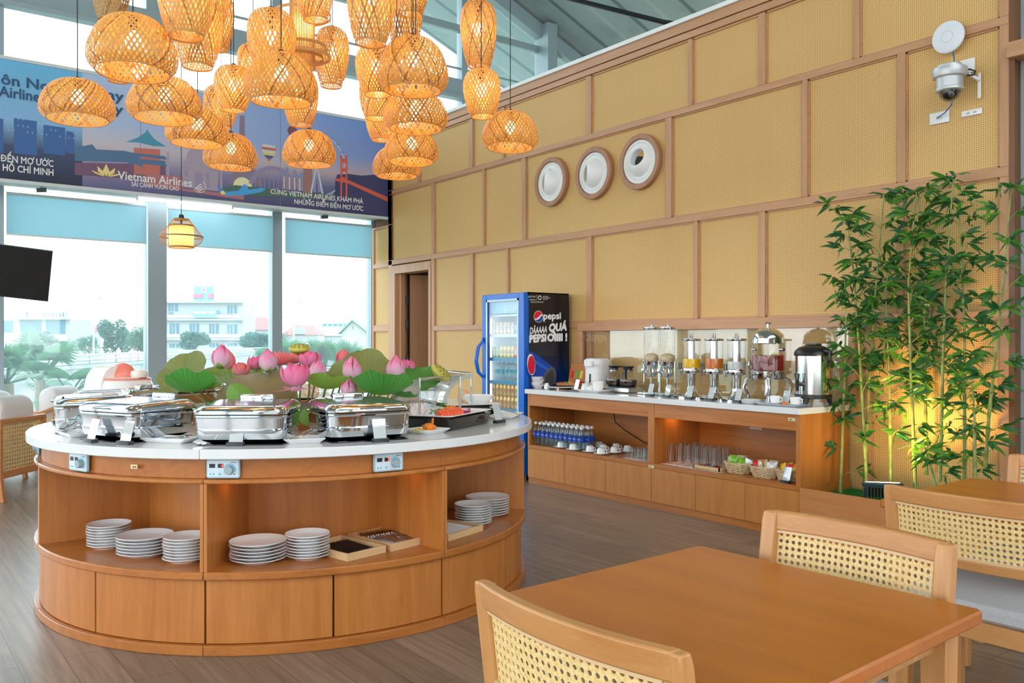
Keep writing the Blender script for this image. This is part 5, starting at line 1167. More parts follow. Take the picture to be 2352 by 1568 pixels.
# door frame, glass and handle
m = MB(); m.box(-.012,.04,0,.085,.07,FH-.005); m.box(-.012,.04,FD-.075,FD,.07,FH-.005); m.box(-.012,.04,.085,FD-.075,FH-.06,FH-.005); m.box(-.012,.04,.085,FD-.075,.07,.17)
door = m.build('door_frame', FB, fr_, bev=.004)
m = MB(); g = .022; m.box(-.016,-.010,.085,.085+g,.17,FH-.06); m.box(-.016,-.010,FD-.075-g,FD-.075,.17,FH-.06); m.box(-.016,-.010,.085,FD-.075,FH-.06-g,FH-.06); m.build('pale_gasket', P('pale_gasket', (.55,.75,.85), .3), door)
MB().box(-.002,.004,.085,FD-.075,.17,FH-.06).build('door_glass', glass('fridge_glass', (.93,.97,.99), 1.2, .05, (.8,.93,1)), door, smooth=False)
m = MB(); m.tube([(-.02,FD-.03,1.02),(-.075,FD-.02,1.08),(-.10,FD-.015,1.2),(-.075,FD-.02,1.34),(-.03,FD-.03,1.40),(-.02,FD-.03,1.44)], [.014,.02,.022,.02,.014,.012], 8); m.build('handle', FB, door)
# pale blue header with the wordmark
MB().box(.045,.055,.09,FD-.08,1.69,1.83).build('header_panel', P('pale_blue_header', (.22,.56,.74), .3), fr_)
INKPW = P('fridge_white_print', (.84,.86,.90), .4); PRED = P('globe_red', (.72,.01,.04), .35); PBLU = P('globe_blue', (.0,.06,.38), .35)
def ftext(body, p0, p1, cap, plane, name='lettering', mat=INKPW, shear=0, fat=0):
    m = vtext(body, name, mat, fr_); xs = [v[0] for v in m.v]; ys = [v[1] for v in m.v]; W0 = max(xs)-min(xs); mx = min(xs); sz = cap/(.52 if body == 'pepsi' else .70)
    if fat:
        k = MB()
        for i, (dx, dy) in enumerate(((0,0),(fat,0),(-fat,0),(0,fat),(0,-fat),(fat*.7,fat*.7),(-fat*.7,-fat*.7))): k.add(m, Matrix.Translation((dx,dy,i*.00006)))
        m = k
    def tr(v):
        u = (v[0]-mx)/W0; x = p0[0]+(p1[0]-p0[0])*u+v[1]*shear*sz; z = p0[1]+(p1[1]-p0[1])*u+v[1]*sz
        return (x-FX0, -.0052-v[2], z) if plane == 's' else (.0435-v[2], x-FY0, z)
    m.v = [tr(v) for v in m.v]; return m.build(name, mat, fr_, smooth=False)
ftext('pepsi', (7.096, 1.72), (6.795, 1.724), .062, 'f')
def globe(cx, cz, r, plane, name='globe_mark'):
    def W(p, y): return (p[0]-FX0, y, p[1]) if plane == 's' else (.0445-y*.1, p[0]-FY0, p[1])
    sg = 1 if plane == 's' else -1
    def poly(pts, y, mat, nm): MB().poly([W((cx+sg*q[0]*r, cz+q[1]*r), y) for q in pts]).build(nm, mat, fr_, smooth=False)
    c = lambda a0, a1, n=20: [(math.cos(R(a0+(a1-a0)*i/n)), math.sin(R(a0+(a1-a0)*i/n))) for i in range(n+1)]
    poly([(1.08*q[0],1.08*q[1]) for q in c(0,352)], -.0054, INKPW, name)
    poly(c(28,205)+[(-.35,-.30),(.15,.02),(.45,.30)], -.0057, PRED, 'globe_red_part'); poly(c(215,375)+[(.55,.0),(.2,-.42),(-.35,-.62)], -.0057, PBLU, 'globe_blue_part')
globe((5.441, 1.651)[0], (5.441, 1.651)[1], .056, 's'); globe((7.203, 1.782)[0], (7.203, 1.782)[1], .045, 'f')
ftext('pepsi', (5.509, 1.625), (5.736, 1.633), .052, 's', fat=.035)
ftext('DÂAAAA', (5.329, 1.474), (5.55, 1.493), .066, 's', shear=.12, fat=.03); ftext('QUÁ', (5.578, 1.502), (5.813, 1.517), .078, 's', shear=.12, fat=.065)
ftext('PEPSI', (5.329, 1.391), (5.538, 1.404), .072, 's', fat=.065); ftext('ƠIIII !', (5.561, 1.404), (5.819, 1.409), .074, 's', fat=.065)
ftext('SUNTORY', (5.307, 1.84), (5.407, 1.843), .016, 's'); ftext('PEPSICO', (5.329, 1.81), (5.407, 1.812), .014, 's'); ftext('LIÊN MINH', (5.498, 1.85), (5.567, 1.852), .010, 's'); ftext('TÁI CHẾ BAO BÌ', (5.498, 1.837), (5.596, 1.84), .010, 's'); ftext('VIỆT NAM', (5.498, 1.821), (5.561, 1.823), .010, 's'); ftext('TỰ HÀO LÀ THÀNH VIÊN', (5.34, 1.788), (5.504, 1.793), .012, 's')
def fpoly(pts, y, mat, nm): MB().poly([(q[0]-FX0, y, q[1]) for q in pts]).build(nm, mat, fr_, smooth=False)
fpoly([(5.419, 1.839), (5.42, 1.87), (5.422, 1.87), (5.42, 1.799), (5.419, 1.799)], -.0053, INKPW, 'divider_line')
_c = (5.458, 1.842); fpoly(band(_c, .015, .023, 0, 360), -.0053, INKPW, 'ring_emblem')
CANB = P('printed_can_blue', (.004,.06,.42), .3)
fpoly([(5.29, 1.3), (5.351, 1.3), (5.453, 1.25), (5.636, 1.137), (5.625, 1.111), (5.521, 1.042), (5.498, 1.007), (5.29, 1.074)], -.0050, CANB, 'printed_can')
fpoly([(5.379, 1.229), (5.59, 1.12), (5.567, 1.103), (5.362, 1.186)], -.0052, P('printed_can_light', (.01,.14,.62), .3), 'printed_can_gleam')
fpoly([(5.498, 0.998), (5.515, 1.069), (5.567, 1.121), (5.625, 1.142), (5.66, 1.119), (5.677, 1.074), (5.671, 0.967), (5.59, 0.951), (5.521, 0.962)], -.0053, P('printed_can_end', (.10,.11,.13), .3), 'printed_can_end')
fpoly([(5.521, 0.989), (5.538, 1.05), (5.584, 1.098), (5.625, 1.111), (5.648, 1.075), (5.648, 0.976), (5.578, 0.965)], -.0056, P('printed_can_lid', (.05,.055,.065), .3), 'printed_can_lid')
_g = (5.348, 1.169); fpoly([(_g[0]+.052*math.cos(R(a)), _g[1]+.105*math.sin(R(a))-.02*math.cos(R(a))) for a in range(0,360,12)], -.0054, INKPW, 'printed_badge')
fpoly([(_g[0]+.046*math.cos(R(a))+.002, _g[1]+(.098 if a < 180 else .085)*math.sin(R(a))-.01) for a in range(-60,210,10)]+[(_g[0]-.012,_g[1]-.095)], -.0057, PRED, 'printed_badge_red')
# shelves with blue strips
for i, z in enumerate((1.475,1.225,.985,.70)):
    MB().box(.055, FW_-.04, .036, FD-.036, z-.006, z).build('shelf', FWH, fr_); MB().box(.048,.055,.05,FD-.05,z-.03,z+.006).build('price_strip', P('cyan_price_strip', (.02,.30,.55), .35) if i else FWH, fr_)
for k in (.12, .62): MB().box(.06,.07,k-.055 if k < .3 else k+.04,k-.045 if k < .3 else k+.05,.3,1.64).build('light_strip', emit('fridge_strip_light', (.85,.95,1), 3), fr_)
# cans and bottles: each its own thing
def can_mesh(name, col, band_, r=.028, h=.125):
    b = MB().lathe([(r*.8,0),(r*.98,.006),(r,.012),(r,h-.014),(r*.84,h-.003),(r*.84,h),(r*.8,h),(r*.78,h-.004)], 20).build('drink_can', P(name, col, .25, .6))
    MB().lathe([(r+.0003,h*.35),(r+.0003,h*.72)], 20, cap0=False, cap1=False).build('can_label', P(name+'_label', band_, .3), b)
    MB().lathe([(r*.78,h-.002),(.001,h-.002)], 16, cap0=False).build('can_top', STEEL, b)
    return b
CANS = {'peach': can_mesh('peach_can', (.80,.50,.34), (.85,.72,.62)), 'gold': can_mesh('gold_can', (.72,.50,.12), (.62,.40,.05)), 'red': can_mesh('red_can', (.65,.02,.05), (.75,.35,.35)), 'blue': can_mesh('blue_can', (.10,.25,.70), (.5,.65,.85)), 'orange': can_mesh('orange_can', (.82,.42,.08), (.75,.30,.04)), 'green': can_mesh('green_can', (.22,.34,.14), (.35,.42,.12))}
def row_cans(z, kinds, shelf, X=.085, grp='cans in the drinks fridge'):
    n = len(kinds)
    for i, k in enumerate(kinds):
        y = FD-.095-(FD-.19)*i/(n-1); o = CANS[k].copy(); COL.objects.link(o); o.location = (FX0+X, FY0+y, z)
        for ch in CANS[k].children: c = ch.copy(); COL.objects.link(c); c.parent = o
        tag(o, '%s %s can from the left on the %s of the fridge' % (ORD[i], k, shelf), 'drink can', grp)
row_cans(1.475, ['peach','peach','peach','peach','peach','peach','blue','blue','blue'], 'top shelf'); row_cans(1.225, ['green','green','gold','gold','gold','gold','red','red','red'], 'second shelf')
row_cans(.70, ['orange']*6+['gold']*3, 'lowest shelf bottom layer'); row_cans(.8255, ['orange']*6+['gold']*3, 'lowest shelf top layer')
for b in CANS.values():
    for ch in list(b.children): bpy.data.objects.remove(ch)
    bpy.data.objects.remove(b)
WATER = glass('water_bottle_clear', (.90,.96,.97), 1.2, .05, (.9,.95,1))
def bottle(r, h, cap, lab, mat=WATER):
    b = MB().lathe([(r*.7,0),(r,.008),(r*.96,h*.18),(r,h*.22),(r,h*.62),(r*.95,h*.70),(r*.5,h*.86),(r*.42,h*.9),(r*.42,h*.93)], 18, cap1=False).build('water_bottle', mat)
    MB().lathe([(r*1.02,h*.36),(r*1.02,h*.58)], 18, cap0=False, cap1=False).build('label', lab, b); MB().lathe([(r*.50,h*.90),(r*.52,h*.91),(r*.52,h*.985),(r*.46,h)], 16).build('cap', cap, b)
    return b
def clone(src, loc, label, cat, grp, rz=0):
    o = src.copy(); COL.objects.link(o); o.location = loc; o.rotation_euler.z = rz
    for ch in src.children: c = ch.copy(); COL.objects.link(c); c.parent = o
    return tag(o, label, cat, grp)
def drop(src):
    for ch in list(src.children): bpy.data.objects.remove(ch)
    bpy.data.objects.remove(src)
b = bottle(.033, .215, P('pale_cap', (.8,.85,.88), .4), P('teal_label', (.02,.36,.46), .4))
for i in range(7): clone(b, (FX0+.09, FY0+FD-.16-.075*i, .985), '%s clear bottle from the left on the third fridge shelf' % ORD[i], 'bottle', 'water bottles in the drinks fridge')
drop(b)

# ================================================================== beverage counter along the rattan wall
CX0, CX1 = 5.27, 5.878
YL, YM, YR = 6.655, 4.985, 3.555
def cabinet(label, y0, y1, ndoor, sub):       # y0 > y1: from the fridge side toward the plants
    t = thing('counter_cabinet', label, 'cabinet', (CX0, y1, 0), 0, 'open shelf counter cabinets'); w = y0-y1; d = CX1-CX0
    MB().box(.012, d, .0, w, 0, .057).build('kick_board', OAKY, t); MB().box(.0, d-.001, .001, w-.001, .343, .38).build('shelf', OAKY, t, bev=.002)
    MB().box(.02, d, .0, .018, .057, .885).build('side_panel', OAK, t); MB().box(.0, .02, .0, .04, .38, .885).build('post', OAK, t, bev=.002)
    MB().box(.02, d, w-.018, w, .057, .885).build('side_panel', OAK, t); MB().box(.0, .02, w-.03, w, .38, .885).build('post', OAK, t, bev=.002)
    MB().box(d-.02, d-.002, .018, w-.018, .38, .885).build('back_panel', OAKY, t); MB().box(.02, d, .018, w-.018, .80, .885).build('top_box', OAKY, t)
    MB().box(.004, .024, .04, w-.03, .80, .885).build('apron', OAKY, t); MB().box(.0, .024, .04, w-.03, .765, .80).build('apron_rail', OAKY, t, bev=.004)
    MB().box(.02, d, .018, w-.018, .06, .34).build('carcass', P('dark_carcass', (.10,.04,.012), .7), t)
    for k in range(ndoor):
        MB().box(.0, .018, w*k/ndoor+.002, w*(k+1)/ndoor-.002, .060, .341).build('door', OAKD, t, bev=.0015)
    return t
OAKD = wood('oak_door_veneer', (.57,.235,.055), (.47,.17,.033), 'z')
cabinet('counter cabinet next to the blue fridge, holding water bottles and cups', YL, YM, 3, 0); cabinet('counter cabinet next to the bamboo planter, holding tall glasses and baskets', YM, YR, 3, 0)
for y in (YM,): 
    t = thing('name_tag', 'small brass tag at the joint of the two counter cabinets', 'tag', (CX0-.001, y, .352)); MB().box(-.002,.0,-.03,.03,-.011,.011).build('plate', P('pale_brass', (.8,.68,.4), .35, .6), t); text('cpq', .016, P('dark_print', (.12,.09,.04)), t, frame((-.0024,.02,-.004), (0,-1,0), (0,0,1)), 'lettering', .0002)
t = thing('name_tag', 'small brass tag at the upper right corner of the counter front', 'tag', (CX0+.003, YR+.075, .845)); MB().box(-.002,.0,-.03,.03,-.011,.011).build('plate', P('pale_brass', (.8,.68,.4), .35, .6), t); text('cpq', .016, P('dark_print', (.12,.09,.04)), t, frame((-.0024,.02,-.004), (0,-1,0), (0,0,1)), 'lettering', .0002)
t = thing('worktop', 'long white stone worktop over the two counter cabinets', 'worktop', (CX0, YR, .885)); MB().box(-.035, CX1-CX0, -.012, YL-YR+.005, 0, .045).build('stone_slab', STONE, t, bev=.003)
m = MB().box(.10,.16,-.03,.03,0,.004); o = m.build('strip_light', LED, loc=(CX0+.1, YM-.09, .795)); tag(o, 'warm strip light glowing under the counter top beside the joint', 'light')
# glazed splashback frame
t = thing('splashback', 'wood framed glass splashback on the rattan wall behind the counter', 'splashback', (XW, 5.0, .93))
y0, y1 = 6.545-5, 3.478-5
m = MB(); m.box(-.05,0,y1,y0,.575,.66); m.box(-.05,0,y0-.065,y0,0,.575); m.box(-.05,0,y1,y1+.055,0,.575); m.build('frame', BEECHY, t, bev=.004)
MB().box(-.03,-.026,y1+.05,y0-.06,.0,.58).build('glass_pane', glass('splash_glass', (.95,.96,.94), 1.5), t, smooth=False)
ZC = .93
def K(px, X): return px
# ---- left group
sq = MB(); sq.rr([(.07,.07,.012,0),(.075,.075,.012,.004),(.125,.125,.02,.034),(.128,.128,.02,.036),(.118,.118,.02,.033),(.07,.07,.012,.007)], 3)
bw = sq.build('square_bowl', WHITE, ang=50); p = (5.42, 6.695, 0.93)
for i in range(6): clone(bw, (p[0], p[1]-.0, p[2]+.0165*i), '%s twisted white bowl from the bottom of the leaning stack by the fridge' % ORD[i], 'bowl', 'square white bowls by the fridge', .5*i)
drop(bw)
def simple(name, label, cat, pos, rz=0, grp=None): return thing(name, label, cat, pos, rz, grp)
t = simple('creamer', 'tiny white creamer beside the stack of square bowls', 'jug', (5.36, 6.464, 0.93)); MB().lathe([(.022,0),(.03,.012),(.028,.035),(.016,.05),(.02,.062),(.018,.062),(.014,.05)], 20, cap1=False).build('body', WHITE, t); MB().tube([(0,.024,.05),(0,.04,.04),(0,.03,.018)], .004, 6).build('handle', WHITE, t)
t = simple('cake_stand', 'round stand with a dark top on little feet near the fridge', 'stand', (5.45, 6.34, 0.93)); MB().lathe([(.13,.022),(.15,.028),(.152,.034),(.14,.034)], 36, cap1=False).build('rim', P('cream_ceramic', (.80,.76,.66), .3), t); MB().lathe([(.138,.028),(.138,.035),(.001,.037)], 30).build('dark_top', noisy('dark_coffee_beans', (.012,.008,.006), (.05,.03,.02), 90, .5), t)
for k in range(3): MB().lathe([(.01,0),(.012,.024)], 10, (.1*math.cos(2.1*k+3.6),.1*math.sin(2.1*k+3.6),0)).build('foot', P('cream_ceramic', (.8,.76,.66)), t)
t = simple('tea_box', 'open wooden tea box with sachets and an upright display', 'tea box', (5.68, 6.441, 0.93)); w = .15
m = MB(); m.box(-.10,.10,-w,w,0,.008); m.box(-.10,-.09,-w,w,0,.055); m.box(.09,.10,-w,w,0,.055); m.box(-.1,.1,-w,-w+.01,0,.055); m.box(-.1,.1,w-.01,w,0,.055); m.build('box', wood('tea_box_wood', (.55,.24,.09), (.44,.17,.055), 'y'), t)
m = MB().box(-.006,.006,-w,w,.0,.20); m.xf(Matrix.Translation((.07,0,.05)) @ Matrix.Rotation(R(14),4,'Y')); m.build('display_board', wood('tea_box_wood_upright', (.55,.24,.09), (.44,.17,.055), 'z'), t)
for k, c in enumerate(((.70,.05,.04),(.20,.42,.06),(.72,.60,.10),(.70,.05,.04))):
    m = MB().box(-.004,.004,-.022,.022,0,.075); m.xf(Matrix.Translation((.075,.105-.07*k,.10)) @ Matrix.Rotation(R(14),4,'Y')); m.build('sachet', P('sachet_%d' % k, c, .4), t)
    m = MB().box(-.06,.06,-.026,.026,0,.012); m.xf(Matrix.Translation((-.01,.10-.067*k,.05)) @ Matrix.Rotation(.2*k,4,'X')); m.build('flat_sachet', P('sachet_%d' % k, c, .4), t)
GC = 'white menu cards in black blocks on the counter'
def ccard(px, X, label): q = K2(px, X); card(label, q, R(-90-8), grp=GC)
def K2(px, X, z=.93):
    l = (px-1176)/1963; a = R(37.33); return (X, X*(math.cos(a)-l*math.sin(a))/(math.sin(a)+l*math.cos(a)), z)
ccard(1322, 5.40, 'white menu card beside the tea box')
t = simple('water_boiler', 'white electric water boiler on the counter', 'water boiler', (5.66, 6.069, 0.93), R(-75))
MB().rr([(.20,.24,.09,0),(.205,.245,.095,.02),(.20,.24,.095,.20),(.205,.25,.095,.235),(.21,.27,.09,.25),(.21,.27,.09,.285),(.18,.24,.085,.305),(.12,.16,.06,.312)], 7).build('body', WPLAST, t)
MB().box(-.008,.008,-.128,-.118,.06,.16).build('level_window', BLACK, t); MB().rr([(.09,.06,.02,.235),(.10,.07,.02,.285)], 4, (0,-.135,0)).build('spout_nose', WPLAST, t); MB().rr([(.10,.12,.04,.312),(.08,.10,.04,.316)], 4, (0,-.02,0)).build('brown_lid_panel', P('brown_panel', (.25,.17,.10), .35), t)
def coffeepot(label, pos, rz):
    t = thing('coffee_pot', label, 'coffee pot', pos, rz, 'glass coffee pots on the warmer')
    MB().lathe([(.055,0),(.075,.012),(.083,.045),(.075,.085),(.05,.125),(.038,.14)], 28, cap1=False).build('glass_bowl', CLEAR, t); MB().lathe([(.054,.002),(.073,.013),(.081,.045),(.079,.062),(.001,.063)], 26).build('coffee', P('dark_coffee', (.03,.012,.006), .15), t)
    MB().lathe([(.040,.134),(.044,.136),(.044,.150),(.040,.152)], 26, cap0=False, cap1=False).build('steel_band', CHROME, t); MB().lathe([(.042,.152),(.040,.165),(.058,.185),(.05,.188),(.001,.186)], 24).build('black_top', BLACK, t)
    m = MB(); m.tube([(.05,0,.178),(.085,0,.18),(.095,0,.16),(.088,0,.10),(.08,0,.07)], [.011,.012,.012,.010,.007], 8, flat=.6); m.build('handle', BLACK, t)
wp = K2(1428, 5.60); t = thing('hot_plate', 'grey two ring coffee warmer under the glass pots', 'hot plate', wp, R(-90)); MB().rr([(.36,.20,.015,.012),(.36,.20,.015,.045),(.34,.18,.012,.052)], 3).build('housing', STEEL, t); MB().box(-.15,-.12,-.106,-.10,.02,.04).build('red_switch', P('red_switch', (.7,.03,.02), .3), t)
for x in (-.08, .09): MB().lathe([(.07,.0525),(.07,.056),(.001,.0565)], 26, (x,0,0)).build('ring', BLACK, t)
for x in (-.15,.15):
    for y in (-.08,.08): MB().lathe([(.01,0),(.012,.013)], 8, (x,y,0)).build('foot', BLACK, t)
coffeepot('glass coffee pot with its handle to the right, behind the white mug', (wp[0]+.0,wp[1]+.10,.93+.0568), R(-60)); coffeepot('glass coffee pot with dark coffee, handle toward the viewer', (wp[0],wp[1]-.085,.93+.0568), R(-150))
q = K2(1362, 5.40); fplate('white serving tray under the mug and sugar bowl', q, R(90), .34, .17, 'serving_tray')
t = thing('mug', 'white mug on the serving tray before the coffee pots', 'mug', (q[0]-.01,q[1]-.08,q[2]+.007)); MB().lathe([(.035,0),(.042,.006),(.052,.05),(.054,.095),(.050,.095),(.046,.05),(.001,.01)], 28).build('body', WHITE, t)
t = thing('sugar_bowl', 'round white sugar bowl left of the mug', 'bowl', (q[0]-.01,q[1]+.02,q[2]+.007)); MB().lathe([(.03,0),(.045,.012),(.05,.03),(.04,.045),(.036,.045),(.03,.02),(.001,.015)], 24).build('body', WHITE, t)
t = thing('milk_jug', 'small white milk jug left of the sugar bowl', 'jug', (q[0]+.0,q[1]+.115,q[2]+.007)); MB().lathe([(.028,0),(.034,.01),(.03,.04),(.022,.055),(.028,.07),(.025,.07),(.018,.055)], 22, cap1=False).build('body', WHITE, t); MB().tube([(0,-.026,.06),(0,-.045,.05),(0,-.034,.02)], .004, 6).build('handle', WHITE, t)
t = thing('sachet_holder', 'small white holder of sugar sticks behind the bowls', 'holder', (q[0]+.05,q[1]+.055,q[2]+.007)); MB().rr([(.05,.06,.008,0),(.05,.06,.008,.055),(.044,.054,.006,.055),(.044,.054,.006,.004)], 3).build('body', WHITE, t)
for k in range(5): MB().box(-.003,.003,-.006,.006,.004,.08).xf(Matrix.Translation((0,.018-.009*k,0)) @ Matrix.Rotation(.12*(k-2),4,'X')).build('stick', P('stick_%d' % (k % 2), ((.8,.8,.78),(.82,.6,.15))[k % 2], .5), t)
# ---- cereal dispensers
def cereal(label, px):
    q = K2(px, 5.58); t = thing('cereal_dispenser', label, 'cereal dispenser', q, R(-90), 'cereal dispensers on the counter')
    MB().lathe([(.055,.29),(.066,.31),(.066,.585)], 28, cap0=False, cap1=False).build('clear_hopper', CLEAR, t); MB().lathe([(.067,.575),(.069,.58),(.069,.595),(.02,.602),(.018,.615),(.001,.617)], 28).build('lid', CHROME, t)
    MB().lathe([(.05,.292),(.063,.31),(.063,.345),(.03,.365),(.001,.368)], 22).build('cereal', noisy('oat_cereal', (.50,.36,.21), (.72,.58,.40), 70, .8), t)
    MB().lathe([(.012,.10),(.012,.155),(.045,.17),(.056,.20),(.045,.23),(.062,.25),(.07,.28),(.072,.295),(.06,.295)], 26).build('valve', CHROME, t)
    m = MB().lathe([(.018,0),(.02,.03),(.012,.045)], 10); m.xf(Matrix.Translation((-.03,-.045,.205)) @ Matrix.Rotation(R(70),4,'X')); m.build('knob', CHROME, t)
    for x in (-.088, .088): MB().tube([(x,0,0),(x,0,.295)], .008, 10).build('post', CHROME, t)
    m = MB(); m.tube([(-.088,0,.288),(-.07,0,.288)], .007, 6); m.tube([(.07,0,.288),(.088,0,.288)], .007, 6); m.tube([(-.10,-.06,.012),(-.10,.06,.012),(.10,.06,.012),(.10,-.06,.012)], .007, 6, True); m.build('stand_rail', CHROME, t)
    s = thing('saucer', label.replace('cereal dispenser', 'saucer under the cereal dispenser'), 'saucer', (q[0]-.0,q[1],q[2]+.0005), 0, 'saucers under the cereal dispensers'); MB().lathe([(.035,0),(.04,.003),(.075,.016),(.074,.018),(.04,.006),(.001,.005)], 26).build('dish', WHITE, s)
cereal('left cereal dispenser with a tall clear hopper', 1496); cereal('right cereal dispenser with a tall clear hopper', 1533)
# ---- juice dispensers
def juice(label, px, col, lvl):
    q = K2(px, 5.55); t = thing('juice_dispenser', label, 'juice dispenser', q, R(-90-10), 'steel and clear juice dispensers')
    MB().rr([(.19,.26,.03,0),(.19,.26,.03,.012),(.18,.25,.028,.016)], 4).build('foot_tray', CHROME, t); MB().lathe([(.07,.016),(.055,.03),(.036,.06),(.034,.10),(.038,.205),(.062,.215)], 26).build('stem', CHROME, t)
    MB().lathe([(.070,.205),(.072,.21),(.072,.245),(.070,.25),(.001,.25)], 30).build('collar', CHROME, t)
    MB().lathe([(.073,.25),(.073,.475)], 30, cap0=False, cap1=False).build('clear_tank', CLEAR, t); MB().lathe([(.030,.25),(.030,.475)], 20, cap0=False, cap1=False).build('ice_tube', STEEL, t)
    MB().lathe([(.076,.475),(.078,.478),(.078,.492),(.02,.498),(.012,.505),(.017,.515),(.013,.53),(.005,.535)], 30).build('lid', CHROME, t)
    MB().lathe([(.0305,.2505),(.0715,.2505),(.0715,.2505+lvl),(.0305,.2505+lvl)], 30, cap0=False, cap1=False).build('juice', P('juice_'+label.split()[0], col, .12), t)
    m = MB(); m.tube([(0,-.07,.225),(0,-.115,.225)], .010, 8); m.tube([(0,-.115,.24),(0,-.115,.19)], .011, 8); m.build('tap', CHROME, t)
    m = MB(); m.tube([(-.012,-.115,.24),(-.014,-.118,.29),(.014,-.118,.29),(.012,-.115,.24)], .005, 6); m.build('tap_lever', BLACK, t)
juice('yellow juice dispenser, leftmost of the three steel ones', 1588, (.80,.46,.0), .075); juice('orange juice dispenser, middle of the three steel ones', 1640, (.62,.15,.01), .08); juice('milk juice dispenser with pale grey drink, rightmost of the three steel ones', 1692, (.62,.64,.62), .06)
# ---- big drinks urn with dome lid
q = K2(1764, 5.52); t = thing('beverage_urn', 'glass drinks urn of red fruit punch with a domed steel lid', 'drinks urn', q, R(-98))
RU = .125
MB().lathe([(RU,.185),(RU+.006,.20),(RU+.006,.245),(RU,.25)], 40).build('base_ring', CHROME, t)
MB().lathe([(RU-.002,.25),(RU-.002,.44),(RU-.012,.455)], 40, cap0=False, cap1=False).build('glass_body', CLEAR, t)
MB().lathe([(RU-.004,.2505),(RU-.004,.365),(.001,.366)], 40).build('punch', glass('red_punch', (.75,.16,.13), .8, .35, (.7,.10,.07)), t)
MB().lathe([(RU-.008,.452),(RU-.004,.458),(RU-.008,.49)]+[((RU-.008)*math.cos(R(a)), .49+.085*math.sin(R(a))) for a in range(10, 90, 10)]+[(.012,.577),(.010,.60),(.024,.606),(.026,.614),(.012,.62)], 40).build('dome_lid', CHROME, t)
for k in range(4):
    a = R(45+90*k); c, s = math.cos(a), math.sin(a); m = MB(); m.tube([(c*(RU-.02),s*(RU-.02),.19),(c*(RU+.03),s*(RU+.03),.175),(c*(RU+.05),s*(RU+.05),.12),(c*(RU+.02),s*(RU+.02),.06),(c*(RU+.03),s*(RU+.03),.0)], [.016,.016,.015,.013,.015], 10); m.build('leg', CHROME, t)
MB().lathe([(.03,.06),(.022,.08),(.022,.186)], 16).build('centre_stem', CHROME, t)
m = MB(); m.tube([(0,-RU,.225),(0,-RU-.055,.225)], .013, 8); m.tube([(0,-RU-.055,.25),(0,-RU-.055,.19)], .015, 8); m.build('tap', CHROME, t); m = MB(); m.tube([(-.004,-RU-.055,.25),(-.018,-RU-.06,.29),(0,-RU-.062,.325),(.018,-RU-.06,.29)], .006, 6, True); m.build('tap_lever', CHROME, t)
for s in (-1, 1): m = MB().lathe([(.014,0),(.01,.02),(.016,.03),(.012,.036)], 12); m.xf(Matrix.Translation((s*(RU-.002),0,.41)) @ Matrix.Rotation(R(90*s),4,'Y')); m.build('side_knob', CHROME, t)
for k, (c, nm) in enumerate((((.85,.42,.25),'grapefruit_slice'),((.30,.42,.05),'lime_slice'),((.85,.42,.25),'grapefruit_slice'))):
    m = MB().lathe([(.04,-.003),(.043,0),(.04,.003),(.001,.003)], 20); m.xf(Matrix.Rotation(2*k-2.4,4,'Z') @ Matrix.Translation((RU-.02,0,.335)) @ Matrix.Rotation(R(85),4,'Y')); m.build(nm, P(nm+'_flesh', c, .4), t)
# ---- black and steel tea urn
q = K2(1868, 5.56); t = thing('tea_urn', 'polished steel tea urn with black lid and legs, nearest the bamboo', 'tea urn', q, R(-98)); RK = .125
MB().lathe([(RK,.085),(RK,.375)], 44, cap0=False, cap1=False).build('steel_body', P('bright_urn_steel', (.66,.72,.73), .12, 1), t)
MB().lathe([(RK-.01,.055),(RK+.006,.06),(RK+.006,.085),(RK-.01,.09)], 44).build('base_band', BLACK, t); MB().lathe([(RK+.006,.365),(RK+.012,.375),(RK+.008,.395),(RK-.02,.425),(.06,.44),(.055,.448),(.001,.45)], 44).build('lid', BLACK, t)
for k in range(3):
    a = R(-90+120*k+15); c, s = math.cos(a), math.sin(a); MB().tube([(c*(RK-.02),s*(RK-.02),.06),(c*(RK+.0),s*(RK+.0),.0)], [.02,.012], 8).build('leg', BLACK, t)
m = MB(); m.tube([(0,-RK+.005,.16),(0,-RK-.04,.16)], .014, 8); m.tube([(0,-RK-.04,.185),(0,-RK-.04,.11)], [.016,.010], 8); m.build('tap', BLACK, t); m = MB(); m.tube([(-.006,-RK-.04,.185),(-.02,-RK-.045,.235),(.02,-RK-.045,.235),(.006,-RK-.04,.185)], .006, 6); m.build('tap_lever', BLACK, t)
m = MB(); m.box(.004,.012,-RK-.006,-RK+.01,.15,.24); m.build('level_glass', CLEAR, t)
m = MB(); m.tube([(RK-.01,-.02,.40),(RK+.05,-.03,.395),(RK+.055,-.035,.34),(RK+.035,-.03,.325)], .012, 8); m.build('bail_handle', BLACK, t); MB().box(-.05,.05,-.03,.03,.44,.456).build('lid_grip', P('grey_grip', (.08,.09,.10), .3), t)
for px, X, l in ((1492,5.40,'white menu card in front of the left cereal dispenser'),(1531,5.40,'white menu card in front of the right cereal dispenser'),(1582,5.36,'white menu card in front of the yellow juice'),(1631,5.36,'white menu card in front of the orange juice'),(1693,5.37,'white menu card in front of the milk dispenser'),(1803,5.42,'white menu card between the drinks urn and the tea urn')): ccard(px, X, l)
def cup_parts(t):
    MB().lathe([(.026,0),(.03,.004),(.036,.02),(.040,.055),(.0385,.055),(.034,.02),(.001,.008)], 26).build('bowl', WHITE, t); MB().tube([(.036,0,.045),(.058,0,.045),(.058,0,.018),(.034,0,.018)], .0045, 6).build('handle', WHITE, t)
def saucer(label, pos, grp='saucers on the counter'):
    t = thing('saucer', label, 'saucer', pos, 0, grp); MB().lathe([(.035,0),(.04,.003),(.072,.014),(.071,.016),(.04,.006),(.001,.005)], 30).build('dish', WHITE, t); return t
q = K2(1725, 5.34)
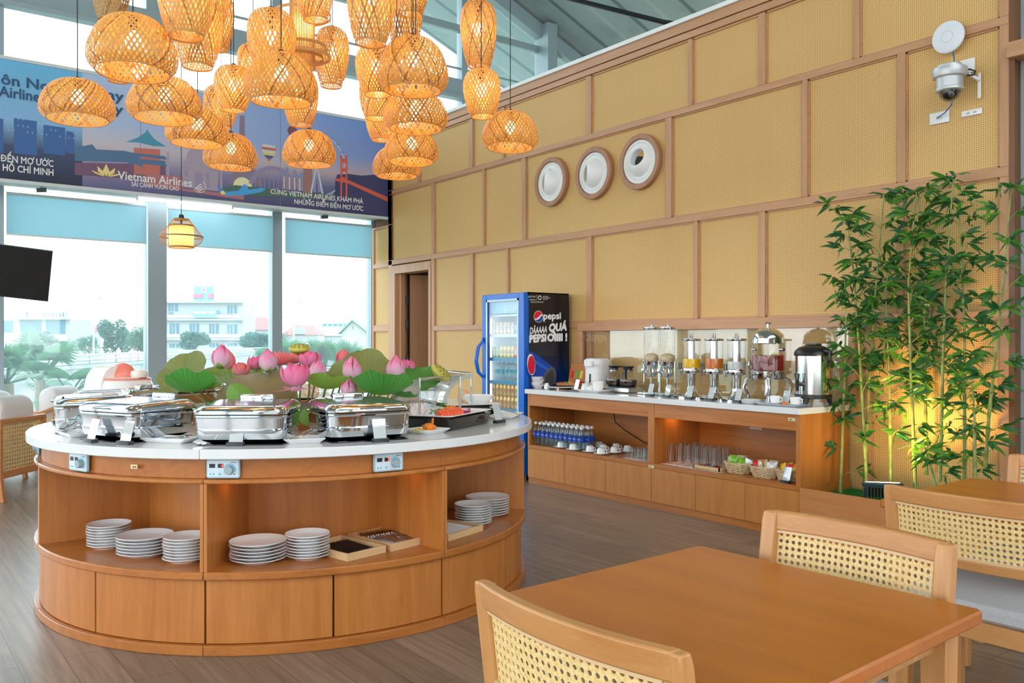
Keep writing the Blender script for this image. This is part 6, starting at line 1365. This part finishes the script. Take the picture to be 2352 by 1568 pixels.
for k in range(4): saucer(('bottom','second','third','topmost')[k]+' saucer of the small stack before the drinks urn', (q[0],q[1],q[2]+.006*k))
q = K2(1797, 5.36); t = thing('serving_tray', 'pale grey tray with two cups in front of the drinks urn', 'tray', q, R(90)); MB().rr([(.30,.14,.02,0),(.37,.19,.02,.016),(.375,.195,.02,.018),(.29,.13,.02,.005)], 4).build('tray_body', P('pale_grey_tray', (.66,.69,.76), .3), t)
for k, (dy, l) in enumerate(((.075,'left'),(-.095,'right'))):
    saucer('saucer under the %s cup on the grey tray' % l, (q[0]+.02,q[1]+dy,q[2]+.006), 'saucers on the counter'); c = thing('cup', 'white cup on its saucer, %s one on the grey tray' % l, 'cup', (q[0]+.02,q[1]+dy,q[2]+.0125), R(-90), 'white cups on the grey tray'); cup_parts(c)
carrot_flower('carved carrot flower on the grey tray between the cups', (q[0]-.05,q[1]-.055,q[2]+.006), .03)
# ---- inside the left cabinet
BLUEL = P('blue_bottle_label', (.005,.06,.42), .35); b = bottle(.031, .225, P('white_cap', (.82,.82,.84), .4), BLUEL); text('Aquafina', .011, P('pale_label_print', (.6,.7,.85)), b, frame((-.032,.020,.105), (0,-1,0), (0,0,1)), 'label_print', .0002)
for r_ in range(3):
    for i in range(11): clone(b, (5.335+.066*r_, 6.605-.0675*i-.02*(r_ % 2), .38), '%s water bottle from the left in the %s row on the counter shelf' % (ORD[i], ('front','middle','back')[r_]), 'bottle', 'blue labelled water bottles on the counter shelf', .1*(i % 3-1))
drop(b)
def upcup(label, x, y, rz):
    s = saucer(label.replace('upturned cup', 'saucer below the upturned cup').replace(' on the counter shelf', ''), (x,y,.38), 'saucers under the upturned cups'); c = thing('cup', label, 'cup', (x,y,.38+.062), rz, 'upturned cups on the counter shelf')
    MB().lathe([(.026,0),(.03,-.004),(.036,-.02),(.040,-.055),(.0385,-.055),(.034,-.02),(.001,-.008)], 26).build('bowl', WHITE, c); MB().tube([(.036,0,-.045),(.058,0,-.045),(.058,0,-.018),(.034,0,-.018)], .0045, 6).build('handle', WHITE, c)
for i, px in enumerate((1292,1325,1358,1389)):
    for r_ in range(3):
        if r_ == 2 and i == 0: continue
        y = K2(px, 5.36)[1]-.012*r_; upcup('upturned cup, %s from the left in the %s row on the counter shelf' % (ORD[i], ('front','middle','back')[r_]), 5.345+.155*r_-.03*(i % 2)+.0, y, R(-75))
def napkin(label, x0, x1, y0, y1, z):
    o = MB().sheet(20, 20, lambda u,v: (x0+(x1-x0)*u+.006*math.sin(v*40), y0+(y1-y0)*v+.006*math.sin(u*40), z+.0012+.0008*math.sin(u*15+v*9))).build('paper_mat', P('pinkish_paper_mat', (.78,.66,.64), .8), solid=.0015); tag(o, label, 'paper mat', 'paper mats under the glasses')
napkin('scalloped paper mat under the small tumblers', 5.30, 5.62, 5.01, 5.36, .38); napkin('scalloped paper mat under the tall glasses', 5.31, 5.74, 4.30, 4.92, .38)
def glassm(r, h, name): return MB().lathe([(r*.86,0),(r*.86,.008),(r*.9,.012),(r,h),(r*.95,h),(r*.84,.014),(.001,.013)], 20, cap0=True).build(name, CLEAR)
g1 = glassm(.033, .085, 'tumbler'); n = 0
for r_ in range(4):
    for i in range(4):
        n += 1; clone(g1, (5.345+.074*r_, 5.32-.074*i, .3835), '%s tumbler from the left in the %s row on the paper mat' % (ORD[i], ('front','second','third','back')[r_]), 'tumbler', 'small tumblers on the counter shelf')
drop(g1); g2 = glassm(.029, .165, 'highball_glass')
for r_ in range(4):
    for i in range(6): clone(g2, (5.37+.088*r_, 4.86-.088*i-.03*(r_ % 2), .3835), '%s tall glass from the left in the %s row on the paper mat' % (ORD[i], ('front','second','third','back')[r_]), 'tall glass', 'tall glasses on the counter shelf')
drop(g2)
# candy tray, baskets and packets
q = K2(1636, 5.40, .38); t = thing('candy_tray', 'shallow pale wood tray of wrapped sweets beside the tall glasses', 'tray', q, R(90)); w, d = .26, .15; m = MB(); m.box(-w/2,w/2,-d/2,d/2,0,.006)
for a in ((-w/2,w/2,-d/2,-d/2+.009),(-w/2,w/2,d/2-.009,d/2),(-w/2,-w/2+.009,-d/2,d/2),(w/2-.009,w/2,-d/2,d/2)): m.box(*a, 0, .032)
m.build('tray_body', PALEW, t)
for c, col in (('red',(.62,.02,.03)),('green',(.10,.30,.16)),('blue',(.12,.30,.55)),('maroon',(.25,.01,.03))):
    s = MB(); s.sph((0,0,.008), .0085, 10, 5, .8); s.rings([[(x,y*math.cos(k*PI/3),.008+y*math.sin(k*PI/3)) for k in range(6)] for x, y in ((-.022,.009),(-.010,.003),(-.008,.003))]); s.rings([[(x,y*math.cos(k*PI/3),.008+y*math.sin(k*PI/3)) for k in range(6)] for x, y in ((.008,.003),(.010,.003),(.022,.009))]); s = s.build('wrapped_sweet', P('sweet_'+c, col, .25, .3))
    for i in range(9):
        o = s if i == 0 else s.copy()
        if i: COL.objects.link(o)
        o.location = (q[0]+RNG.uniform(-.05,.05), q[1]+RNG.uniform(-.10,.10), q[2]+.0065+.012*RNG.randint(0,1)); o.rotation_euler.z = RNG.uniform(0,6); tag(o, 'small %s wrapped sweet in the shallow candy tray' % c, 'sweet', '%s wrapped sweets in the tray' % c)
WICK = noisy('pale_wicker', (.62,.44,.24), (.78,.62,.40), 30, .7)
def basket(label, pos, w, d, h, rz):
    t = thing('wicker_basket', label, 'basket', pos, rz, 'pale wicker baskets of snacks'); n = 40; m = MB()
    for k in range(9):
        f = k/8; s = .74+.26*f; m.tube([(w/2*s*math.cos(2*PI*j/n), d/2*s*math.sin(2*PI*j/n), .006+h*f+.0025*math.sin(2*PI*j/n*10+PI*k)) for j in range(n)], .0042 if k < 8 else .006, 5, True)
    m.build('weave', WICK, t)
    m = MB()
    for j in range(20): a = 2*PI*j/20; m.tube([(w/2*s*math.cos(a)*1.0, d/2*s*math.sin(a), z) for s, z in ((.74,.004),(.87,.006+h*.5),(1,.006+h))], .0035, 5)
    m.build('stakes', WICK, t); MB().lathe([(.36,.003),(.36,.006)], 24).xf(Matrix.Diagonal((w,d,1,1))).build('base', WICK, t); return t
def packet(c, name):
    m = MB(); m.sheet(8, 8, lambda u,v: ((u-.5)*.075, .016*(math.sin(PI*u)*math.sin(PI*v))**.7, v*.10)); m.sheet(8, 8, lambda u,v: ((u-.5)*.075, -.016*(math.sin(PI*u)*math.sin(PI*v))**.7, v*.10))
    return m.build(name, P(name+'_foil_'+c[0], c[1], .3, .2), ang=60)
PKC = {'red': ('red',(.68,.02,.03)), 'green': ('green',(.22,.50,.04)), 'cream': ('cream',(.76,.66,.45)), 'white': ('white',(.76,.80,.80)), 'yellow': ('yellow',(.85,.58,.02)), 'brown': ('brown',(.42,.24,.12))}
def fill(pos, cols, where, w=.2, d=.14):
    for i, c in enumerate(cols):
        o = packet(PKC[c], 'snack_packet'); n = len(cols); o.location = (pos[0]+RNG.uniform(-.03,.03), pos[1]+w*.36-w*.72*i/(n-1), pos[2]+.022+.012*(i % 2)); o.rotation_euler = (RNG.uniform(-.5,.2), RNG.uniform(-.35,.35), R(-90)+RNG.uniform(-.5,.5)); tag(o, '%s snack packet, %s from the left in the %s' % (c, ORD[i], where), 'snack packet', 'snack packets in the wicker baskets')
q = K2(1697, 5.43, .38); basket('left wicker basket with a green packet', q, .24, .19, .075, R(90)); fill(q, ['white','green','cream','cream','green','brown','white'], 'left wicker basket')
q = K2(1757, 5.41, .38); basket('middle wicker basket with red packets', q, .24, .19, .075, R(90)); fill(q, ['red','red','cream','brown','cream','cream','white'], 'middle wicker basket')
q = K2(1810, 5.42, .38); basket('wicker basket half hidden by the counter end post', q, .19, .17, .075, R(90)); fill(q, ['yellow','yellow','red','yellow'], 'half hidden wicker basket', .14)
card('white menu card on the counter shelf by the end post', K2(1804, 5.31, .38), R(-90-8), grp=GC, w=.07, h=.10)
# sockets, plug and cords in the niches
def socket(label, loc, holes=1):
    t = thing('wall_socket', label, 'socket', loc, 0, 'white wall sockets'); MB().rr([(.12,.075,.004,0),(.12,.075,.004,.007),(.112,.067,.004,.009)], 3).xf(Matrix.Rotation(R(-90),4,'Y') @ Matrix.Rotation(R(90),4,'Z')).build('face_plate', WPLAST, t)
    if holes:
        m = MB()
        for y in (-.025,.025):
            for z in (-.006,.006): m.box(-.0098,-.0088,y-.0015+z,y+.0015+z,-.004,.004)
        m.build('slots', BLACK, t)
socket('white socket with a black plug in the left counter niche', (5.858,5.93,.74), 0); socket('white double socket in the right counter niche', (5.858,4.37,.715))
o = MB().tube([(5.835,5.93,.745),(5.80,5.95,.74),(5.79,5.97,.70),(5.80,5.96,.62),(5.82,5.85,.55),(5.83,5.60,.45),(5.83,5.45,.47),(5.82,5.32,.53),(5.80,5.22,.62),(5.80,5.18,.79)], .0045, 6).build('plug_cord', CORD); tag(o, 'black cord drooping from the plug in the left counter niche', 'cord'); MB().tube([(5.846,5.93,.745),(5.83,5.93,.745)], .014, 8).build('plug', BLACK, o)
o = MB().tube([(5.80,5.08,.79),(5.80,5.10,.68),(5.79,5.06,.58),(5.80,5.02,.50)], .0045, 6).build('cord', CORD); tag(o, 'short black cord hanging beside the middle post of the counter', 'cord')

# ================================================================== bamboo planter
t = thing('planter_box', 'long low wooden planter box with green turf under the bamboo', 'planter', (5.255, 2.404, 0)); w = 3.553-2.404; d = 5.878-5.255
MB().box(0,.02,0,w,0,.37).build('front_board', wood('planter_front', (.56,.24,.085), (.47,.18,.055), 'y', .4), t, bev=.002); MB().box(.02,d,0,.02,0,.37).build('end_board', OAKY, t); MB().box(.02,d,w-.012,w,0,.37).build('end_board', OAKY, t)
TURF = noisy('green_turf', (.015,.16,.02), (.03,.26,.04), 120, .9); MB().box(.02,d,.02,w-.012,.0,.30).build('turf_bed', TURF, t)
m = MB()
for i in range(5200):
    x, y = RNG.uniform(.022,d-.004), RNG.uniform(.022,w-.014); a = RNG.uniform(0,6.3); h = RNG.uniform(.015,.032); m.poly([(x-.0018*math.cos(a),y-.0018*math.sin(a),.299),(x+.0018*math.cos(a),y+.0018*math.sin(a),.299),(x+.008*math.sin(a),y+.008*math.cos(a),.30+h)])
o = m.build('turf_pile', TURF, t, smooth=False); o['kind'] = 'stuff'
CULM = noisy('bamboo_culm', (.16,.22,.045), (.30,.34,.09), 12, .4); BL1 = trans('bamboo_leaf_dark', (.018,.11,.028), (.06,.26,.05), .28, .42); BL2 = trans('bamboo_leaf_light', (.07,.24,.03), (.16,.45,.06), .35, .42); TWIG = P('bamboo_twig', (.26,.30,.08), .6)
def blade(m, p, dr, L, wd, up):
    dr = dr.normalized(); s = dr.cross(up); s = s.normalized() if s.length > 1e-4 else Vector((1,0,0)); n = s.cross(dr)
    q = [p, p+dr*L*.28+s*wd+n*.003, p+dr*L*.62+s*wd*.75-n*.004, p+dr*L-Vector((0,0,L*.10)), p+dr*L*.62-s*wd*.75-n*.004, p+dr*L*.28-s*wd+n*.003]
    m.poly(q)
def bamboo(label, pts, seed, n0=.12, dens=1.0):
    g = random.Random(seed); b = pts[0]; t = thing('bamboo', label, 'bamboo', b, 0, 'artificial bamboo canes in the planter'); P_ = [Vector(p)-Vector(b) for p in pts]
    L = [0]
    for a, c in zip(P_, P_[1:]): L.append(L[-1]+(c-a).length)
    def at_(s):
        k = max(j for j in range(len(L)) if L[j] <= s+1e-9); k = min(k, len(P_)-2); return P_[k].lerp(P_[k+1], (s-L[k])/(L[k+1]-L[k]))
    tot = L[-1]; m = MB(); N = 40; path = [at_(tot*i/N*.9999) for i in range(N+1)]; rad = []
    for i in range(N+1): rad.append((.0125*(1-.72*i/N))*(1.22 if i % 3 == 0 else 1))
    m.tube(path, rad, 8); m.build('culm', CULM, t)
    lv = MB(); tw = MB(); s = tot*n0; az = g.uniform(0,6.28)
    while s < tot:
        p = at_(min(s, tot*.9999)); az += 2.4+g.uniform(-.5,.5); nb = 1 if s < tot*.25 else 2
        for b_ in range(nb):
            a = az+b_*2.6; e = g.uniform(.25,.9); ln = g.uniform(.10,.20)*(1.1-.35*s/tot); dr = Vector((math.cos(a)*math.cos(e)*.75, math.sin(a)*math.cos(e), math.sin(e)))
            tip = p+dr*ln; 
            if b[0]+tip.x > 5.865: tip.x = 5.865-b[0]-.01
            mid = p.lerp(tip,.5)+Vector((0,0,.012)); tw.tube([p, mid, tip], .0022, 4)
            for k in range(g.randint(7,11)):
                f = g.uniform(.35,1.0); q = p.lerp(tip, f)+Vector((0,0,.010*math.sin(f*3))); a2 = a+g.uniform(-1.5,1.5); e2 = g.uniform(-.75,.65); d2 = Vector((math.cos(a2)*math.cos(e2), math.sin(a2)*math.cos(e2), math.sin(e2))); LL = g.uniform(.085,.150)
                if b[0]+q.x+d2.x*LL > 5.87: d2.x = -abs(d2.x)*.4
                lv.m = 1 if g.random() < .34 else 0; blade(lv, q, d2, LL, g.uniform(.0100,.0150), Vector((g.uniform(-1,1), g.uniform(-1,1), g.uniform(-.5,.8))))
        s += g.uniform(.085,.14)/dens
    lv.m = 2; lv.add(tw); lv.build('foliage', [BL1, BL2, TWIG], t, smooth=False)
bamboo('tall bamboo cane nearest the steel tea urn, its top bending left', [(5.6, 3.249, 0.349), (5.66, 3.334, 1.223), (5.68, 3.392, 1.847), (5.64, 3.416, 2.222), (5.6, 3.505, 2.348)], 1, .15)
bamboo('thin bamboo cane leaning right, second from the counter', [(5.75, 3.356, 0.343), (5.74, 3.314, 1.067), (5.7, 3.245, 1.717), (5.68, 3.169, 2.412)], 2, .45, .8)
bamboo('slim bamboo cane behind the flood light', [(5.68, 3.118, 0.413), (5.72, 3.147, 1.044), (5.74, 3.19, 1.777), (5.74, 3.154, 1.958)], 3, .2, .8)
bamboo('bamboo cane in the middle of the clump', [(5.6, 2.902, 0.427), (5.64, 2.955, 1.203), (5.66, 2.984, 1.793), (5.62, 2.906, 2.399)], 4, .12)
bamboo('bamboo cane close to the wall in the middle of the clump', [(5.8, 2.93, 0.486), (5.8, 2.942, 1.469), (5.78, 2.937, 2.064), (5.74, 2.959, 2.375)], 5, .3)
bamboo('tallest bamboo cane, its tip just under the wall camera', [(5.56, 2.72, 0.492), (5.62, 2.73, 1.295), (5.64, 2.72, 1.807), (5.62, 2.663, 2.45)], 6, .1)
bamboo('bamboo cane right of the tallest one, leaning slightly left', [(5.64, 2.603, 0.499), (5.68, 2.619, 1.465), (5.7, 2.656, 2.089), (5.68, 2.663, 2.287)], 7, .08)
bamboo('wispy bamboo cane at the right end, leaning past the wall post', [(5.58, 2.451, 0.58), (5.55, 2.413, 0.95), (5.45, 2.299, 1.643), (5.4, 2.225, 2.281)], 8, .15, .8)
bamboo('short bamboo cane at the left end beside the counter side', [(5.62, 3.465, 0.31), (5.66, 3.455, 1.189), (5.64, 3.43, 1.691), (5.62, 3.431, 1.847)], 9, .08, .75)
bamboo('bushy low bamboo cane at the right end of the planter', [(5.5, 2.473, 0.517), (5.52, 2.487, 0.92), (5.52, 2.503, 1.191)], 10, .05, 1.2)
bamboo('low leafy bamboo shoot in front of the flood light', [(5.42, 2.676, 0.457), (5.44, 2.728, 0.628), (5.44, 2.77, 0.736)], 11, .1, 1.2)
# flood light among the stems
p = (5.42, 3.03, 0.399); p = (p[0], p[1], .30)
fl = thing('flood_light', 'dark finned flood light on the turf, shining up at the bamboo', 'flood light', p, R(-50))
DK = P('dark_blue_grey_casting', (.03,.055,.075), .4)
m = MB(); 
for k in range(11): m.box(-.105+.02*k,-.101+.02*k,-.05,.05,.06,.135)
m.build('fins', DK, fl)
m = MB().rr([(.24,.14,.06,0),(.26,.16,.07,.02),(.25,.15,.065,.034)], 6); m.xf(Matrix.Translation((0,.01,.125)) @ Matrix.Rotation(R(-8),4,'X')); m.build('housing_rim', DK, fl)
m = MB().rr([(.21,.12,.05,.0345),(.21,.12,.05,.036)], 6); m.xf(Matrix.Translation((0,.01,.125)) @ Matrix.Rotation(R(-8),4,'X')); m.build('lens', emit('flood_lens', (1,.72,.25), 25), fl)
m = MB(); m.tube([(-.118,0,.12),(-.125,0,.03),(-.11,0,.0),(.11,0,.0),(.125,0,.03),(.118,0,.12)], .009, 6); m.build('bracket', DK, fl)
_l = bpy.data.lights.new('flood_beam', 'SPOT'); _l.energy = 62; _l.color = (1,.52,.12); _l.spot_size = R(105); _l.spot_blend = .8; _l.shadow_soft_size = .08
_lo = bpy.data.objects.new('flood_beam', _l); COL.objects.link(_lo); _lo.location = (p[0], p[1], p[2]+.18); _lo.rotation_euler = (Vector((5.75,p[1]-.26,1.35))-Vector(_lo.location)).to_track_quat('-Z','Y').to_euler()
# ================================================================== fittings high on the rattan wall
q = (5.85, 2.801, 3.453); t = thing('wireless_access_point', 'round white wireless access point disc high on the rattan wall', 'access point', q)
Mw = Matrix.Rotation(R(-90),4,'Y')
m = MB().lathe([(.098,0),(.108,.008),(.106,.018),(.085,.027),(.001,.030)], 48); m.xf(Mw); m.build('disc', P('cool_white_plastic', (.74,.78,.86), .35), t)
m = MB().lathe([(.036,.0292),(.040,.0298),(.041,.0292)], 40, cap0=False, cap1=False); m.xf(Mw); m.build('status_ring', P('ring_grey', (.60,.64,.72), .4), t)
q = (5.74, 2.745, 3.174); t = thing('dome_camera', 'silver dome security camera under the white disc', 'security camera', q); SIL = P('silver_paint', (.52,.55,.58), .35, .35)
MB().lathe([(.075,.055),(.078,.05),(.078,.032),(.106,.03),(.109,.0),(.103,-.026),(.083,-.034)], 44, cap1=False).build('mount_ring', SIL, t, ang=22); MB().lathe([(.083,-.034),(.080,-.095),(.086,-.10),(.086,-.115),(.07,-.12)], 40, cap0=False).build('body', SIL, t)
MB().lathe([(.066*math.cos(R(a)), -.118-.068*math.sin(R(a))) for a in range(0,91,10)], 32).build('clear_dome', glass('dome_bubble', (.6,.62,.64), 1.4), t); MB().sph((0,0,-.125), .048, 20, 9).build('lens_ball', BLACKG, t); m = MB().lathe([(.018,0),(.02,.01),(.014,.012)], 16); m.xf(Matrix.Translation((-.030,-.028,-.145)) @ Matrix.Rotation(R(-120),4,'Y')); m.build('lens', STEEL, t)
m = MB(); m.box(.132,.139,-.140,-.118,-.17,.0); m.tube([(.07,-.09,-.01),(.13,-.13,-.05)], .012, 6); m.box(.02,.139,.05,.10,.0,.05); m.build('wall_bracket', WPLAST, t, bev=.003)
def wplate(label, a, b, name='wall_plate'):
    y0, z0 = a; y1, z1 = b; t = thing(name, label, 'wall plate', (XW+.02,(y0+y1)/2,(z0+z1)/2), 0, 'white wall plates below the security camera'); w, h = abs(y1-y0), abs(z1-z0)
    MB().rr([(h,w,.004,0),(h,w,.004,.006),(h-.006,w-.006,.004,.008)], 3).xf(Matrix.Rotation(R(-90),4,'Y')).build('face_plate', WPLAST, t); return t, w, h
t, w, h = wplate('white wall plate with the blue cable plugged in, lower left of the camera', (2.955, 2.976), (2.821, 2.897)); MB().box(-.0105,-.008,-.02,.02,-.014,.014).build('jack', P('pale_jack', (.66,.68,.70), .4), t)
t, w, h = wplate('white double socket plate lower right of the camera', (2.74, 2.907), (2.608, 2.946)); m = MB()
for y in (-.022,.022):
    for z in (-.006,.006): m.box(-.0095,-.0075,y+z-.0018,y+z+.0018,-.006,.004)
m.build('slots', BLACK, t)
t, w, h = wplate('square white blank plate behind the camera cord', (2.748, 3.29), (2.655, 3.196)); MB().lathe([(.009,0),(.009,.012)], 12, (0,.02,.0)).xf(Matrix.Rotation(R(-90),4,'Y')).build('cord_gland', BLACK, t)
BCAB = P('blue_network_cable', (.01,.12,.42), .4)
o = MB().tube([(5.83, 2.768, 3.34), (5.82, 2.752, 3.296), (5.78, 2.736, 3.232)], .004, 6).build('network_cable', BCAB); tag(o, 'blue network cable between the white disc and the camera', 'cable')
o = MB().tube([(5.885, 2.9, 2.935), (5.84, 2.825, 2.948), (5.82, 2.775, 2.981), (5.82, 2.763, 3.007)], .004, 6).build('network_cable', BCAB); tag(o, 'blue network cable curving from the wall plate up to the camera', 'cable')
o = MB().tube([(5.88, 2.706, 3.244), (5.83, 2.694, 3.202), (5.83, 2.655, 3.198), (5.85, 2.63, 3.184), (5.83, 2.627, 3.156), (5.78, 2.649, 3.146)], .006, 6).build('power_cord', CORD); tag(o, 'black cord bundle at the right side of the camera', 'cord')

# ================================================================== tables and cane chairs
CANE = noisy('woven_chair_cane', (.72,.50,.19), (.84,.64,.31), 140, .55)
GREY = noisy('grey_seat_fabric', (.42,.43,.45), (.50,.51,.53), 220, .9)
def cane_mesh(x0, x1, z0, z1, bend, sp=.0192, hr=.29):
    m = MB(); nx = max(1, round((x1-x0)/sp)); nz = max(1, round((z1-z0)/sp)); sx = (x1-x0)/nx; sz = (z1-z0)/nz
    for i in range(nx):
        for j in range(nz):
            cx, cz = x0+sx*(i+.5), z0+sz*(j+.5); n = len(m.v)
            for k in range(8):
                a = PI/4*k; ox = (1,1,0,-1,-1,-1,0,1)[k]*.5*sx; oz = (0,1,1,1,0,-1,-1,-1)[k]*.5*sz
                m.v.append(bend(cx+ox, cz+oz)); m.v.append(bend(cx+hr*sx*math.cos(a)*1.04, cz+hr*sz*math.sin(a)))
            for k in range(8): q = (k+1) % 8; m._f(n+2*k, n+2*q, n+2*q+1, n+2*k+1)
    return m
BOW = .045; HW = .295
def bx(y, z): return -.055*(z-.45)/.42 - BOW*(1-(y/HW)**2)     # back curves away from the sitter and leans
def make_chair(label, loc, rz):
    t = thing('dining_chair', label, 'chair', loc, rz, 'cane backed dining chairs')
    for s in (-1, 1):
        y = s*(HW-.024); rs = []
        for z, x, w, d in ((0,-.055,.030,.034),(.40,.0,.042,.048),(.62,bx(y,.62)+.006,.046,.044),(.845,bx(y,.845)+.004,.048,.036),(.87,bx(y,.87)+.002,.044,.030)):
            rs.append([(x+a*d/2, y+b*w/2, z) for a, b in ((-1,-1),(1,-1),(1,1),(-1,1))])
        MB().rings(rs).build('back_post', CHAIRZ, t, bev=.005)
        rs = [[(x+a*d/2, s*.255+b*d/2, z) for a, b in ((-1,-1),(1,-1),(1,1),(-1,1))] for z, x, d in ((0,.46,.028),(.40,.445,.044))]
        MB().rings(rs).build('leg', CHAIRZ, t, bev=.004)
        MB().box(.01,.44,s*.255-.014,s*.255+.014,.36,.425).build('side_rail', CHAIRW, t, bev=.003)
    for nm, z0, z1, d in (('top_rail',.815,.872,.030),('lower_rail',.612,.648,.026)):
        rs = []; n = 18; W = HW-.02 if nm == 'top_rail' else HW-.045
        for k in range(n+1):
            y = -W+2*W*k/n; rs.append([(bx(y,z)+a*d/2, y, z) for a, z in ((-1,z0),(1,z0),(1,z1),(-1,z1))])
        MB().rings(rs).build(nm, CHAIRW, t, bev=.005)
    m = MB(); e = .010
    for z0, z1 in ((.648,.656),(.807,.815)):
        rs = [[(bx(y,z)+a*.010, y, z) for a, z in ((-1,z0),(1,z0),(1,z1),(-1,z1))] for y in [-(HW-.046)+2*(HW-.046)*k/14 for k in range(15)]]; m.rings(rs)
    m.build('bead', P('light_bead_wood', (.70,.50,.28), .5), t)
    cane_mesh(-(HW-.047), HW-.047, .652, .812, lambda y, z: (bx(y,z), y, z)).build('cane_panel', CANE, t, solid=.0022, smooth=False)
    MB().rr([(.03,.50,.01,.36),(.03,.50,.01,.425)], 2, (.0,0,0)).build('rear_rail', CHAIRW, t, bev=.003); MB().rr([(.03,.50,.01,.36),(.03,.50,.01,.425)], 2, (.447,0,0)).build('front_rail', CHAIRW, t, bev=.003)
    MB().rr([(.45,.545,.03,.426),(.475,.57,.04,.438),(.475,.57,.045,.466),(.44,.53,.05,.482)], 5, (.232,0,0)).build('seat_cushion', GREY, t)
    MB().box(-.0165,-.0150,-.235,-.205,.385,.403).build('brass_tag', P('pale_brass', (.8,.68,.4), .35, .6), t)
    return t
ch = make_chair('cane back chair in the front left of the table, its back to the viewer', (1.165,1.268,0), R(1.5))
dup(ch, 'cane back chair across the near table, its front to the viewer', (2.215,1.365,0), R(180), 'cane backed dining chairs')
dup(ch, 'cane back chair with its grey seat showing, between the two tables', (3.10,1.395,0), R(1), 'cane backed dining chairs')
dup(ch, 'cane back chair at the far table, cut by the right edge', (4.26,1.49,0), R(180), 'cane backed dining chairs')
def make_table(label, loc, rz, sx=.89, sy=.855):
    t = thing('dining_table', label, 'table', loc, rz, 'square wooden dining tables')
    MB().rr([(sx-.012,sy-.012,.012,.716),(sx,sy,.014,.722),(sx,sy,.014,.744),(sx-.010,sy-.010,.012,.75)], 3).build('tabletop', TABLE, t, ang=30)
    for a in (-1,1):
        for b in (-1,1):
            x, y = a*(sx/2-.075), b*(sy/2-.075); MB().rings([[(x+p*d/2, y+q*d/2, z) for p, q in ((-1,-1),(1,-1),(1,1),(-1,1))] for z, d in ((0,.045),(.716,.068))]).build('leg', CHAIRZ, t, bev=.004)
    for b in (-1,1): MB().box(-sx/2+.1,sx/2-.1,b*(sy/2-.085)-.011,b*(sy/2-.085)+.011,.65,.716).build('apron', CHAIRW, t); MB().box(b*(sx/2-.085)-.011,b*(sx/2-.085)+.011,-sy/2+.1,sy/2-.1,.65,.716).build('apron', CHAIRW, t)
    return t
tb = make_table('near square dining table with an orange brown top', (1.705,1.362,0), R(2.4)); dup(tb, 'second dining table at the right, before the planter', (3.80,1.475,0), R(2.5), 'square wooden dining tables')
# ================================================================== lounge armchairs by the window
PAD = P('off_white_upholstery', (.74,.74,.76), .85); LW = wood('armchair_wood', (.58,.25,.085), (.46,.18,.05), 'y', .4)
def armchair(label, loc, rz):
    t = thing('armchair', label, 'armchair', loc, rz, 'low cane armchairs by the window'); w = .34
    # local: sitter looks toward +x, outer back at x = 0
    MB().box(-.02,.02,-w,w,.68,.72).build('back_top_rail', LW, t, bev=.008); MB().box(-.018,.018,-w,w,.20,.26).build('back_bottom_rail', LW, t, bev=.005)
    for s in (-1,1):
        MB().rings([[(x+a*.02,s*(w-.02)+b*.02,z) for a, b in ((-1,-1),(1,-1),(1,1),(-1,1))] for z, x in ((0,-.03),(.22,0),(.70,0))]).build('leg', LW, t, bev=.004); MB().rings([[(x+a*.02,s*(w-.02)+b*.02,z) for a, b in ((-1,-1),(1,-1),(1,1),(-1,1))] for z, x in ((0,.62),(.22,.60),(.57,.60))]).build('leg', LW, t, bev=.004)
        m = MB(); m.rings([[(x,s*(w-.02)+b*.03,z+e) for b, e in ((-1,-.018),(1,-.018),(1,.018),(-1,.018))] for x, z in ((-.01,.70),(.2,.62),(.64,.58))]); m.build('armrest', LW, t, bev=.005)
        MB().box(.02,.60,s*(w-.02)-.015,s*(w-.02)+.015,.21,.25).build('side_rail', LW, t); cane_mesh(.02,.59,.25,.58, lambda x, z: (x, s*(w-.02), z), .036, .33).build('cane_side', CANE, t, solid=.002, smooth=False)
    cane_mesh(-w+.04,w-.04,.26,.68, lambda y, z: (0, y, z), .036, .33).build('cane_back', CANE, t, solid=.002, smooth=False)
    MB().rr([(.56,.60,.04,.26),(.58,.62,.06,.30),(.58,.62,.06,.40),(.54,.58,.06,.43)], 5, (.32,0,0)).build('seat_cushion', PAD, t)
    m = MB(); n = 14; prof = [(.0,.30),(.0,.80)]+[(.11-.11*math.cos(R(a)), .80+.11*math.sin(R(a))) for a in range(15,181,15)]+[(.22,.34),(.14,.30)]
    rs = []
    for y, k in ((-.24,.86),(-.215,.97),(-.16,1),(.16,1),(.215,.97),(.24,.86)): rs.append([(.03+.11+(x-.11)*k, y, .55+(z-.55)*k) for x, z in prof])
    m.rings(rs); m.build('back_cushion', PAD, t, ang=50)
    return t
ac = armchair('nearest lounge armchair at the left edge, cane back toward the viewer', (1.17,8.86,0), R(140))
dup(ac, 'lounge armchair behind the nearest one, cut by the left edge', (1.12,9.78,0), R(140), 'low cane armchairs by the window'); dup(ac, 'lounge armchair furthest back, against the window frame', (1.86,10.42,0), R(140), 'low cane armchairs by the window'); dup(ac, 'lounge armchair half hidden by the left end of the island', (2.12,9.45,0), R(140), 'low cane armchairs by the window')
